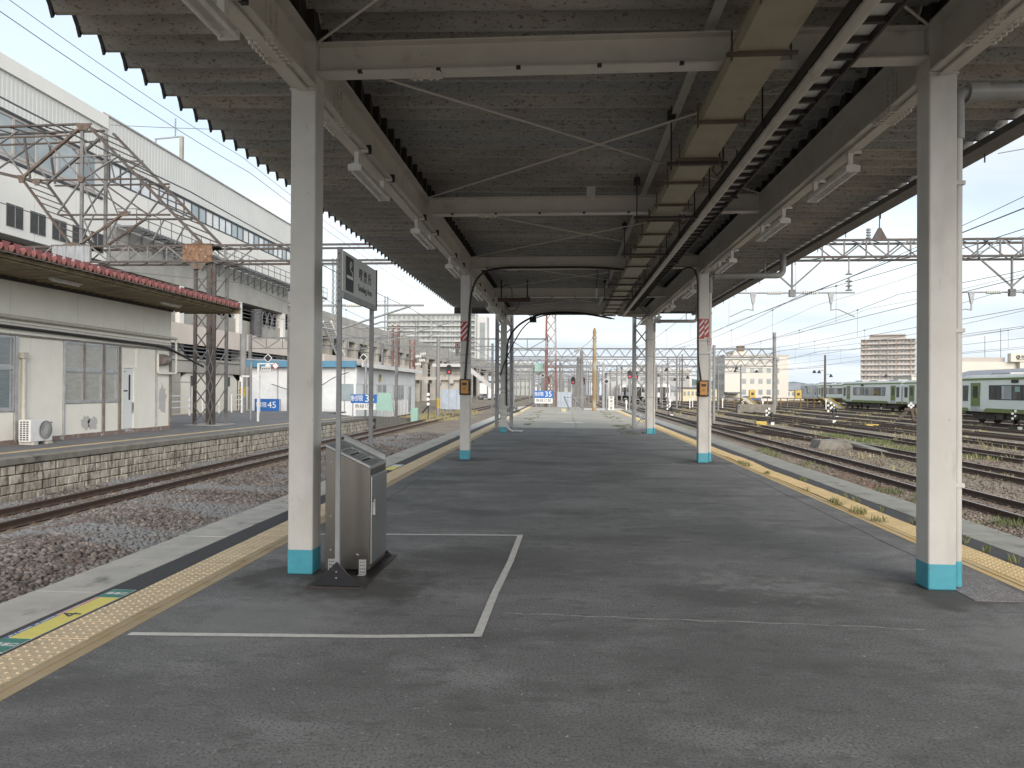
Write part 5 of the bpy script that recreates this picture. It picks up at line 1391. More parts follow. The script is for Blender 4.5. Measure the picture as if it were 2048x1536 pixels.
# piers with white front columns
for y in (44.8, 55.35, 65.75, 76.25, 86.5):
    b = MB(); b.box(XH - .7, XH + .02, y - .32, y + .32, 3.6, 9.34); b.build('front_column', m_hallwhite, vd)
    b = MB(); b.bar((XH - .3, y, 9.3), (XH - 6, y, 8.9), .5, .6); b.build('cross_head', m_viad, vd)
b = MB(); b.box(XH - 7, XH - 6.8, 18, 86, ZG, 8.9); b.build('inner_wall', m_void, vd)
for (a, c) in ((30, 44.4), (45.2, 54.9), (55.7, 65.4), (66.1, 75.9), (76.6, 86)):
    b = MB(); b.box(XH - .6, XH - .3, a, c, 6.2, 7.75); b.build('inner_parapet', m_viad, vd)
b = MB()
for z in (8.1, 8.45):
    b.bar((XH - .4, 30, z), (XH - .4, 86, z), .05)
for y in range(31, 86, 2): b.bar((XH - .4, y, 7.75), (XH - .4, y, 8.45), .05)
b.build('inner_rail', m_galvp, vd)
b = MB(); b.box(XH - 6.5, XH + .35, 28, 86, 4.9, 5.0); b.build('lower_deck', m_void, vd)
for (a, c) in ((28, 41), (41.02, 52), (52.02, 66), (66.02, 86)):
    b = MB(); b.box(XH + .3, XH + .5, a, c, 4.8, 6.35); b.build('pale_parapet', m_viadpale, vd)
b = MB(); b.box(XH + .2, XH + .29, 28, 86, 3.55, 3.75); b.box(XH - 1, XH + .2, 28, 86, 2.6, 3.5); b.build('ground_beam', m_viad, vd)
b = MB()
for z in (3.95, 4.3, 4.6): b.tube([(XH + .3, 28, z), (XH + .3, 86, z)], .07, 6)
b.build('pipe_run', m_catw, vd)
for i, (a, c) in enumerate(((46.5, 51.9), (55.2, 65.2), (65.8, 75.7), (76.2, 86))):
    ch = 1.0
    b = MB(); b.prism([(a, ZG), (c, ZG), (c, 2.0), (c - ch, 2.58), (a + ch, 2.58), (a, 2.0)], 'x', XH - .2, XH + .0); b.build('infill_or_shade_panel', m_cream if i else m_void, vd)  # first bay is a dark sheet painting the shade of an opening
    if i:
        for y in (a + 1.8, c - 1.8):
            b = MB(); b.box(XH + .001, XH + .06, y - .22, y + .22, 1.55, 2.35); b.build('vent', m_louv, vd)
b = MB(); b.prism([(52.0, ZG), (55.1, ZG), (55.1, 2.58), (53.8, 2.58), (52.0, .9)], 'x', XH - 1.0, XH + .1); b.build('haunched_pier', m_viad, vd)
b = MB(); b.prism([(42, 2.58), (47.5, 2.58), (42, .6)], 'x', XH + .05, XH + .3); b.build('haunch', m_viad, vd)
# round hose hoops along the inner wall
for k_, y in enumerate((59.8, 61.2, 62.7, 70.3, 71.6, 72.9, 74.2)):
    t = thing('hoop', (XH - .9, y, 7.9), 'large pale hoop under the station hall, ' + ORD[k_] + ' from the rusty mast', 'hoop', 'hoops under the station hall')
    b = MB(); b.tube([(XH - .2, y + .5 * math.cos(a), 8.3 + .75 * math.sin(a)) for a in [2 * math.pi * k / 18 for k in range(19)]], .04, 6); b.build('ring', m_galvp, t)
t = thing('spiral_duct', (XH + .1, 68.5, 6.0), 'ribbed grey spiral duct hanging in front of the viaduct column', 'duct')
b = MB()
for q in range(20): b.disc((XH + .3, 68.6, 6.4 + q * .13), (0, 0, 1), .55, .07, 12)
b.disc((XH + .3, 68.6, 7.6), (0, 0, 1), .42, 2.6, 12); b.build('duct_rings', m_catw, t)
# open viaduct north of the hall
yy = [86.5, 98, 110, 122, 134, 148, 165, 185, 210, 240, 280, 330]
for a, c in zip(yy[:-1], yy[1:]):
    off = lambda y: 0.00008 * (y - 86) ** 2
    b = MB()
    for (y0_, y1_) in ((a, c - .06),):
        xa, xb = XH + off(y0_), XH + off(y1_)
        b.add([(xa, y0_, 7.9), (xb, y1_, 7.9), (xb, y1_, 11.0), (xa, y0_, 11.0), (xa - 12, y0_, 7.9), (xb - 12, y1_, 7.9), (xb - 12, y1_, 11.0), (xa - 12, y0_, 11.0)],
              [(0, 1, 2, 3), (5, 4, 7, 6), (0, 4, 5, 1), (3, 2, 6, 7), (0, 3, 7, 4), (1, 5, 6, 2)])
    b.build('parapet_span', m_viad, vd)
    for y in (a + .8, (a + c) / 2):
        xa = XH + off(y)
        b = MB(); b.box(xa - 1.3, xa - .1, y - .6, y + .6, ZG, 7.9); b.build('pier', m_viad, vd)
        b = MB(); b.box(xa - 9, xa + .05, y - .8, y + .8, 6.9, 7.895); b.build('cross_head', m_viad, vd)
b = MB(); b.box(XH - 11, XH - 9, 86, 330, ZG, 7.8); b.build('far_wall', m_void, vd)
b = MB(); b.box(XH + .2, XH + .5, 88, 150, 3.6, 5.6); b.build('pale_parapet', m_viadpale, vd)
b = MB(); b.box(XH - 3, XH + .1, 88, 150, 3.0, 3.58); b.build('lower_deck', m_viad, vd)
# stair seen between the posts
st_ = thing('steel_stair', (XH - .2, 90, 5), 'dark steel staircase rising in the shade under the viaduct', 'stair')
b = MB(); b.bar((XH + .2, 94, 5.6), (XH + .2, 88.3, 9.6), .12, .3); b.bar((XH + 1.2, 94, 5.6), (XH + 1.2, 88.3, 9.6), .12, .3); b.bar((XH + 1.2, 94, 6.6), (XH + 1.2, 88.3, 10.6), .07); b.build('stringer', m_hallwhite, st_)
for q in range(16):
    b = MB(); f = (q + .5) / 16; b.box(XH + .22, XH + 1.15, 94 - 5.7 * f - .14, 94 - 5.7 * f + .14, 5.6 + 4 * f, 5.66 + 4 * f); b.build('tread', m_catw, st_)

# ================================================================ things on and behind the opposite platform
cb = thing('white_cabin', (-18.5, 62, -.9), 'long white site cabin with a blue fascia and grey windows beyond the stone platform', 'cabin')
cx0, cx1, cy0, cy1 = -23.5, -15.5, 53.5, 75
b = MB(); b.box(cx0, cx1 - .03, cy0 + .02, cy1, -1.1, 3.05); b.build('wall', m_cabin, cb)
b = MB(); b.box(cx0 - .4, cx1 + .1, cy0 - .45, cy0 - .3, 2.98, 3.45); b.build('blue_fascia', m_blue, cb)
b = MB(); b.prism([(cx0 - .4, 3.5), (cx1 + .55, 3.12), (cx1 + .55, 3.3), (cx0 - .4, 3.62)], 'y', cy0 - .28, cy1 + .4); b.build('roof', m_roofgrey, cb)
b = MB(); b.box(cx1 + .551, cx1 + .6, cy0 - .5, cy1 + .4, 3.0, 3.33); b.build('white_fascia', m_white, cb)
y = cy0 + .1
while y < cy1 - 1:
    b = MB(); b.box(cx1 - .03, cx1, y, y + 1.46, 1.75, 2.98); b.build('wall_panel', m_cabin, cb); y += 1.5
for (y, z0, z1) in ((55.2, .3, 1.7), (59.5, -.2, 1.7), (61.2, .2, 1.7), (65.3, .5, 1.7), (66.7, .5, 1.7), (68.1, .5, 1.7), (71.5, -.8, 1.6)):
    w = MB(); w.box(cx1 - .01, cx1 + .05, y - .06, y + 1.26, z0 - .06, z1 + .04); o = w.build('window', m_alu, cb)
    p = MB(); p.box(cx1 + .051, cx1 + .056, y, y + .58, z0, z1); p.box(cx1 + .051, cx1 + .056, y + .62, y + 1.2, z0, z1); p.build('pane', m_glass, o)
for y in [56.9 + .62 * q for q in range(27)]:
    if not any(a - .3 < y < a + 1.4 for a in (59.5, 71.5)):
        b = MB(); b.box(cx1 - .005, cx1 + .035, y, y + .3, -1.1, .28); b.build('wall_rib', m_cabin, cb)
for (x, w) in ((-22.9, .9), (-20.6, 1.6), (-18.0, 1.0)):
    b = MB(); b.box(x, x + w, cy0 - .02, cy0 + .01, -.2, 2.0); b.build('end_door', M('cabin_door', (.72, .75, .76), None, 1, .5), cb)
b = MB()
for x in (-21.5, -18.5, -16.4): b.box(x, x + .05, cy0 - .03, cy0 + .015, -.3, 2.95)
b.build('panel_joint', m_galvp, cb)
b = MB(); b.box(-16.9, -15.7, cy0 - .04, cy0 - .021, .5, 1.75); b.build('end_window', m_glass, cb)
b = MB(); b.box(cx1 + .06, cx1 + .09, 60.0, 60.6, 2.0, 2.6); wpl = b.build('warning_plate', m_yel); tag(wpl, 'small orange and black warning plate high on the white cabin wall', 'sign')
b = MB(); b.prism([(60.08, 2.52), (60.52, 2.52), (60.3, 2.15)], 'x', cx1 + .091, cx1 + .095); b.build('black_triangle', m_ink, wpl)
cable([(-21.8, 53.1, 1.7), (-20.2, 53.0, 1.25), (-18.6, 52.9, 1.3), (-17.0, 52.9, 2.2), (-15.9, 52.9, 2.6)], .03, 'black cable sagging across the end wall of the white cabin')
# speed boards
def board(name, x0, x1, y, z0, z1, label, parts, legs=True):
    t = thing(name, ((x0 + x1) / 2, y, z0 - .6), label, 'sign')
    for (m, a, c, za, zb, txt, tm, ts_, dx) in parts:
        b = MB(); b.box(a, c, y - .02, y, za, zb); b.build('board', m, t)
        if txt:
            for (s_, xx, sz) in txt: text(s_, sz, (xx, y - .023, (za + zb) / 2), (1, 0, 0), (0, 0, 1), tm, t, 'lettering', .002)
    if legs:
        for x in (x0 + .1, x1 - .1):
            b = MB(); b.bar((x, y + .04, z0 - .9), (x, y + .04, z1), .06); b.build('leg', m_galvp, t)
    return t
board('speed_board', -13.36, -12.0, 45, .11, 1.05, 'blue 35 speed restriction board with a white lower plate at the platform ramp',
      [(m_signblue, -13.38, -11.72, .51, 1.06, [('制限', -12.98, .40), ('35', -12.18, .62)], m_white, 0, 0), (m_white, -13.2, -11.8, .10, .49, [('無線切替', -12.5, .31)], m_ink, 0, 0)])
board('speed_board', -22.4, -20.6, 52, -.26, .6, 'blue 45 speed restriction board behind the white portal frames',
      [(m_signblue, -22.6, -20.75, -.3, .62, [('制限', -22.1, .42), ('45', -21.3, .66)], m_white, 0, 0)])
board('speed_board', -2.5, -1.2, 60.2, .4, 1.3, 'distant blue 35 speed board at the end of the asphalt platform',
      [(m_signblue, -2.55, -1.0, .72, 1.32, [('制限', -2.15, .38), ('35', -1.4, .60)], m_white, 0, 0), (m_white, -2.5, -1.05, .28, .70, [('無線切替', -1.78, .32)], m_ink, 0, 0)])
board('radio_sign', 3.17, 3.57, 51.5, .1, 1.0, 'small white vertical sign with black characters at the far right of the platform',
      [(m_white, 3.0, 3.38, .02, .98, None, m_ink, 0, 0)], False)
for q, ch in enumerate('無線切替'): text(ch, .21, (3.19, 51.47, .86 - q * .235), (1, 0, 0), (0, 0, 1), m_ink, bpy.data.objects['radio_sign'], 'lettering', .002)
def diamond(x, y, z, r, m0, m1, label, pole=None, zb=-.3):
    t = thing('diamond_sign', (x, y, zb), label, 'sign')
    b = MB(); b.prism([(x - r, z), (x, z - r), (x + r, z), (x, z + r)], 'y', y - .02, y); b.build('plate', m1, t)
    b = MB(); q = r * .8; b.prism([(x - q, z), (x, z - q), (x + q, z), (x, z + q)], 'y', y - .03, y - .021); b.build('symbol', m0, t)
    if pole is not None:
        b = MB(); b.tube([(x + pole, y + .08, zb), (x + pole, y + .08, z + r)], .07, 8); b.build('post', m_galvp, t)
    return t
diamond(-13.0, 46.5, 3.42, .26, m_ink, m_white, 'black diamond sign with white rim on a grey post before the white cabin', .12, -.5)
diamond(-20.8, 50, 3.50, .32, m_ink, m_white, 'black diamond sign with white rim, highest of the three diamonds by the cabin')
diamond(-20.63, 49.6, 2.95, .27, m_white, m_signblue, 'blue rimmed diamond sign below the black one')
diamond(-20.08, 49.6, 2.95, .27, m_white, m_redink, 'red rimmed white diamond sign beside the blue one')
diamond(2.85, 51.6, 2.02, .22, m_ink, m_white, 'black diamond sign with white rim at the far right platform end', .02, 0)
diamond(-1.9, 61.5, 2.6, .2, m_ink, m_white, 'black diamond sign seen beside the red lattice mast')
def pole(name, x, y, z0, z1, r, m, label, cat='pole', r2=None, group=None, extras=None):
    b = MB(); b.tube([(x, y, z0), (x, y, z1)], r, 10, r2)
    if extras is None: return tag(b.build(name, m), label, cat, group)
    t = thing(name, (x, y, z0), label, cat, group); b.build('shaft', m, t); extras(t); return t
pole('steel_post', -16.3, 37, -.3, 2.75, .065, m_galvp, 'slim grey steel post on the opposite platform right of the rusty mast')
pole('steel_post', -13.6, 40, -.3, 6.5, .07, m_galvp, 'slim grey post half hidden by the near left column')
def band(t):
    b = MB(); b.tube([(-22.6, 50, .8), (-22.6, 50, 1.45)], .225, 12); b.build('yellow_band', m_yel, t)
    b = MB()
    for q in range(3): b.bar((-22.8, 49.79, .83 + q * .2), (-22.42, 49.79, 1.0 + q * .2), .02, .09, up=(0, 1, 0))
    b.build('black_stripe', m_ink, t)
    b = MB(); b.box(-22.72, -22.48, 49.76, 49.78, 1.85, 2.2); b.build('number_tag', m_white, t)
pole('concrete_pole', -22.6, 50, -.4, 5.2, .22, m_polec, 'dark grey concrete pole with a yellow and black band behind the platform', 'pole', None, None, band)
# white signpost and portal frames
t = thing('white_signpost', (-15.55, 36.2, -.3), 'white post with a small signboard arm on the opposite platform', 'sign')
b = MB(); b.bar((-15.55, 36.2, -.3), (-15.55, 36.2, 2.68), .09); b.bar((-15.5, 36.2, 2.66), (-14.75, 36.2, 2.66), .06); b.build('post', m_white, t)
b = MB(); b.box(-15.4, -14.9, 36.18, 36.2, 2.3, 2.52); b.build('board', m_signgrey, t)
b = MB()
for q in range(4): b.disc((-15.32 + q * .11, 36.175, 2.41), (0, 1, 0), .035, .006, 10)
b.build('mark', m_ink, t)
t = thing('white_portal_frame', (-21.3, 48, -.3), 'small white steel portal frame beside the blue 45 board', 'frame')
b = MB(); b.bar((-21.75, 48, -.3), (-21.75, 48, 2.2), .1); b.bar((-20.55, 48, -.3), (-20.55, 48, 2.2), .1); b.bar((-21.8, 48, 2.2), (-20.5, 48, 2.2), .1); b.bar((-21.0, 48, 2.15), (-20.6, 48, 1.6), .05); b.build('frame', m_white, t)
# white barriers along the platform back
ab = None
fen = ['nearest the office', 'behind the rusty mast', 'right of the rusty mast', 'left of the concrete pole', 'right of the concrete pole']
for i, y in enumerate((34.5, 38.4, 41.6, 45.4, 49.4)):
    lab = 'white tubular barrier at the back of the opposite platform, ' + fen[i]
    if ab is None:
        ab = thing('white_barrier', (-22.6, y, -.26), lab, 'barrier', 'white barriers behind the opposite platform')
        for q in (-1.1, 1.1):
            b = MB(); b.bar((-22.6, y + q, -.26), (-22.6, y + q, .95), .07); b.build('post', m_white, ab)
        for z in (.25, .6, .93):
            b = MB(); b.bar((-22.6, y - 1.1, z), (-22.6, y + 1.1, z), .06); b.build('rail', m_white, ab)
    else: dup(ab, (-22.6, y, -.26), 0, lab)
t = thing('steel_fence', (-27.5, 46, -.3), 'tall thin steel fence in front of the dark viaduct opening', 'fence')
b = MB()
for y in range(38, 58, 4): b.bar((-28.5, y, -.4), (-28.5, y, 2.1 - .3), .06)
b.bar((-28.5, 38, 1.8), (-28.5, 54, 1.8), .06); b.build('fence_frame', m_galvp, t)
# green trolley stand and green box near the ramp
t = thing('mint_board_stand', (-14.0, 56, -.8), 'mint green board on a frame at the end of the opposite platform', 'stand')
b = MB(); b.prism([(-14.7, -.3), (-13.3, -.3), (-13.5, 1.1), (-14.5, 1.1)], 'y', 56, 56.05); b.build('board', m_mint, t)
b = MB()
for x in (-14.75, -13.25): b.bar((x, 56.2, -.8), (x + (.3 if x < -14 else -.3), 56.1, 1.15), .06)
b.build('frame_leg', m_galvp, t)
b = MB(); b.box(-12.3, -11.75, 57.8, 58.3, -1.2, -.1)
tag(b.build('green_relay_box', m_mint), 'weathered green trackside box in dry grass past the cabin', 'relay box')
t = thing('switch_lever', (-11.55, 60.5, -1.2), 'trackside switch lever with black and white striped target by the green box', 'switch stand')
b = MB(); b.bar((-11.4, 60.5, -1.2), (-11.4, 60.5, 1.0), .07); b.bar((-11.9, 60.5, -.6), (-11.3, 60.5, .1), .12); b.build('stand', m_black, t)
b = MB()
for z in (.15, .55, .95): b.disc((-11.4, 60.44, z), (0, 1, 0), .13, .02, 12)
b.build('target', m_white, t)
# ================================================================ overhead line on the near gantry
def insul(b, p, q, n=6, r=.075):
    p = Vector(p); q = Vector(q)
    for k in range(n):
        c = p.lerp(q, (k + .5) / n); b.disc(c, q - p, r, (q - p).length / n * .55, 10, r * .7)
    b.tube([p, q], r * .45, 6)
def drop(x, label, span):
    t = thing('drop_bracket', (x, YM, 5.5), label, 'catenary bracket')
    b = MB(); b.bar((x, YM, 7.1), (x, YM, 5.45), .07); b.bar((x - 1.35, YM, 7.08), (x, YM, 5.85), .06); b.bar((x + 1.35, YM, 7.08), (x, YM, 5.85), .06); b.box(x - .12, x + .12, YM - .08, YM + .08, 5.45, 5.75); b.build('hanger_frame', m_greylat, t)
    b = MB(); b.tube([(x - span, YM, 5.62), (x + span, YM, 5.62)], .035, 8); b.build('support_tube', m_galvp, t)
    for s_ in (-1, 1):
        b = MB(); insul(b, (x + s_ * .45, YM, 5.62), (x + s_ * 1.05, YM, 5.62), 7, .085); b.build('insulator', m_insul, t)
        b = MB(); b.prism([(x + s_ * 1.62 - .12, 5.6), (x + s_ * 1.62 + .12, 5.6), (x + s_ * 1.62 + .04, 5.15), (x + s_ * 1.62 - .04, 5.15)], 'y', YM - .05, YM + .05); b.bar((x + s_ * 1.62, YM, 5.2), (x + s_ * 1.62, YM, 4.85), .05); b.tube([(x + s_ * 1.62, YM, 4.88), (x + s_ * 1.9, YM, 4.92), (x + s_ * 2.6, YM, 4.6)], .025, 6); b.build('steady_arm', m_galvp, t)
    return t
drop(9.6, 'drop bracket with white insulators under the gantry, left of the big right column', 2.6)
drop(18.55, 'drop bracket with white insulators under the gantry, right of the big right column', 2.6)
t = thing('disc_insulator', (11.95, YM, 5.6), 'hanging string of disc insulators under the right gantry', 'insulator')
b = MB(); b.tube([(11.95, YM, 7.1), (11.95, YM, 6.5)], .03, 6); b.build('rod', m_galvp, t)
for z in (6.42, 6.12, 5.92, 5.74):
    b = MB(); b.disc((11.95, YM, z), (0, 0, 1), .16, .05, 12, .07); b.disc((11.95, YM, z + .08), (0, 0, 1), .05, .1, 8); b.build('disc', m_galvp, t)
t = thing('gantry_top_bracket', (13.2, YM, 7.85), 'rusty triangular bracket and insulator on top of the right gantry', 'bracket')
b = MB(); b.prism([(12.9, 7.88), (13.5, 7.88), (13.25, 8.35), (13.15, 8.35)], 'y', YM - .05, YM + .05); b.tube([(13.2, YM, 8.3), (13.2, YM, 10.6)], .025, 6); b.build('bracket', m_rust, t)
b = MB(); insul(b, (12.75, YM, 7.9), (12.75, YM, 8.35), 4, .11); b.build('insulator', m_galvp, t)
b = MB(); b.box(9.35, 9.62, YM - .25, YM - .18, 7.1, 7.86)
tag(b.build('splice_post_plate', m_greyplate), 'grey splice plate on the gantry just right of the canopy eave', 'plate')
# overhead wires: messenger with sag and contact wire, droppers between
def catenary(xc, zc, zm, ys, label, r=.009, sag=.55, drop_=True):
    t = thing('overhead_line', (xc, ys[0], zc), label, 'overhead wire', 'overhead lines above the tracks')
    b = MB(); b.tube([(xc + .2 * math.sin(k), y, zc) for k, y in enumerate(ys)], r, 5); b.build('contact_wire', m_wire, t)
    pts = []
    b2 = MB()
    for a, c in zip(ys[:-1], ys[1:]):
        for k in range(10):
            f = k / 10; y = a + (c - a) * f; pts.append((xc, y, zm - sag * 4 * f * (1 - f)))
            if drop_ and k in (1, 3, 5, 7, 9): b2.bar((xc, y, zc), (xc, y, zm - sag * 4 * f * (1 - f)), .009); b2.disc((xc, y, zm - sag * 4 * f * (1 - f)), (0, 1, 0), .035, .1, 6)
    pts.append((xc, ys[-1], zm))
    b = MB(); b.tube(pts, r * 1.15, 5); b.build('messenger_wire', m_wire, t)
    if b2.v: b2.build('dropper', m_wire, t)
ysp = [-8, 32, 76, 120, 165, 210, 260, 320]
for i, (x, zc, lab) in enumerate(((6.1, 3.95, 'above the track beside the right platform edge'), (10.0, 4.0, 'above the nearest visible yard track'), (14.0, 4.05, 'above the second yard track'), (17.8, 4.05, 'above the third yard track'), (21.8, 4.05, 'above the fourth yard track'), (26.0, 4.05, 'above the fifth yard track'), (-11.1, 4.1, 'above the track along the stone platform'))):
    catenary(x, zc, 5.55 if x > 0 else 5.6, ysp, 'overhead contact wire and messenger ' + lab)
def wire(pts, label, r=.015, sag=0, group=None):
    o = []
    for a, c in zip(pts[:-1], pts[1:]):
        A_ = Vector(a); C_ = Vector(c)
        for k in range(10):
            f = k / 10; p = A_.lerp(C_, f); p.z -= sag * 4 * f * (1 - f); o.append(p)
    o.append(Vector(pts[-1]))
    b = MB(); b.tube(o, r, 5)
    return tag(b.build('feeder_wire', m_wire), label, 'overhead wire', group)
wire([(-17.0, 6, 10.5), (-17.0, 32, 10.3), (-17, 80, 10.2), (-17, 130, 10)], 'thick black feeder cable crossing in front of the white hall wall', .032, .25)
wire([(-40, 30, 28.6), (-40, 90, 28.6), (-40, 200, 28.0)], 'lower high-voltage wire in the sky above the station hall', .035, .8)
wire([(-41, 30, 30.6), (-41, 90, 30.6), (-41, 200, 30)], 'upper high-voltage wire in the sky above the station hall', .03, .8)
wire([(-20.8, YM, 13.4), (-9, YM + .2, 13.0)], 'thin horizontal wire from the top of the rusty tower to the right', .014, .1)
wire([(-26, 12, 6.2), (-15, 33, 6.3), (-14, 60, 5.6)], 'thin wire passing below the rusty gantry plates', .014, .3)
wire([(13.6, 10, 7.9), (13.6, 60, 7.0), (13.6, 120, 6.9)], 'feeder wire over the right yard nearest the canopy', .011, .5)
wire([(20, 12, 9.4), (20, 60, 8.3), (20, 120, 7.8), (20, 200, 7.6)], 'feeder wire high over the third yard track', .011, .6)
wire([(24, 12, 8.6), (24, 60, 8.0), (24, 120, 7.6), (24, 200, 7.4)], 'feeder wire over the fourth yard track', .011, .6)
wire([(30, 20, 6.2), (30, 90, 6.1), (30, 160, 6.0)], 'wire over the sixth yard track', .014, .5)
wire([(34.6, 20, 5.2), (34.6, 90, 5.1), (34.6, 160, 5.0)], 'low wire above the near green railcar', .014, .4)
wire([(12.6, 20, 9.6), (16, 23, 8.0)], 'thin slanting stay wire against the sky right of the near column', .012, 0)
wire([(11.8, 21, 8.0), (16.5, 22, 9.0)], 'thin rising stay wire against the sky right of the near column', .012, 0)

# ================================================================ portal gantries down the line
GSRC = {}
def portal(y, x0, x1, z0, z1, posts, label, m=m_catw, ph=0, seg=1.3, pr=.18, tri=True):
    t = thing('catenary_portal', ((x0 + x1) / 2, y, ZG), label, 'catenary gantry', 'portal gantries down the line')
    b = MB()
    for z in (z0, z1): b.box(x0, x1, y - .09, y + .09, z - .085, z + .085)
    b.build('chord', m, t)
    b = MB(); x = x0; k = 0
    while x < x1 - .01:
        b.bar((x, y, z0 if k % 2 else z1), (min(x + seg / 2, x1), y, z1 if k % 2 else z0), .10); x += seg / 2; k += 1
    b.build('web_lacing', m, t)
    for xp in posts:
        b = MB(); b.tube([(xp, y + .3, ZG), (xp, y + .3, z1 + .4 + ph)], pr, 8, pr * .85); b.build('post', m_polec, t)
    for xx in np.arange(x0 + 3, x1 - 2, 7.5):
        b = MB(); b.bar((xx, y, z0), (xx, y, z0 - 1.1), .08); b.bar((xx - 1.6, y, z0 - .9), (xx + 1.6, y, z0 - .9), .05); b.bar((xx - .8, y, z0), (xx, y, z0 - .9), .05); b.build('drop_arm', m_galvp, t)
    return t
portal(90, -7.5, 25.05, 5.40, 6.42, (25.05, -7.5), 'first pale lattice portal beyond the platform, ending at a tall concrete post', ph=1.6, seg=1.55, pr=.24)
portal(121, -9, 34, 5.35, 6.4, (34, -9), 'second lattice portal beyond the platform, just below the first', seg=1.55)
portal(158, -12, 37, 5.3, 6.3, (37, -12, 12), 'third lattice portal down the line', seg=1.7)
portal(200, -16, 40, 5.3, 6.3, (40, -16, 10), 'fourth lattice portal down the line', seg=1.9)
portal(245, -20, 36, 5.3, 6.2, (36, -20, 4), 'fifth lattice portal down the line', seg=2.2)
portal(300, -24, 34, 5.2, 6.2, (34, -24, 2), 'sixth lattice portal down the line', seg=2.4)
for (y, x0, x1, z0, z1, lb) in ((105, -17, 2, 4.6, 5.5, 'short low portal over the left tracks, nearest'), (139, -18, 6, 4.7, 5.5, 'short low portal over the left tracks, second'), (178, -19, 8, 4.6, 5.5, 'short low portal over the left tracks, third'), (222, -20, 22, 4.4, 5.3, 'long low portal far down the line, nearer'), (272, -22, 24, 4.2, 5.2, 'long low portal far down the line, farther'), (350, -26, 30, 4.6, 5.8, 'last faint portal at the vanishing point')):
    portal(y, x0, x1, z0, z1, (x0, x1, (x0 + x1) / 2), lb, seg=1.6 + y / 200)
# thin bracket portals at the left
def bracket_portal(y, x0, x1, z0, z1, n, label):
    t = thing('bracket_portal', ((x0 + x1) / 2, y, ZG), label, 'catenary gantry')
    b = MB(); b.bar((x0, y, z1), (x1, y, z1), .11); b.bar((x0, y, z0), (x1, y, z0), .07); b.build('chord', m_catw, t)
    b = MB(); s_ = (x1 - x0) / n
    for k in range(n):
        b.bar((x0 + k * s_, y, z1), (x0 + k * s_, y, z0), .06); b.bar((x0 + k * s_, y, z0 if k % 2 else z1), (x0 + (k + 1) * s_, y, z1 if k % 2 else z0), .06)
    b.build('brace', m_catw, t)
    for x in (x0, x1):
        b = MB(); b.bar((x, y, ZG), (x, y, z1 + .3), .22); b.build('post', m_greylat, t)
    return t
bracket_portal(60, -26.5, -14.0, 4.72, 5.62, 9, 'dark thin-braced portal above the white cabin')
bracket_portal(75, -19, -7.5, 4.5, 5.8, 5, 'braced portal joining the red lattice masts')
bracket_portal(62.2, -8.2, -1.6, 4.75, 5.7, 4, 'braced beam joining the tall red lattice mast on its left')
def lat_mast(name, x, y, z0, z1, w, m, label, step=None, cat='lattice mast', wt=None):
    t = thing(name, (x, y, z0), label, cat)
    h = w / 2
    ht = (wt or w) / 2
    for sx in (-1, 1):
        for sy in (-1, 1):
            b = MB(); b.bar((x + sx * h, y + sy * h, z0), (x + sx * ht, y + sy * ht, z1), w * .14); b.build('leg', m, t)
    step = step or w * 1.15; z = z0; b = MB()
    while z + step <= z1 + .01:
        f0 = (z - z0) / (z1 - z0); f1 = (z + step - z0) / (z1 - z0); a0 = h + (ht - h) * f0; a1 = h + (ht - h) * f1
        b.bar((x - a0, y - a0, z), (x + a1, y - a1, z + step), w * .07); b.bar((x + a0, y - a0 - .01, z), (x - a1, y - a1 - .01, z + step), w * .07)
        b.bar((x + a0, y - a0, z), (x + a1, y + a1, z + step), w * .07); z += step
    b.build('lacing', m, t)
    return t
lat_mast('red_lattice_mast', -1.25, 62, -.1, 15, .95, m_redmast, 'tall red and grey lattice mast at the far platform end', 1.05, wt=.55)
lat_mast('red_lattice_mast', -17.6, 75, ZG, 8.0, .62, m_redmast, 'left one of two rusty red lattice posts behind the cabin')
lat_mast('red_lattice_mast', -15.95, 75.5, ZG, 6.5, .5, m_redmast, 'right one of two rusty red lattice posts behind the cabin')
# small insulators beside them
t = thing('strain_insulators', (-14.4, 75, 4.2), 'cluster of fat white insulators beside the right rusty post', 'insulator')
b = MB()
for (x, z) in ((-15.2, 4.7), (-14.7, 4.95), (-14.8, 4.3), (-15.2, 3.9)): insul(b, (x - .3, 75, z), (x + .3, 75, z + .05), 4, .2)
b.build('insulator_body', m_insul, t)
t = thing('tan_post', (1.95, 50, 0), 'tall tan concrete post with climbing rungs at the platform end', 'pole')
b = MB(); b.tube([(1.95, 50, -.02), (1.95, 50, 5.5)], .15, 10, .115); b.tube([(1.95, 50, 5.5), (1.95, 50, 5.62)], .06, 8); b.build('shaft', m_polebr, t)
for q in range(17):
    b = MB(); b.bar((1.73, 49.99, .5 + q * .3), (2.17, 49.99, .5 + q * .3), .025); b.build('rung', m_polebr, t)
b = MB(); b.tube([(1.95, 50, 4.93), (1.95, 50, 5.0)], .17, 10); b.build('collar', m_galv, t)
wire([(1.9, 50, 5.0), (.9, 56, 4.45), (-1.2, 63, 3.8)], 'slanting guy wire with two round insulators from the tan post', .014, .1)
t = thing('egg_insulators', (.9, 55.5, 4.3), 'two round insulators on the slanting guy wire', 'insulator')
b = MB()
for (x, y, z) in ((1.02, 55.3, 4.5), (.8, 56.3, 4.4)): b.disc((x, y, z), (.3, -1, .1), .13, .12, 10)
b.build('egg', m_galvp, t)
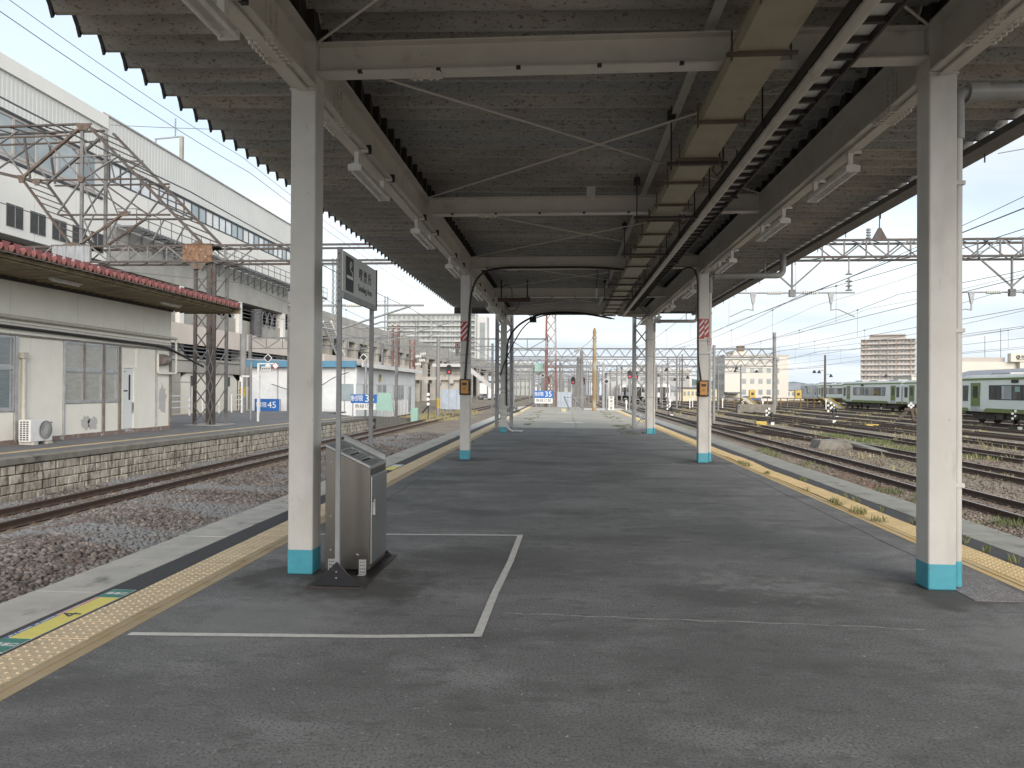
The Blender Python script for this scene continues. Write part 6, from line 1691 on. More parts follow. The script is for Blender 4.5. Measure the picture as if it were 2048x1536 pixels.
# mint tank on a pole
t = thing('mint_cabinet_pole', (-2.2, 62.5, 0), 'pale mint cabinet raised on a slim post by the red mast', 'cabinet')
b = MB(); b.box(-2.6, -1.95, 62.3, 62.7, 2.95, 3.65); b.mat(1); b.box(-2.58, -1.97, 62.31, 62.69, 2.7, 2.949); b.build('case', [m_mint, m_catw], t)
b = MB(); b.bar((-2.25, 62.5, -.2), (-2.25, 62.5, 2.7), .14); b.build('post', m_galvp, t)
# colour light signals
def signal(x, y, z, label, lit=True, n=2, post=True, horiz=False, grp='red colour light signals down the line'):
    t = thing('colour_light_signal', (x, y, ZG), label, 'railway signal', grp)
    b = MB(); b.prism([(x - .2, z - .45), (x + .2, z - .45), (x + .28, z - .2), (x + .28, z + .35), (x + .12, z + .55), (x - .12, z + .55), (x - .28, z + .35), (x - .28, z - .2)], 'y', y, y + .05); b.build('backplate', m_black, t)
    for (dz, m) in ((-.2, m_redlamp), (.22, m_black)):
        b = MB(); b.disc((x, y - .03, z + dz), (0, 1, 0), .1 if m is m_redlamp else .09, .06, 12); b.build('lamp', m, t)
        b = MB(); b.bar((x - .13, y - .12, z + dz + .13), (x + .13, y - .12, z + dz + .13), .2, .02); b.build('hood', m_black, t)
    if post:
        b = MB(); b.tube([(x, y + .12, ZG), (x, y + .12, z + .3)], .08, 8); b.build('post', m_galvp, t)
    return t
signal(-12.0, 75, 3.35, 'red signal light left of the second left column')
signal(-8.7, 115, 2.4, 'red signal right of the far left column, seen over the track')
signal(-2.3, 95, 2.55, 'red signal seen through the red lattice mast')
signal(1.0, 97, 2.55, 'left one of two red signals between the red mast and the tan post'); signal(2.3, 97, 2.5, 'red signal just left of the tan post')
signal(7.6, 88, 3.2, 'left one of a pair of red signals on the arm near the far right column'); signal(8.35, 88, 3.1, 'right one of a pair of red signals on the arm near the far right column')
signal(9.9, 88, 3.35, 'dark signal head behind the right lattice mast')
t = thing('signal_arm', (5, 87, 0), 'slanting truss arm carrying the pair of red signals', 'signal bracket')
b = MB(); b.bar((4.7, 87.5, 2.1), (8.2, 88.2, 3.3), .09); b.bar((4.7, 87.5, 2.4), (8.2, 88.2, 3.5), .07); b.bar((4.5, 87.5, ZG), (4.5, 87.5, 4.6), .26); b.build('arm', m_galvp, t)
# poles far down the line: alike, nothing tells them apart
random.seed(99)
GP = 'distant poles down the line'
b = MB(); b.tube([(0, 0, ZG), (0, 0, 6.6)], .15, 7, .12); b.bar((-.9, 0, 5.9), (.9, 0, 5.9), .07); b.bar((0, -.03, 5.0), (1.5, -.03, 5.2), .05); b.bar((.3, -.03, 4.4), (1.5, -.03, 5.2), .04)
p0 = b.build('distant_pole', m_polec, origin=(0, 0, ZG)); tag(p0, 'thin grey overhead line pole far down the tracks', 'pole', GP)
k = 0
for y in (98, 106, 114, 128, 137, 146, 155, 165, 176, 188, 200, 214, 230, 248, 268, 290):
    for x in random.sample([-19, -15.5, -13.2, -8.3, -3.4, -.8, 2.2, 4.2, 8.1, 12.0, 16, 20], 5):
        o = p0 if k == 0 else p0.copy()
        if k: COL.objects.link(o)
        o.location = (x * (1 - (y - 98) / 700), y, ZG); o.scale = (random.choice((-1, 1)), 1, random.uniform(.7, 1.0)); k += 1
# distant bracket arms seen against the sky at left
for i, (x, y, z, lab) in enumerate(((-19.5, 95, 11.5, 'grey lattice catenary mast on the viaduct, nearest one right of the smoking sign'), (-22.5, 135, 13, 'grey lattice catenary mast on the viaduct, second one'), (-26, 180, 14.5, 'grey lattice catenary mast on the viaduct, third one'))):
    t = lat_mast('viaduct_mast', x - 11, y, 11.0, 18.6, .55, m_greylat, lab, .8)
    b = MB(); b.bar((x - 11, y, 17.6), (x - 14, y, 17.6), .09); b.bar((x - 14, y, 17.6), (x - 14, y, 15.5), .07); b.build('bracket_arm', m_galvp, t)
t = thing('cantilever_bracket', (-13.5, 44, 5), 'tubular cantilever bracket with big insulators behind the smoking sign', 'catenary bracket')
b = MB(); b.tube([(-17, 44, 6.5), (-8.6, 44, 6.5)], .07, 8); b.tube([(-16.5, 44, 5.4), (-14, 44, 5.0), (-9.4, 44, 6.45)], .06, 8); b.tube([(-12.2, 44, 5.15), (-11.2, 44, 5.5), (-9.2, 44, 5.55)], .05, 8); b.build('tube', m_galvp, t)
for (xa, xb, za, zb) in ((-16.4, -15.4, 6.5, 6.5), (-16.3, -15.3, 5.36, 5.22), (-13.4, -12.5, 6.5, 6.5)):
    b = MB(); insul(b, (xa, 44, za), (xb, 44, zb), 8, .13); b.build('insulator', m_insul, t)
b = MB(); b.bar((-17, 44.2, -.4), (-17, 44.2, 7.4), .25); b.build('post', m_greylat, t)
for i, (x, y) in enumerate(((-9.2, 52), (-13.8, 58))):
    t = thing('cantilever_bracket', (x, y, 5.2), ('tubular catenary arm right of the smoking sign' if i == 0 else 'smaller tubular catenary arm above the cabin'), 'catenary bracket')
    b = MB(); b.tube([(x - 2.8, y, 6.3), (x + 1.8, y, 6.3)], .06, 6); b.tube([(x - 2.6, y, 5.2), (x + 1.2, y, 6.25)], .05, 6); b.tube([(x - .6, y, 5.2), (x + .4, y, 5.5), (x + 2.3, y, 5.5)], .04, 6); b.bar((x - .4, y, 6.3), (x - .4, y, 5.0), .07); b.build('tube', m_galvp, t)
# ================================================================ trains
def railcar(xs, yf, yn, label, pale=m_trpale, green=m_trgreen, detail=True, doors=True, group='pale green railcars in the yard', w=2.9, far_end=None):
    """side face at x = xs (towards the platform), running from yn (near) to yf (far)"""
    t = thing('railcar', (xs + w / 2, (yf + yn) / 2, ZR), label, 'train', group)
    ln = yf - yn
    z0, zs, ze = ZR + .95, ZR + 3.55, ZR + 3.72
    x0, x1 = xs, xs + w
    b = MB()
    b.prism([(x0 + .06, z0), (x0, z0 + .2), (x0, z0 + 1.1), (x0 + .05, zs - .05), (x0 + .22, ze), (x1 - .22, ze), (x1 - .05, zs - .05), (x1, z0 + 1.1), (x1, z0 + .2), (x1 - .06, z0)], 'y', yn, yf)
    b.build('body', pale, t)
    b = MB(); b.prism([(x0 + .2, ze + .001), (x0 + .55, ze + .2), (x1 - .55, ze + .2), (x1 - .2, ze + .001)], 'y', yn + .05, yf - .05); b.build('roof', m_trroof, t)
    b = MB()
    for q in (.2, .52, .78): b.box(x0 + .8, x1 - .8, yn + ln * q - 1.3, yn + ln * q + 1.3, ze + .201, ze + .34)
    b.build('roof_unit', m_trroof, t)
    def on(y0, y1, za, zb, d=.02):   # panel hugging the side
        return (x0 - d, x0 + .06, y0, y1, za, zb)
    b = MB()
    b.prism([(yn + 3.4, z0 - .01), (yf - 3.4, z0 - .01), (yf - 3.9, z0 + .30), (yn + 3.9, z0 + .30)], 'x', x0 - .012, x0 + .06)
    for (ya, yb) in ((yn, yn + 1.25), (yf - 1.25, yf)): b.box(x0 - .012, x0 + .06, ya, yb, z0 - .01, z0 + .28)
    b.build('green_skirt', green, t)
    b = MB(); b.box(x0 - .005, x0 + .2, yn, yf, zs - .06, zs + .1); b.build('green_cantrail', green if detail else pale, t)
    for ya in (yn + 1.55, yf - 3.05):
        if not doors: break
        d = MB(); d.box(x0 - .014, x0 + .06, ya, ya + 1.35, z0 + .42, z0 + 2.32); do = d.build('door', green, t)
        d = MB(); d.box(x0 - .026, x0 - .015, ya + .32, ya + 1.0, z0 + 1.1, z0 + 2.06); d.build('door_window', m_trglass, do)
        d = MB(); d.box(x0 - .012, x0 + .06, ya, ya + 1.35, z0 + .02, z0 + .415); d.build('step_panel', m_trgrey, do)
    wz0, wz1 = z0 + .98, z0 + 2.12
    b = MB(); b.box(x0 - .016, x0 + .04, yn + 4.5, yf - 4.3, wz0, wz1); wo = b.build('window_band', m_frame, t)
    y = yn + 4.58; k = 0
    while y < yf - 5.2:
        p = MB(); p.box(x0 - .024, x0 - .017, y, y + 1.28, wz0 + .06, wz1 - .06); p.build('pane', m_trglass if k % 3 else m_glass, wo)
        if detail and k % 2 == 0:
            p = MB(); p.box(x0 - .0245, x0 - .0241, y + .95, y + 1.2, wz0 + .06, wz1 - .06); p.build('curtain', m_trgrey, wo)
        y += 1.36; k += 1
    for ya in (yn + .45, yf - 1.3):
        p = MB(); p.box(x0 - .02, x0 + .05, ya, ya + .8, wz0 - .15, wz1); p.build('cab_window', m_trglass, t)
    b = MB(); b.box(x0 - .02, x0 + .05, yn + ln * .60, yn + ln * .60 + .8, wz1 + .16, wz1 + .40); b.build('destination_panel', m_ink, t)
    # ends
    for ye, s_ in ((yn, -1), (yf, 1)):
        b = MB(); b.box(x0 + .95, x1 - .95, min(ye, ye + s_ * .25), max(ye, ye + s_ * .25), z0 + .1, z0 + 2.2); b.build('gangway', m_under if s_ < 0 else m_under, t)
        b = MB()
        for (xa, xb) in ((x0 + .2, x0 + .85), (x1 - .85, x1 - .2)): b.box(xa, xb, min(ye - .0, ye + s_ * .02), max(ye, ye + s_ * .02), wz0, wz1)
        b.build('end_window', m_trglass, t)
    b = MB(); b.box(x0 + .35, x1 - .35, yn + .2, yf - .2, z0 - .32, z0 - .011)
    random.seed(int(yn))
    y = yn + 4.6
    while y < yf - 5.2:
        l = random.uniform(.7, 1.7); b.box(x0 + random.uniform(.12, .3), x1 - .2, y, y + l, z0 - random.uniform(.45, .62), z0 - .02); y += l + random.uniform(.1, .4)
    b.build('underframe_gear', m_under, t)
    for yc in (yn + 3.0, yf - 3.0):
        g = MB(); g.box(x0 + .3, x0 + .5, yc - 1.6, yc + 1.6, z0 - .62, z0 - .3); g.box(x0 + .5, x1 - .5, yc - .3, yc + .3, z0 - .55, z0 - .3); bo_ = g.build('bogie', m_under, t)
        for q in (-1.05, 1.05):
            for xx in (x0 + .75, x1 - .75):
                wv = MB(); wv.disc((xx, yc + q, ZR + .43), (1, 0, 0), .43, .12, 18); wv.build('wheel', m_under, bo_)
    if detail:
        b = MB()
        for q in range(6): b.box(x0 - .05, x0 - .001, yf - .35, yf - .3, z0 + .35 + q * .36, z0 + .40 + q * .36)
        b.build('end_step', m_galvp, t)
    return t
c1 = railcar(33.3, 64.7, 44.7, 'nearest pale green railcar with olive doors, cut off by the right edge of the photo')
c2 = railcar(42.0, 114.9, 95.4, 'left car of the pale green two-car train beyond the timber buffer stop')
c3 = railcar(42.0, 94.9, 75.4, 'right car of the pale green two-car train, beside the big right column')
c4 = railcar(52.0, 155.5, 136.5, 'left car of the distant pale green train, behind the nearer two-car train')
c5 = railcar(52.0, 136.0, 117.0, 'distant pale green car half hidden behind the nearer two-car train')
c6 = railcar(52.0, 167, 156.2, 'silver grey railcar at the far left end of the green trains', m_trgrey, m_trgrey, group=None)
# white poster in the near car window and small plate
b = MB(); b.box(33.26, 33.272, 56.4, 57.0, ZR + 2.55, ZR + 2.95)
tag(b.build('green_poster', m_mint), 'mint green poster behind the window of the nearest railcar', 'poster')
for i, (x, y, lb) in enumerate(((15.2, 168, 'white train car parked beyond the far right column, nearer of two'), (14.0, 190, 'white train car parked beyond the far right column, farther of two'), (19.3, 158, 'white train car parked behind the far right drain pipe'))):
    railcar(x, y + 19, y, lb, m_carw, m_carw, False, False, 'white trains far down the right tracks')

# ================================================================ yard furniture
def lever(x, y, label, big=1.0):
    t = thing('switch_stand', (x, y, ZG), label, 'switch stand', 'switch stands among the yard tracks')
    b = MB(); b.bar((x, y, ZG), (x, y, ZG + 1.35 * big), .07); b.box(x - .25, x + .35, y - .1, y + .1, ZG, ZG + .16); b.bar((x + .5, y, ZG + .05), (x + .25, y, ZG + .75 * big), .08); b.build('stand', m_black, t)
    b = MB(); b.disc((x + .28, y - .02, ZG + .82 * big), (1, -1, .5), .2, .12, 14); b.build('weight', m_black, t)
    b = MB()
    for z in (.78, 1.12): b.disc((x - .1, y - .06, ZG + z * big), (0, 1, 0), .09, .02, 12); b.disc((x + .1, y - .06, ZG + (z + .16) * big), (0, 1, 0), .09, .02, 12)
    b.build('target', m_white, t)
    b = MB(); b.box(x + .2, x + .45, y - .25, y - .11, ZG, ZG + .22 * big); b.build('white_block', m_white, t)
    return t
lever(15.95, 59.3, 'black and white switch stand beside the yellow cover, left of the others')
lever(21.8, 62.5, 'taller black switch stand right of centre between the second right column and the near column', 1.35)
lever(24.6, 104, 'small black switch stand left of the concrete post in the yard')
lever(26.5, 75, 'small switch stand below the yellow walkway stairs')
lever(32.0, 55.0, 'switch stand with round white target in front of the nearest railcar', 1.05)
lever(10.5, 76, 'switch stand with white block near the far right column')
b = MB(); b.box(14.9, 15.7, 58.6, 59.1, ZG, ZG + .3)
tag(b.build('yellow_cover', m_yel), 'yellow point motor cover next to the left switch stand', 'cover')
b = MB(); b.box(22.6, 23.5, 57, 57.5, ZG, ZG + .22)
tag(b.build('yellow_cover', m_yel), 'yellow cover lying in the grass left of the big right column', 'cover')
t = thing('concrete_block', (12.6, 35.6, ZG), 'weathered wedge-shaped concrete block between two yard tracks', 'concrete block')
b = MB(); b.prism([(11.75, ZG), (13.45, ZG), (13.15, ZG + .40), (11.9, ZG + .40)], 'y', 35.2, 36.4); b.build('block', m_opcop, t)
b = MB(); b.bar((13.5, 36.3, ZG + .3), (14.05, 33.6, ZG + .02), .45, .1); b.build('ramp_slab', m_opcop, t)
t = thing('buffer_stop', (30.4, 68, ZG), 'dark timber buffer stop with a yellow plate in front of the two-car train', 'buffer stop')
b = MB(); b.bar((29.4, 67.6, ZG), (30.9, 68.4, ZG + 1.2), .22); b.bar((30.9, 67.6, ZG), (30.9, 68.2, ZG + 1.25), .22); b.bar((31.7, 67.6, ZG), (31.4, 68.2, ZG + 1.25), .2); b.bar((30.3, 68.1, ZG + 1.1), (32, 68.1, ZG + 1.1), .25); b.build('timber', m_sleeper, t)
b = MB(); b.box(31.2, 32.1, 67.9, 67.96, ZG + .7, ZG + 1.2); b.build('yellow_plate', m_yel, t)
b = MB()
for (x, z) in ((30.6, 1.45), (30.95, 1.45), (30.78, 1.62), (30.78, 1.3)): b.disc((x, 67.9, ZG + z), (0, 1, 0), .12, .03, 10)
b.build('white_target', m_white, t)
# raised inspection walkway with yellow steel
wk = thing('inspection_walkway', (33, 116, ZG), 'long low walkway of weathered yellow steel crossing the yard', 'walkway')
b = MB(); b.box(22, 46, 115.4, 116.6, .18, .30); b.build('deck', m_yelsteel, wk)
b = MB()
for q in range(25): b.bar((22 + q, 115.45, ZG), (22 + q, 115.45, .18), .12)
b.box(22, 46, 115.42, 115.5, -.35, -.2); b.build('leg_row', m_yelsteel, wk)
for x in (27.4, 39.6):
    b = MB(); b.bar((x, 115.3, .25), (x + 1.2, 112.2, ZG + .05), 1.0, .12); b.build('stair_slope', m_viad, wk)
    b = MB(); b.bar((x - .55, 115.3, .35), (x + .65, 112.2, ZG + .15), .12, .2); b.bar((x + .55, 115.3, .35), (x + 1.75, 112.2, ZG + .15), .12, .2); b.build('stair_edge', m_yel, wk)
b = MB(); b.box(20.5, 24.8, 89.2, 90.2, ZG, ZG + 1.05)
tag(b.build('concrete_plinth', m_opcop), 'grey concrete plinth at the foot of the tall yard post', 'plinth')
for i, x in enumerate((29.2, 36.2)):
    t = thing('warning_cabinet', (x, 117.5, .3), ('left' if i == 0 else 'right') + ' yellow warning cabinet on the walkway', 'cabinet')
    b = MB(); b.box(x - .45, x + .45, 117.2, 117.8, .3, 1.5); b.build('case', m_yel, t)
    b = MB(); b.box(x - .2, x + .2, 117.17, 117.19, .7, 1.1); b.build('mark', m_ink, t)
random.seed(5)
b = MB(); b.bar((0, 0, 0), (0, 0, 1.5), .13); b.box(-.1, .1, -.09, -.07, 1.1, 1.5)
pp = b.build('marker_post', m_white, origin=(0, 0, 0)); tag(pp, 'short white marker post in the yard grass', 'marker post', 'white marker posts in the yard')
for k, (x, y) in enumerate(((25.2, 96), (37.2, 108), (30.9, 111), (23.5, 112), (17.5, 105), (20.1, 118), (13.5, 96), (6.9, 84))):
    o = pp if k == 0 else pp.copy()
    if k: COL.objects.link(o)
    o.location = (x, y, ZG)
# poles in the yard
def lamp_pole(x, y, h, label, m=m_polec, arms=((.5, -.2),), r=.14):
    t = thing('lighting_pole', (x, y, ZG), label, 'light pole')
    b = MB(); b.tube([(x, y, ZG), (x, y, ZG + h)], r, 8, r * .75); b.build('shaft', m, t)
    for (dx, dz) in arms:
        b = MB(); b.bar((x, y, ZG + h + dz), (x + dx, y, ZG + h + dz), .06); b.build('arm', m, t)
        b = MB(); b.tube([(x + dx, y, ZG + h + dz - .45), (x + dx, y, ZG + h + dz)], .3, 10, .1); b.build('lamp_shade', m_black, t)
    return t
lamp_pole(40.5, 118, 8.3, 'brown pole with cross arms and black lamps left of the two-car train', m_dkplate, ((-.9, -2.4), (.9, -3.0)), .2)
lamp_pole(27.6, 118, 6.8, 'dark lamp pole with two black lamps in front of the cream office block', m_polec, ((-.7, -.3), (-.9, -.8)))
lamp_pole(17.2, 110, 8.0, 'thin dark pole between the second right column and the office block', m_dkplate, ((.8, -3.2),), .12)
lamp_pole(19.0, 124, 8.2, 'second thin dark pole left of the office block', m_polec, ((-.8, -3.5),), .12)
lamp_pole(51.6, 108, 8.6, 'lamp pole with a flat head right of the apartment tower', m_polec, ((.7, 0),), .1)
lamp_pole(46.5, 112, 5.2, 'short pole with a dark lamp below the apartment tower', m_polec, ((.7, 0),), .1)
lamp_pole(50.6, 78, 12.4, 'tall slim grey post behind the nearest railcar', m_galvp, (), .13)
lamp_pole(13.5, 104, 6.4, 'lamp pole seen right of the far right column', m_polec, ((.6, -.6), (-.6, -1.4)), .1)
wire([(17.2, 110, 5.2), (27, 115, 5.0), (40.5, 118, 5.2)], 'horizontal lamp wire strung between the yard poles', .03, .35)
for i, x in enumerate((29.5, 38.2)):
    t = thing('hanging_lamp', (x, 116, 4.2), ('left' if i == 0 else 'right') + ' hanging lamp on the wire between yard poles', 'lamp')
    b = MB(); b.tube([(x, 116, 4.2), (x, 116, 4.6)], .34, 10, .1); b.build('shade', m_black, t)
    b = MB(); b.disc((x, 116, 4.18), (0, 0, 1), .2, .06, 10); b.build('bulb', m_white, t)
# two big concrete posts left of the second right column area
lat = pole('concrete_pole', 12.0, 60.5, ZG, 5.1, .12, m_polec, 'grey post right behind the second right column')
t = pole('concrete_pole', 2.0, 92, ZG, 6.3, .22, m_polec, 'dark double post in the middle distance left of the tan post')
pole('concrete_pole', 1.55, 92.3, ZG, 5.6, .15, m_polec, 'thinner partner of the dark double post')
# relay cabinets and railings at the platform end
t = thing('relay_cabinets', (-.3, 66, ZG), 'pale blue relay cabinets past the red mast', 'cabinet')
b = MB(); b.box(-.75, .55, 66, 66.6, -.2, 1.2); b.mat(1)
for q in range(4): b.box(-.7 + q * .3, -.68 + q * .3, 65.98, 66, -.15, 1.15)
b.build('case', [m_cabinet, m_galvp], t)
t = thing('relay_cabinet', (-10.9, 70, ZG), 'wide pale blue relay cabinet left of the second left column', 'cabinet')
b = MB(); b.box(-11.9, -9.7, 70, 70.8, -.55, 1.35); b.build('case', m_cabinet, t)
b = MB()
for q in range(3): b.box(-11.2 + q * .72, -11.17 + q * .72, 69.97, 70, -.5, 1.3)
b.build('door_seam', m_galvp, t)
b = MB()
for q in range(3): b.bar((-11.6 + q * .8, 70.3, ZG), (-11.6 + q * .8, 70.3, -.551), .15)
b.build('foot', m_polec, t)
def band2(t):
    b = MB(); b.tube([(-11.9, 68, -.4), (-11.9, 68, .5)], .175, 12); b.build('yellow_band', m_yel, t)
    b = MB()
    for q in range(4): b.bar((-12.05, 67.83, -.35 + q * .2), (-11.75, 67.83, -.2 + q * .2), .02, .08, up=(0, 1, 0))
    b.build('black_stripe', m_ink, t)
pole('concrete_pole', -11.9, 68, ZG, 6.2, .17, m_polec, 'grey pole with yellow and black base band beside the blue cabinet', 'pole', None, None, band2)
t = thing('end_barrier', (.8, 54, 0), 'low slanting barrier bars at the platform end', 'barrier')
b = MB(); b.bar((.3, 53, 0), (-.1, 55, .9), .08); b.bar((1.3, 53, 0), (.6, 55, .8), .08); b.bar((-.1, 55, .85), (1.6, 55, .85), .06); b.bar((.75, 53.6, -.05), (.75, 53.6, .9), .07); b.build('bar', m_polec, t)

# ================================================================ buildings in the distance
def facade(t, x0, x1, y, z0, fl, nfl, n, m_win, wfrac=.55, hfrac=.5, skip=(), name='window'):
    """windows on a wall facing the camera: one object per window"""
    w = (x1 - x0) / n
    b = MB(); b.box(-w * wfrac / 2, w * wfrac / 2, -.06, .1, 0, fl * hfrac)
    src = b.build(name, m_win, t, origin=(0, 0, 0)); k = 0
    for i in range(nfl):
        for j in range(n):
            if (i, j) in skip: continue
            o = src if k == 0 else src.copy()
            if k: COL.objects.link(o)
            o.location = Vector((x0 + (j + .5) * w, y, z0 + i * fl + fl * .28)) - wloc(t); k += 1
# apartment block, left
ap = thing('apartment_block', (-72, 400, ZG), 'wide pale fourteen-storey apartment block with balconies behind the viaduct', 'apartment building')
b = MB(); b.box(-99, -49.9, 401.3, 412, ZG, 42.2); b.box(-49.88, -49.0, 399.7, 412, ZG, 42.6); b.build('wall', m_apt, ap)
b = MB(); b.box(-48.98, -43.5, 404, 416, ZG, 41.6); b.build('side_wing', m_shed, ap)
for k in range(14):
    b = MB(); b.box(-99, -49.9, 399.6, 401.29, 1.0 + k * 2.9, 2.05 + k * 2.9 - .55); b.build('balcony', m_aptslab, ap)
b = MB(); b.box(-.12, .12, -.9, .0, 0, 40.8)
pt = b.build('party_wall', m_aptslab, ap, origin=(0, 0, 0))
for j in range(9):
    o = pt if j == 0 else pt.copy()
    if j: COL.objects.link(o)
    o.location = Vector((-98.8 + j * 6.1, 401.28, 1.0)) - wloc(ap)
facade(ap, -99, -50, 401.3, 1.3, 2.9, 14, 18, m_aptwin, .5, .62)
b = MB(); b.box(-99, -50, 400, 411, 42.21, 42.9); b.build('roof_parapet', m_apt, ap)
b = MB(); b.box(-47.6, -44.6, 403.96, 404.0, 8, 38); b.build('window_strip', m_aptwin, ap)
# beige tower, right
at = thing('apartment_tower', (178, 420, ZG), 'beige ten-storey apartment tower with balcony bands on the right skyline', 'apartment building')
b = MB(); b.box(164.5, 191.5, 421.3, 434, ZG, 30.2); b.box(169, 187, 424, 433, 30.21, 33.0); b.build('wall', m_aptR, at)
for k in range(10):
    b = MB(); b.box(164.1, 191.8, 419.7, 421.29, 1.3 + k * 2.9, 2.2 + k * 2.9); b.build('balcony', m_aptRs, at)
b = MB(); b.box(164.1, 191.8, 419.7, 421.29, 30.0, 30.4); b.box(169, 187, 422.6, 424, 32.6, 33.2); b.build('roof_slab', m_aptRs, at)
facade(at, 165, 191.3, 421.3, 1.3, 2.9, 10, 14, m_aptwin, .5, .6)
b = MB()
for x in (167, 173.5, 177.6, 182, 189): b.box(x, x + .3, 419.5, 419.69, 1, 30)
b.build('red_downpipe', m_aptRrail, at)
at.rotation_euler = (0, 0, -0.36)
# cream office block
so = thing('office_block', (48, 190, ZG), 'cream four-storey office block with square windows beyond the yard', 'office building')
b = MB(); b.box(40.4, 56.2, 190, 204, ZG, 10.2); b.box(43.6, 47.2, 195, 203, 10.21, 11.8); b.build('wall', m_school, so)
facade(so, 44.2, 54.4, 190, -.4, 2.75, 4, 5, m_aptwin, .5, .46, skip=((3, 0), (3, 3)))
b = MB(); b.box(40.2, 43.8, 186, 189.98, .6, .95); b.build('porch_roof', m_roofdark, so)
for k in range(3):
    for j in range(3):
        b = MB(); b.box(40.3, 40.41, 191.5 + j * 4, 193.8 + j * 4, 1.5 + k * 2.75, 2.9 + k * 2.75); b.build('side_window', m_aptwin, so)
b = MB(); b.box(40.2, 56.4, 189.8, 204.2, 10.2, 10.5); b.build('roof_edge', m_aptRs, so)
b = MB(); b.box(44.6, 46.4, 194.5, 196, 11.81, 13.0)
tag(b.build('roof_tank', m_yelsteel), 'tan water tank on the roof of the cream office block', 'tank')
def shed(name, x0, x1, y, d, zw, zr_, label, mw, mr, gable='y', wins=None, cat='building'):
    t = thing(name, ((x0 + x1) / 2, y, ZG), label, cat)
    b = MB(); b.box(x0, x1, y, y + d, ZG, zw); b.build('wall', mw, t)
    b = MB(); xm = (x0 + x1) / 2
    if gable == 'y': b.prism([(x0 - .4, zw + .002), (x1 + .4, zw + .002), (xm, zr_)], 'y', y - .5, y + d + .3)
    elif gable == 'x': b.prism([(y - .5, zw + .002), (y + d + .5, zw + .002), (y + d / 2, zr_)], 'x', x0 - .4, x1 + .4)
    else: b.box(x0 - .2, x1 + .2, y - .2, y + d, zw + .002, zr_)
    b.build('roof', mr, t)
    if wins:
        n, nf, fl, z0 = wins; facade(t, x0 + .5, x1 - .5, y, z0, fl, nf, n, m_aptwin, .55, .45)
    return t
shed('warehouse', 11.5, 34, 205, 30, 6.0, 8.6, 'big grey warehouse with a low gabled roof behind the white trains', m_shed, m_shed, 'y', (8, 1, 2.2, 3.3), 'warehouse')
shed('corner_building', 37.5, 44, 260, 14, 8.2, 8.7, 'beige flat-roofed building left of the cream office block', m_school, m_aptRs, 'f', (4, 2, 3, 1.5))
shed('gabled_shed', 20.6, 27.2, 176, 12, 1.2, 3.2, 'small grey gabled shed near the second right column', m_shed, m_roofgrey, 'y', (4, 1, 2, -.6), 'shed')
shed('yellow_shed', 27.5, 36, 178, 10, 1.7, 2.1, 'long pale yellow shed beside the grey gabled shed', M('paleyel', (.60, .54, .36), None, .5, .7), m_roofdark, 'f', (8, 1, 2.2, -.5), 'shed')
shed('blue_office', 9.5, 16, 330, 12, 13.5, 14, 'distant blue-grey office block seen left of the far right column', M('bluegrey', (.42, .50, .60), (.5, .56, .63), .1, .5), m_shed, 'f', (7, 5, 2.8, .5))
shed('low_house', 59, 68, 215, 9, 1.6, 3.6, 'low house with grey tiled roof right of the cream office block', m_school, m_roofgrey, 'x', (5, 1, 2.2, -.6), 'house')
shed('long_hall', 77, 100, 205, 24, 2.6, 3.9, 'long grey-roofed hall behind the two-car train', m_shed, m_roofgrey, 'x', None, 'hall')
shed('tan_block', 118, 128, 260, 14, 6.6, 7.0, 'tan flat-roofed block right of the apartment tower', m_school, m_aptRs, 'f', (6, 2, 3, 2.5))
sh = thing('shop_building', (92, 150, ZG), 'beige flat-roofed shop with a raised sign parapet at the right edge', 'shop building')
b = MB(); b.box(74, 87.4, 150, 154, ZG, 7.3); b.box(87.41, 88.0, 150.2, 156, ZG, 7.3); b.box(86.2, 112, 149, 150.1, 7.31, 8.95); b.box(88.01, 112, 149.2, 156, ZG, 7.3); b.build('wall', m_school, sh)
b = MB(); b.box(74.5, 86, 149.9, 149.98, 3.9, 4.9); b.build('window_band', m_aptwin, sh)
b = MB(); b.box(76, 86, 150.6, 153.5, 7.31, 8.2); b.build('roof_box', m_aptR, sh)
b = MB()
b.tube([(87.55 + .30 * math.cos(a), 148.95, 8.22 + .30 * math.sin(a)) for a in [2 * math.pi * k / 16 for k in range(17)]], .09, 6)
b.bar((87.55, 148.95, 7.95), (87.55, 148.95, 8.5), .08); b.build('sign_emblem', M('brown_letter', (.10, .075, .05), None, 1, .6), sh)
text('岩手銀行', .68, (89.45, 148.95, 8.2), (1, 0, 0), (0, 0, 1), bpy.data.materials['brown_letter'], sh, 'lettering', .03)
b = MB(); b.box(87.3, 92, 148.9, 148.99, 7.68, 7.76); b.build('sign_rule', bpy.data.materials['brown_letter'], sh)
shed('grey_gable_roof', 58, 75, 96, 30, 2.4, 4.9, 'grey gabled roofs behind the nearest railcar', m_shed, m_roofgrey, 'y', None, 'shed')
for i, (x, h, w_) in enumerate(((78.5, 13, 'leftmost'), (83, 12.5, 'middle'), (86, 14, 'rightmost'))):
    b = MB(); b.tube([(x, 152, 7), (x, 152, h)], .05, 5); tag(b.build('roof_antenna', m_wire), w_ + ' thin antenna on the beige shop roof', 'antenna', 'thin antennas on the shop roof')
shed('white_store', -22.5, -15.5, 192, 10, 3.0, 3.5, 'low white building with a dark eave behind the parked cars at left', m_cabin, m_roofdark, 'f', None, 'store')
shed('far_block', -22, -14, 300, 15, 12, 12.6, 'distant pale block far down the line at left', m_apt, m_shed, 'f', (5, 4, 2.9, .6))
shed('far_block', 44, 52, 420, 12, 13, 13.5, 'distant pale block just left of the cream office block', m_apt, m_shed, 'f', (5, 4, 2.9, .6))
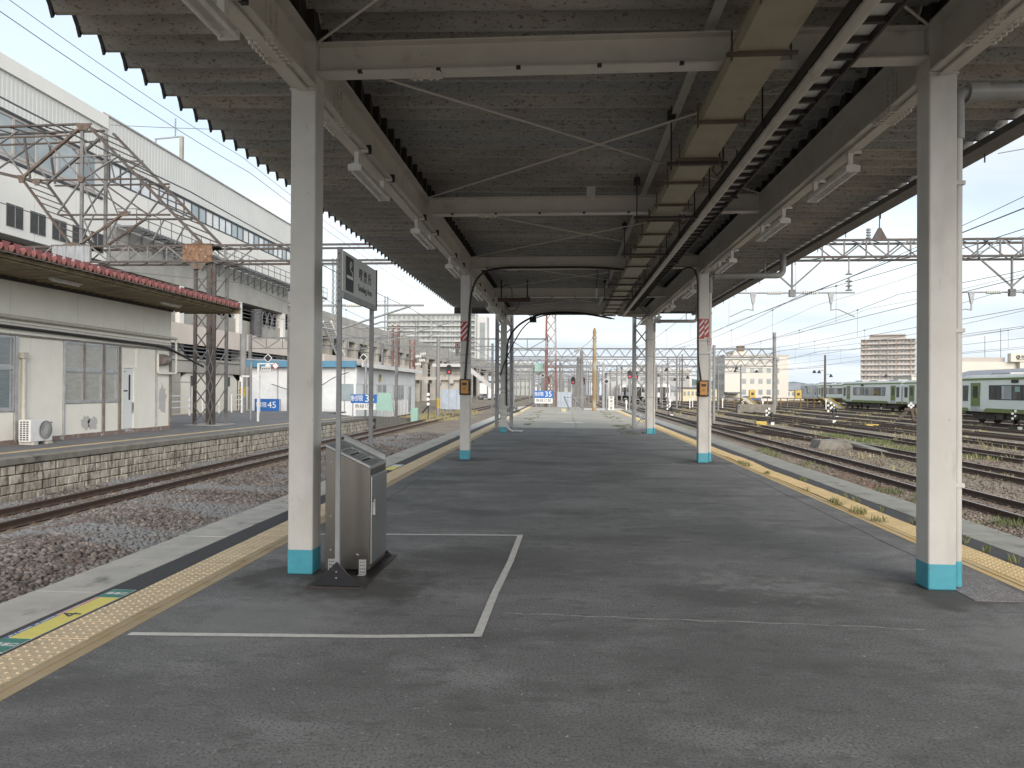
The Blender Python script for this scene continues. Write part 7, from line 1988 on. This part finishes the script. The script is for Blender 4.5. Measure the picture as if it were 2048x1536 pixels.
# station shelter on the far left platform
t = thing('far_platform_shelter', (-14, 98, ZG), 'far platform footbridge stair and shelter beyond the second left column', 'shelter')
b = MB(); b.bar((-13.4, 96, 4.6), (-9.6, 96, 1.6), .35, .5); b.box(-17.5, -13.2, 95.5, 98.5, 4.3, 4.7); b.build('stair_soffit', m_shed, t)
b = MB(); b.box(-17, -13.5, 97, 98, ZG, 4.3); b.build('tower_wall', m_viad, t)
t = thing('footbridge_beam', (-20, 105, 2), 'row of small concrete cross beams under the far footbridge deck', 'bridge')
b = MB(); b.box(-26, -13, 96.5, 99, 2.55, 3.0); b.build('deck', m_viad, t)
for q in range(8):
    b = MB(); b.box(-25.5 + q * 1.7, -25.0 + q * 1.7, 96.2, 99, 2.1, 2.549); b.build('cross_beam', m_viad, t)
b = MB()
for z in (3.5, 3.9): b.bar((-26, 96.6, z), (-13, 96.6, z), .06)
for q in range(10): b.bar((-26 + q * 1.44, 96.6, 3.0), (-26 + q * 1.44, 96.6, 3.9), .06)
b.build('railing', m_galvp, t)
# hills and scattered town
def ridge(name, y, pts, m, label, depth=300):
    b = MB(); n = len(pts)
    vs = [(x, y, ZG) for x, z in pts] + [(x, y + depth * .5, z) for x, z in pts] + [(x, y + depth, ZG) for x, z in pts]
    fs = [(i, i + 1, n + i + 1, n + i) for i in range(n - 1)] + [(n + i, n + i + 1, 2 * n + i + 1, 2 * n + i) for i in range(n - 1)]
    b.add(vs, fs, True); return tag(b.build(name, m), label, kind='structure')
random.seed(3)
ridge('hills', 1500, [(x, 14 + 14 * math.sin(x * .004 + 1) + random.uniform(-3, 5)) for x in range(100, 1800, 40)], m_hill, 'low wooded hills on the right horizon')
ridge('hills', 2600, [(x, 16 + 12 * math.sin(x * .003) + random.uniform(-4, 6)) for x in range(-1600, 400, 60)], m_hill, 'low hills on the far horizon')
wallm = [m_apt, m_school, m_shed, m_cabin, m_aptRs]; roofm = [m_roofgrey, m_roofdark, m_roofgrey]
random.seed(12)
hs = []
for k in range(46):
    if k < 26: x = random.uniform(60, 260); y = random.uniform(260, 520)
    elif k < 36: x = random.uniform(-60, 20) ; y = random.uniform(420, 620)
    else: x = random.uniform(-2, 70); y = random.uniform(360, 600)
    w = random.uniform(7, 13); zt = random.uniform(1.5, 5.0)
    t = thing('distant_house', (x, y, ZG), 'small distant town house with a grey roof', 'house', 'distant town houses')
    b = MB(); b.box(x - w / 2, x + w / 2, y, y + 8, ZG, zt); b.build('wall', random.choice(wallm), t)
    b = MB(); b.prism([(y - .5, zt + .002), (y + 8.5, zt + .002), (y + 4, zt + random.uniform(1.2, 2.2))], 'x', x - w / 2 - .4, x + w / 2 + .4); b.build('roof', random.choice(roofm), t)
    b = MB()
    for q in range(3): b.box(x - w / 2 + .8 + q * w / 3.2, x - w / 2 + 2.2 + q * w / 3.2, y - .06, y - .001, zt - 1.9, zt - .8)
    b.build('window', m_aptwin, t)
# parked cars
def car(x, y, m, label, rz=0, L_=4.2):
    t = thing('parked_car', (x, y, ZG), label, 'car')
    h = L_ / 2
    b = MB(); b.prism([(-h, .28), (h, .28), (h, .68), (h - .1, .82), (h * .45, .92), (h * .1, 1.42), (-h * .62, 1.45), (-h * .9, .95), (-h, .85)], 'y', -.82, .82); b.v = [(x + v[0], y + v[1], ZG + v[2]) for v in b.v]; b.build('body', m, t, bevel=.06)
    b = MB(); b.prism([(h * .40, .93), (h * .1, 1.36), (-h * .58, 1.38), (-h * .82, .95)], 'y', -.835, .835); b.v = [(x + v[0], y + v[1], ZG + v[2]) for v in b.v]; b.build('side_glass', m_trglass, t)
    for q in (-h * .62, h * .62):
        for s_ in (-.76, .76):
            b = MB(); b.disc((x + q, y + s_, ZG + .31), (0, 1, 0), .31, .2, 14); b.build('wheel', m_black, t)
    b = MB(); b.box(x + h - .04, x + h + .012, y - .7, y - .45, ZG + .62, ZG + .76); b.build('headlight', m_white, t)
    b = MB(); b.box(x - h - .012, x - h + .04, y - .75, y - .5, ZG + .72, ZG + .88); b.build('tail_light', m_redink, t)
    t.rotation_euler = (0, 0, rz)
    return t
# children were placed in world space about an unrotated root, so a rotation turns the whole car
car(-19.6, 181, m_carg, 'dark grey car parked leftmost before the low white store', .5)
car(-17.6, 180, m_carw, 'white car with red lights parked second before the low white store', 1.2)
car(-16.0, 181, m_carg, 'grey car parked third before the low white store', 1.0)
car(-14.4, 180, m_carw, 'white car parked beside the far left column', .9)
car(37.6, 172, m_carg, 'grey car parked leftmost below the cream office block', .2)
car(42.3, 172, m_carb, 'blue car parked below the cream office block', .1)
car(46.4, 173, m_carw, 'white car parked below the cream office block, right of the blue one', .1)
car(55.6, 168, m_carw, 'white car parked right of the tall yard post', .3)
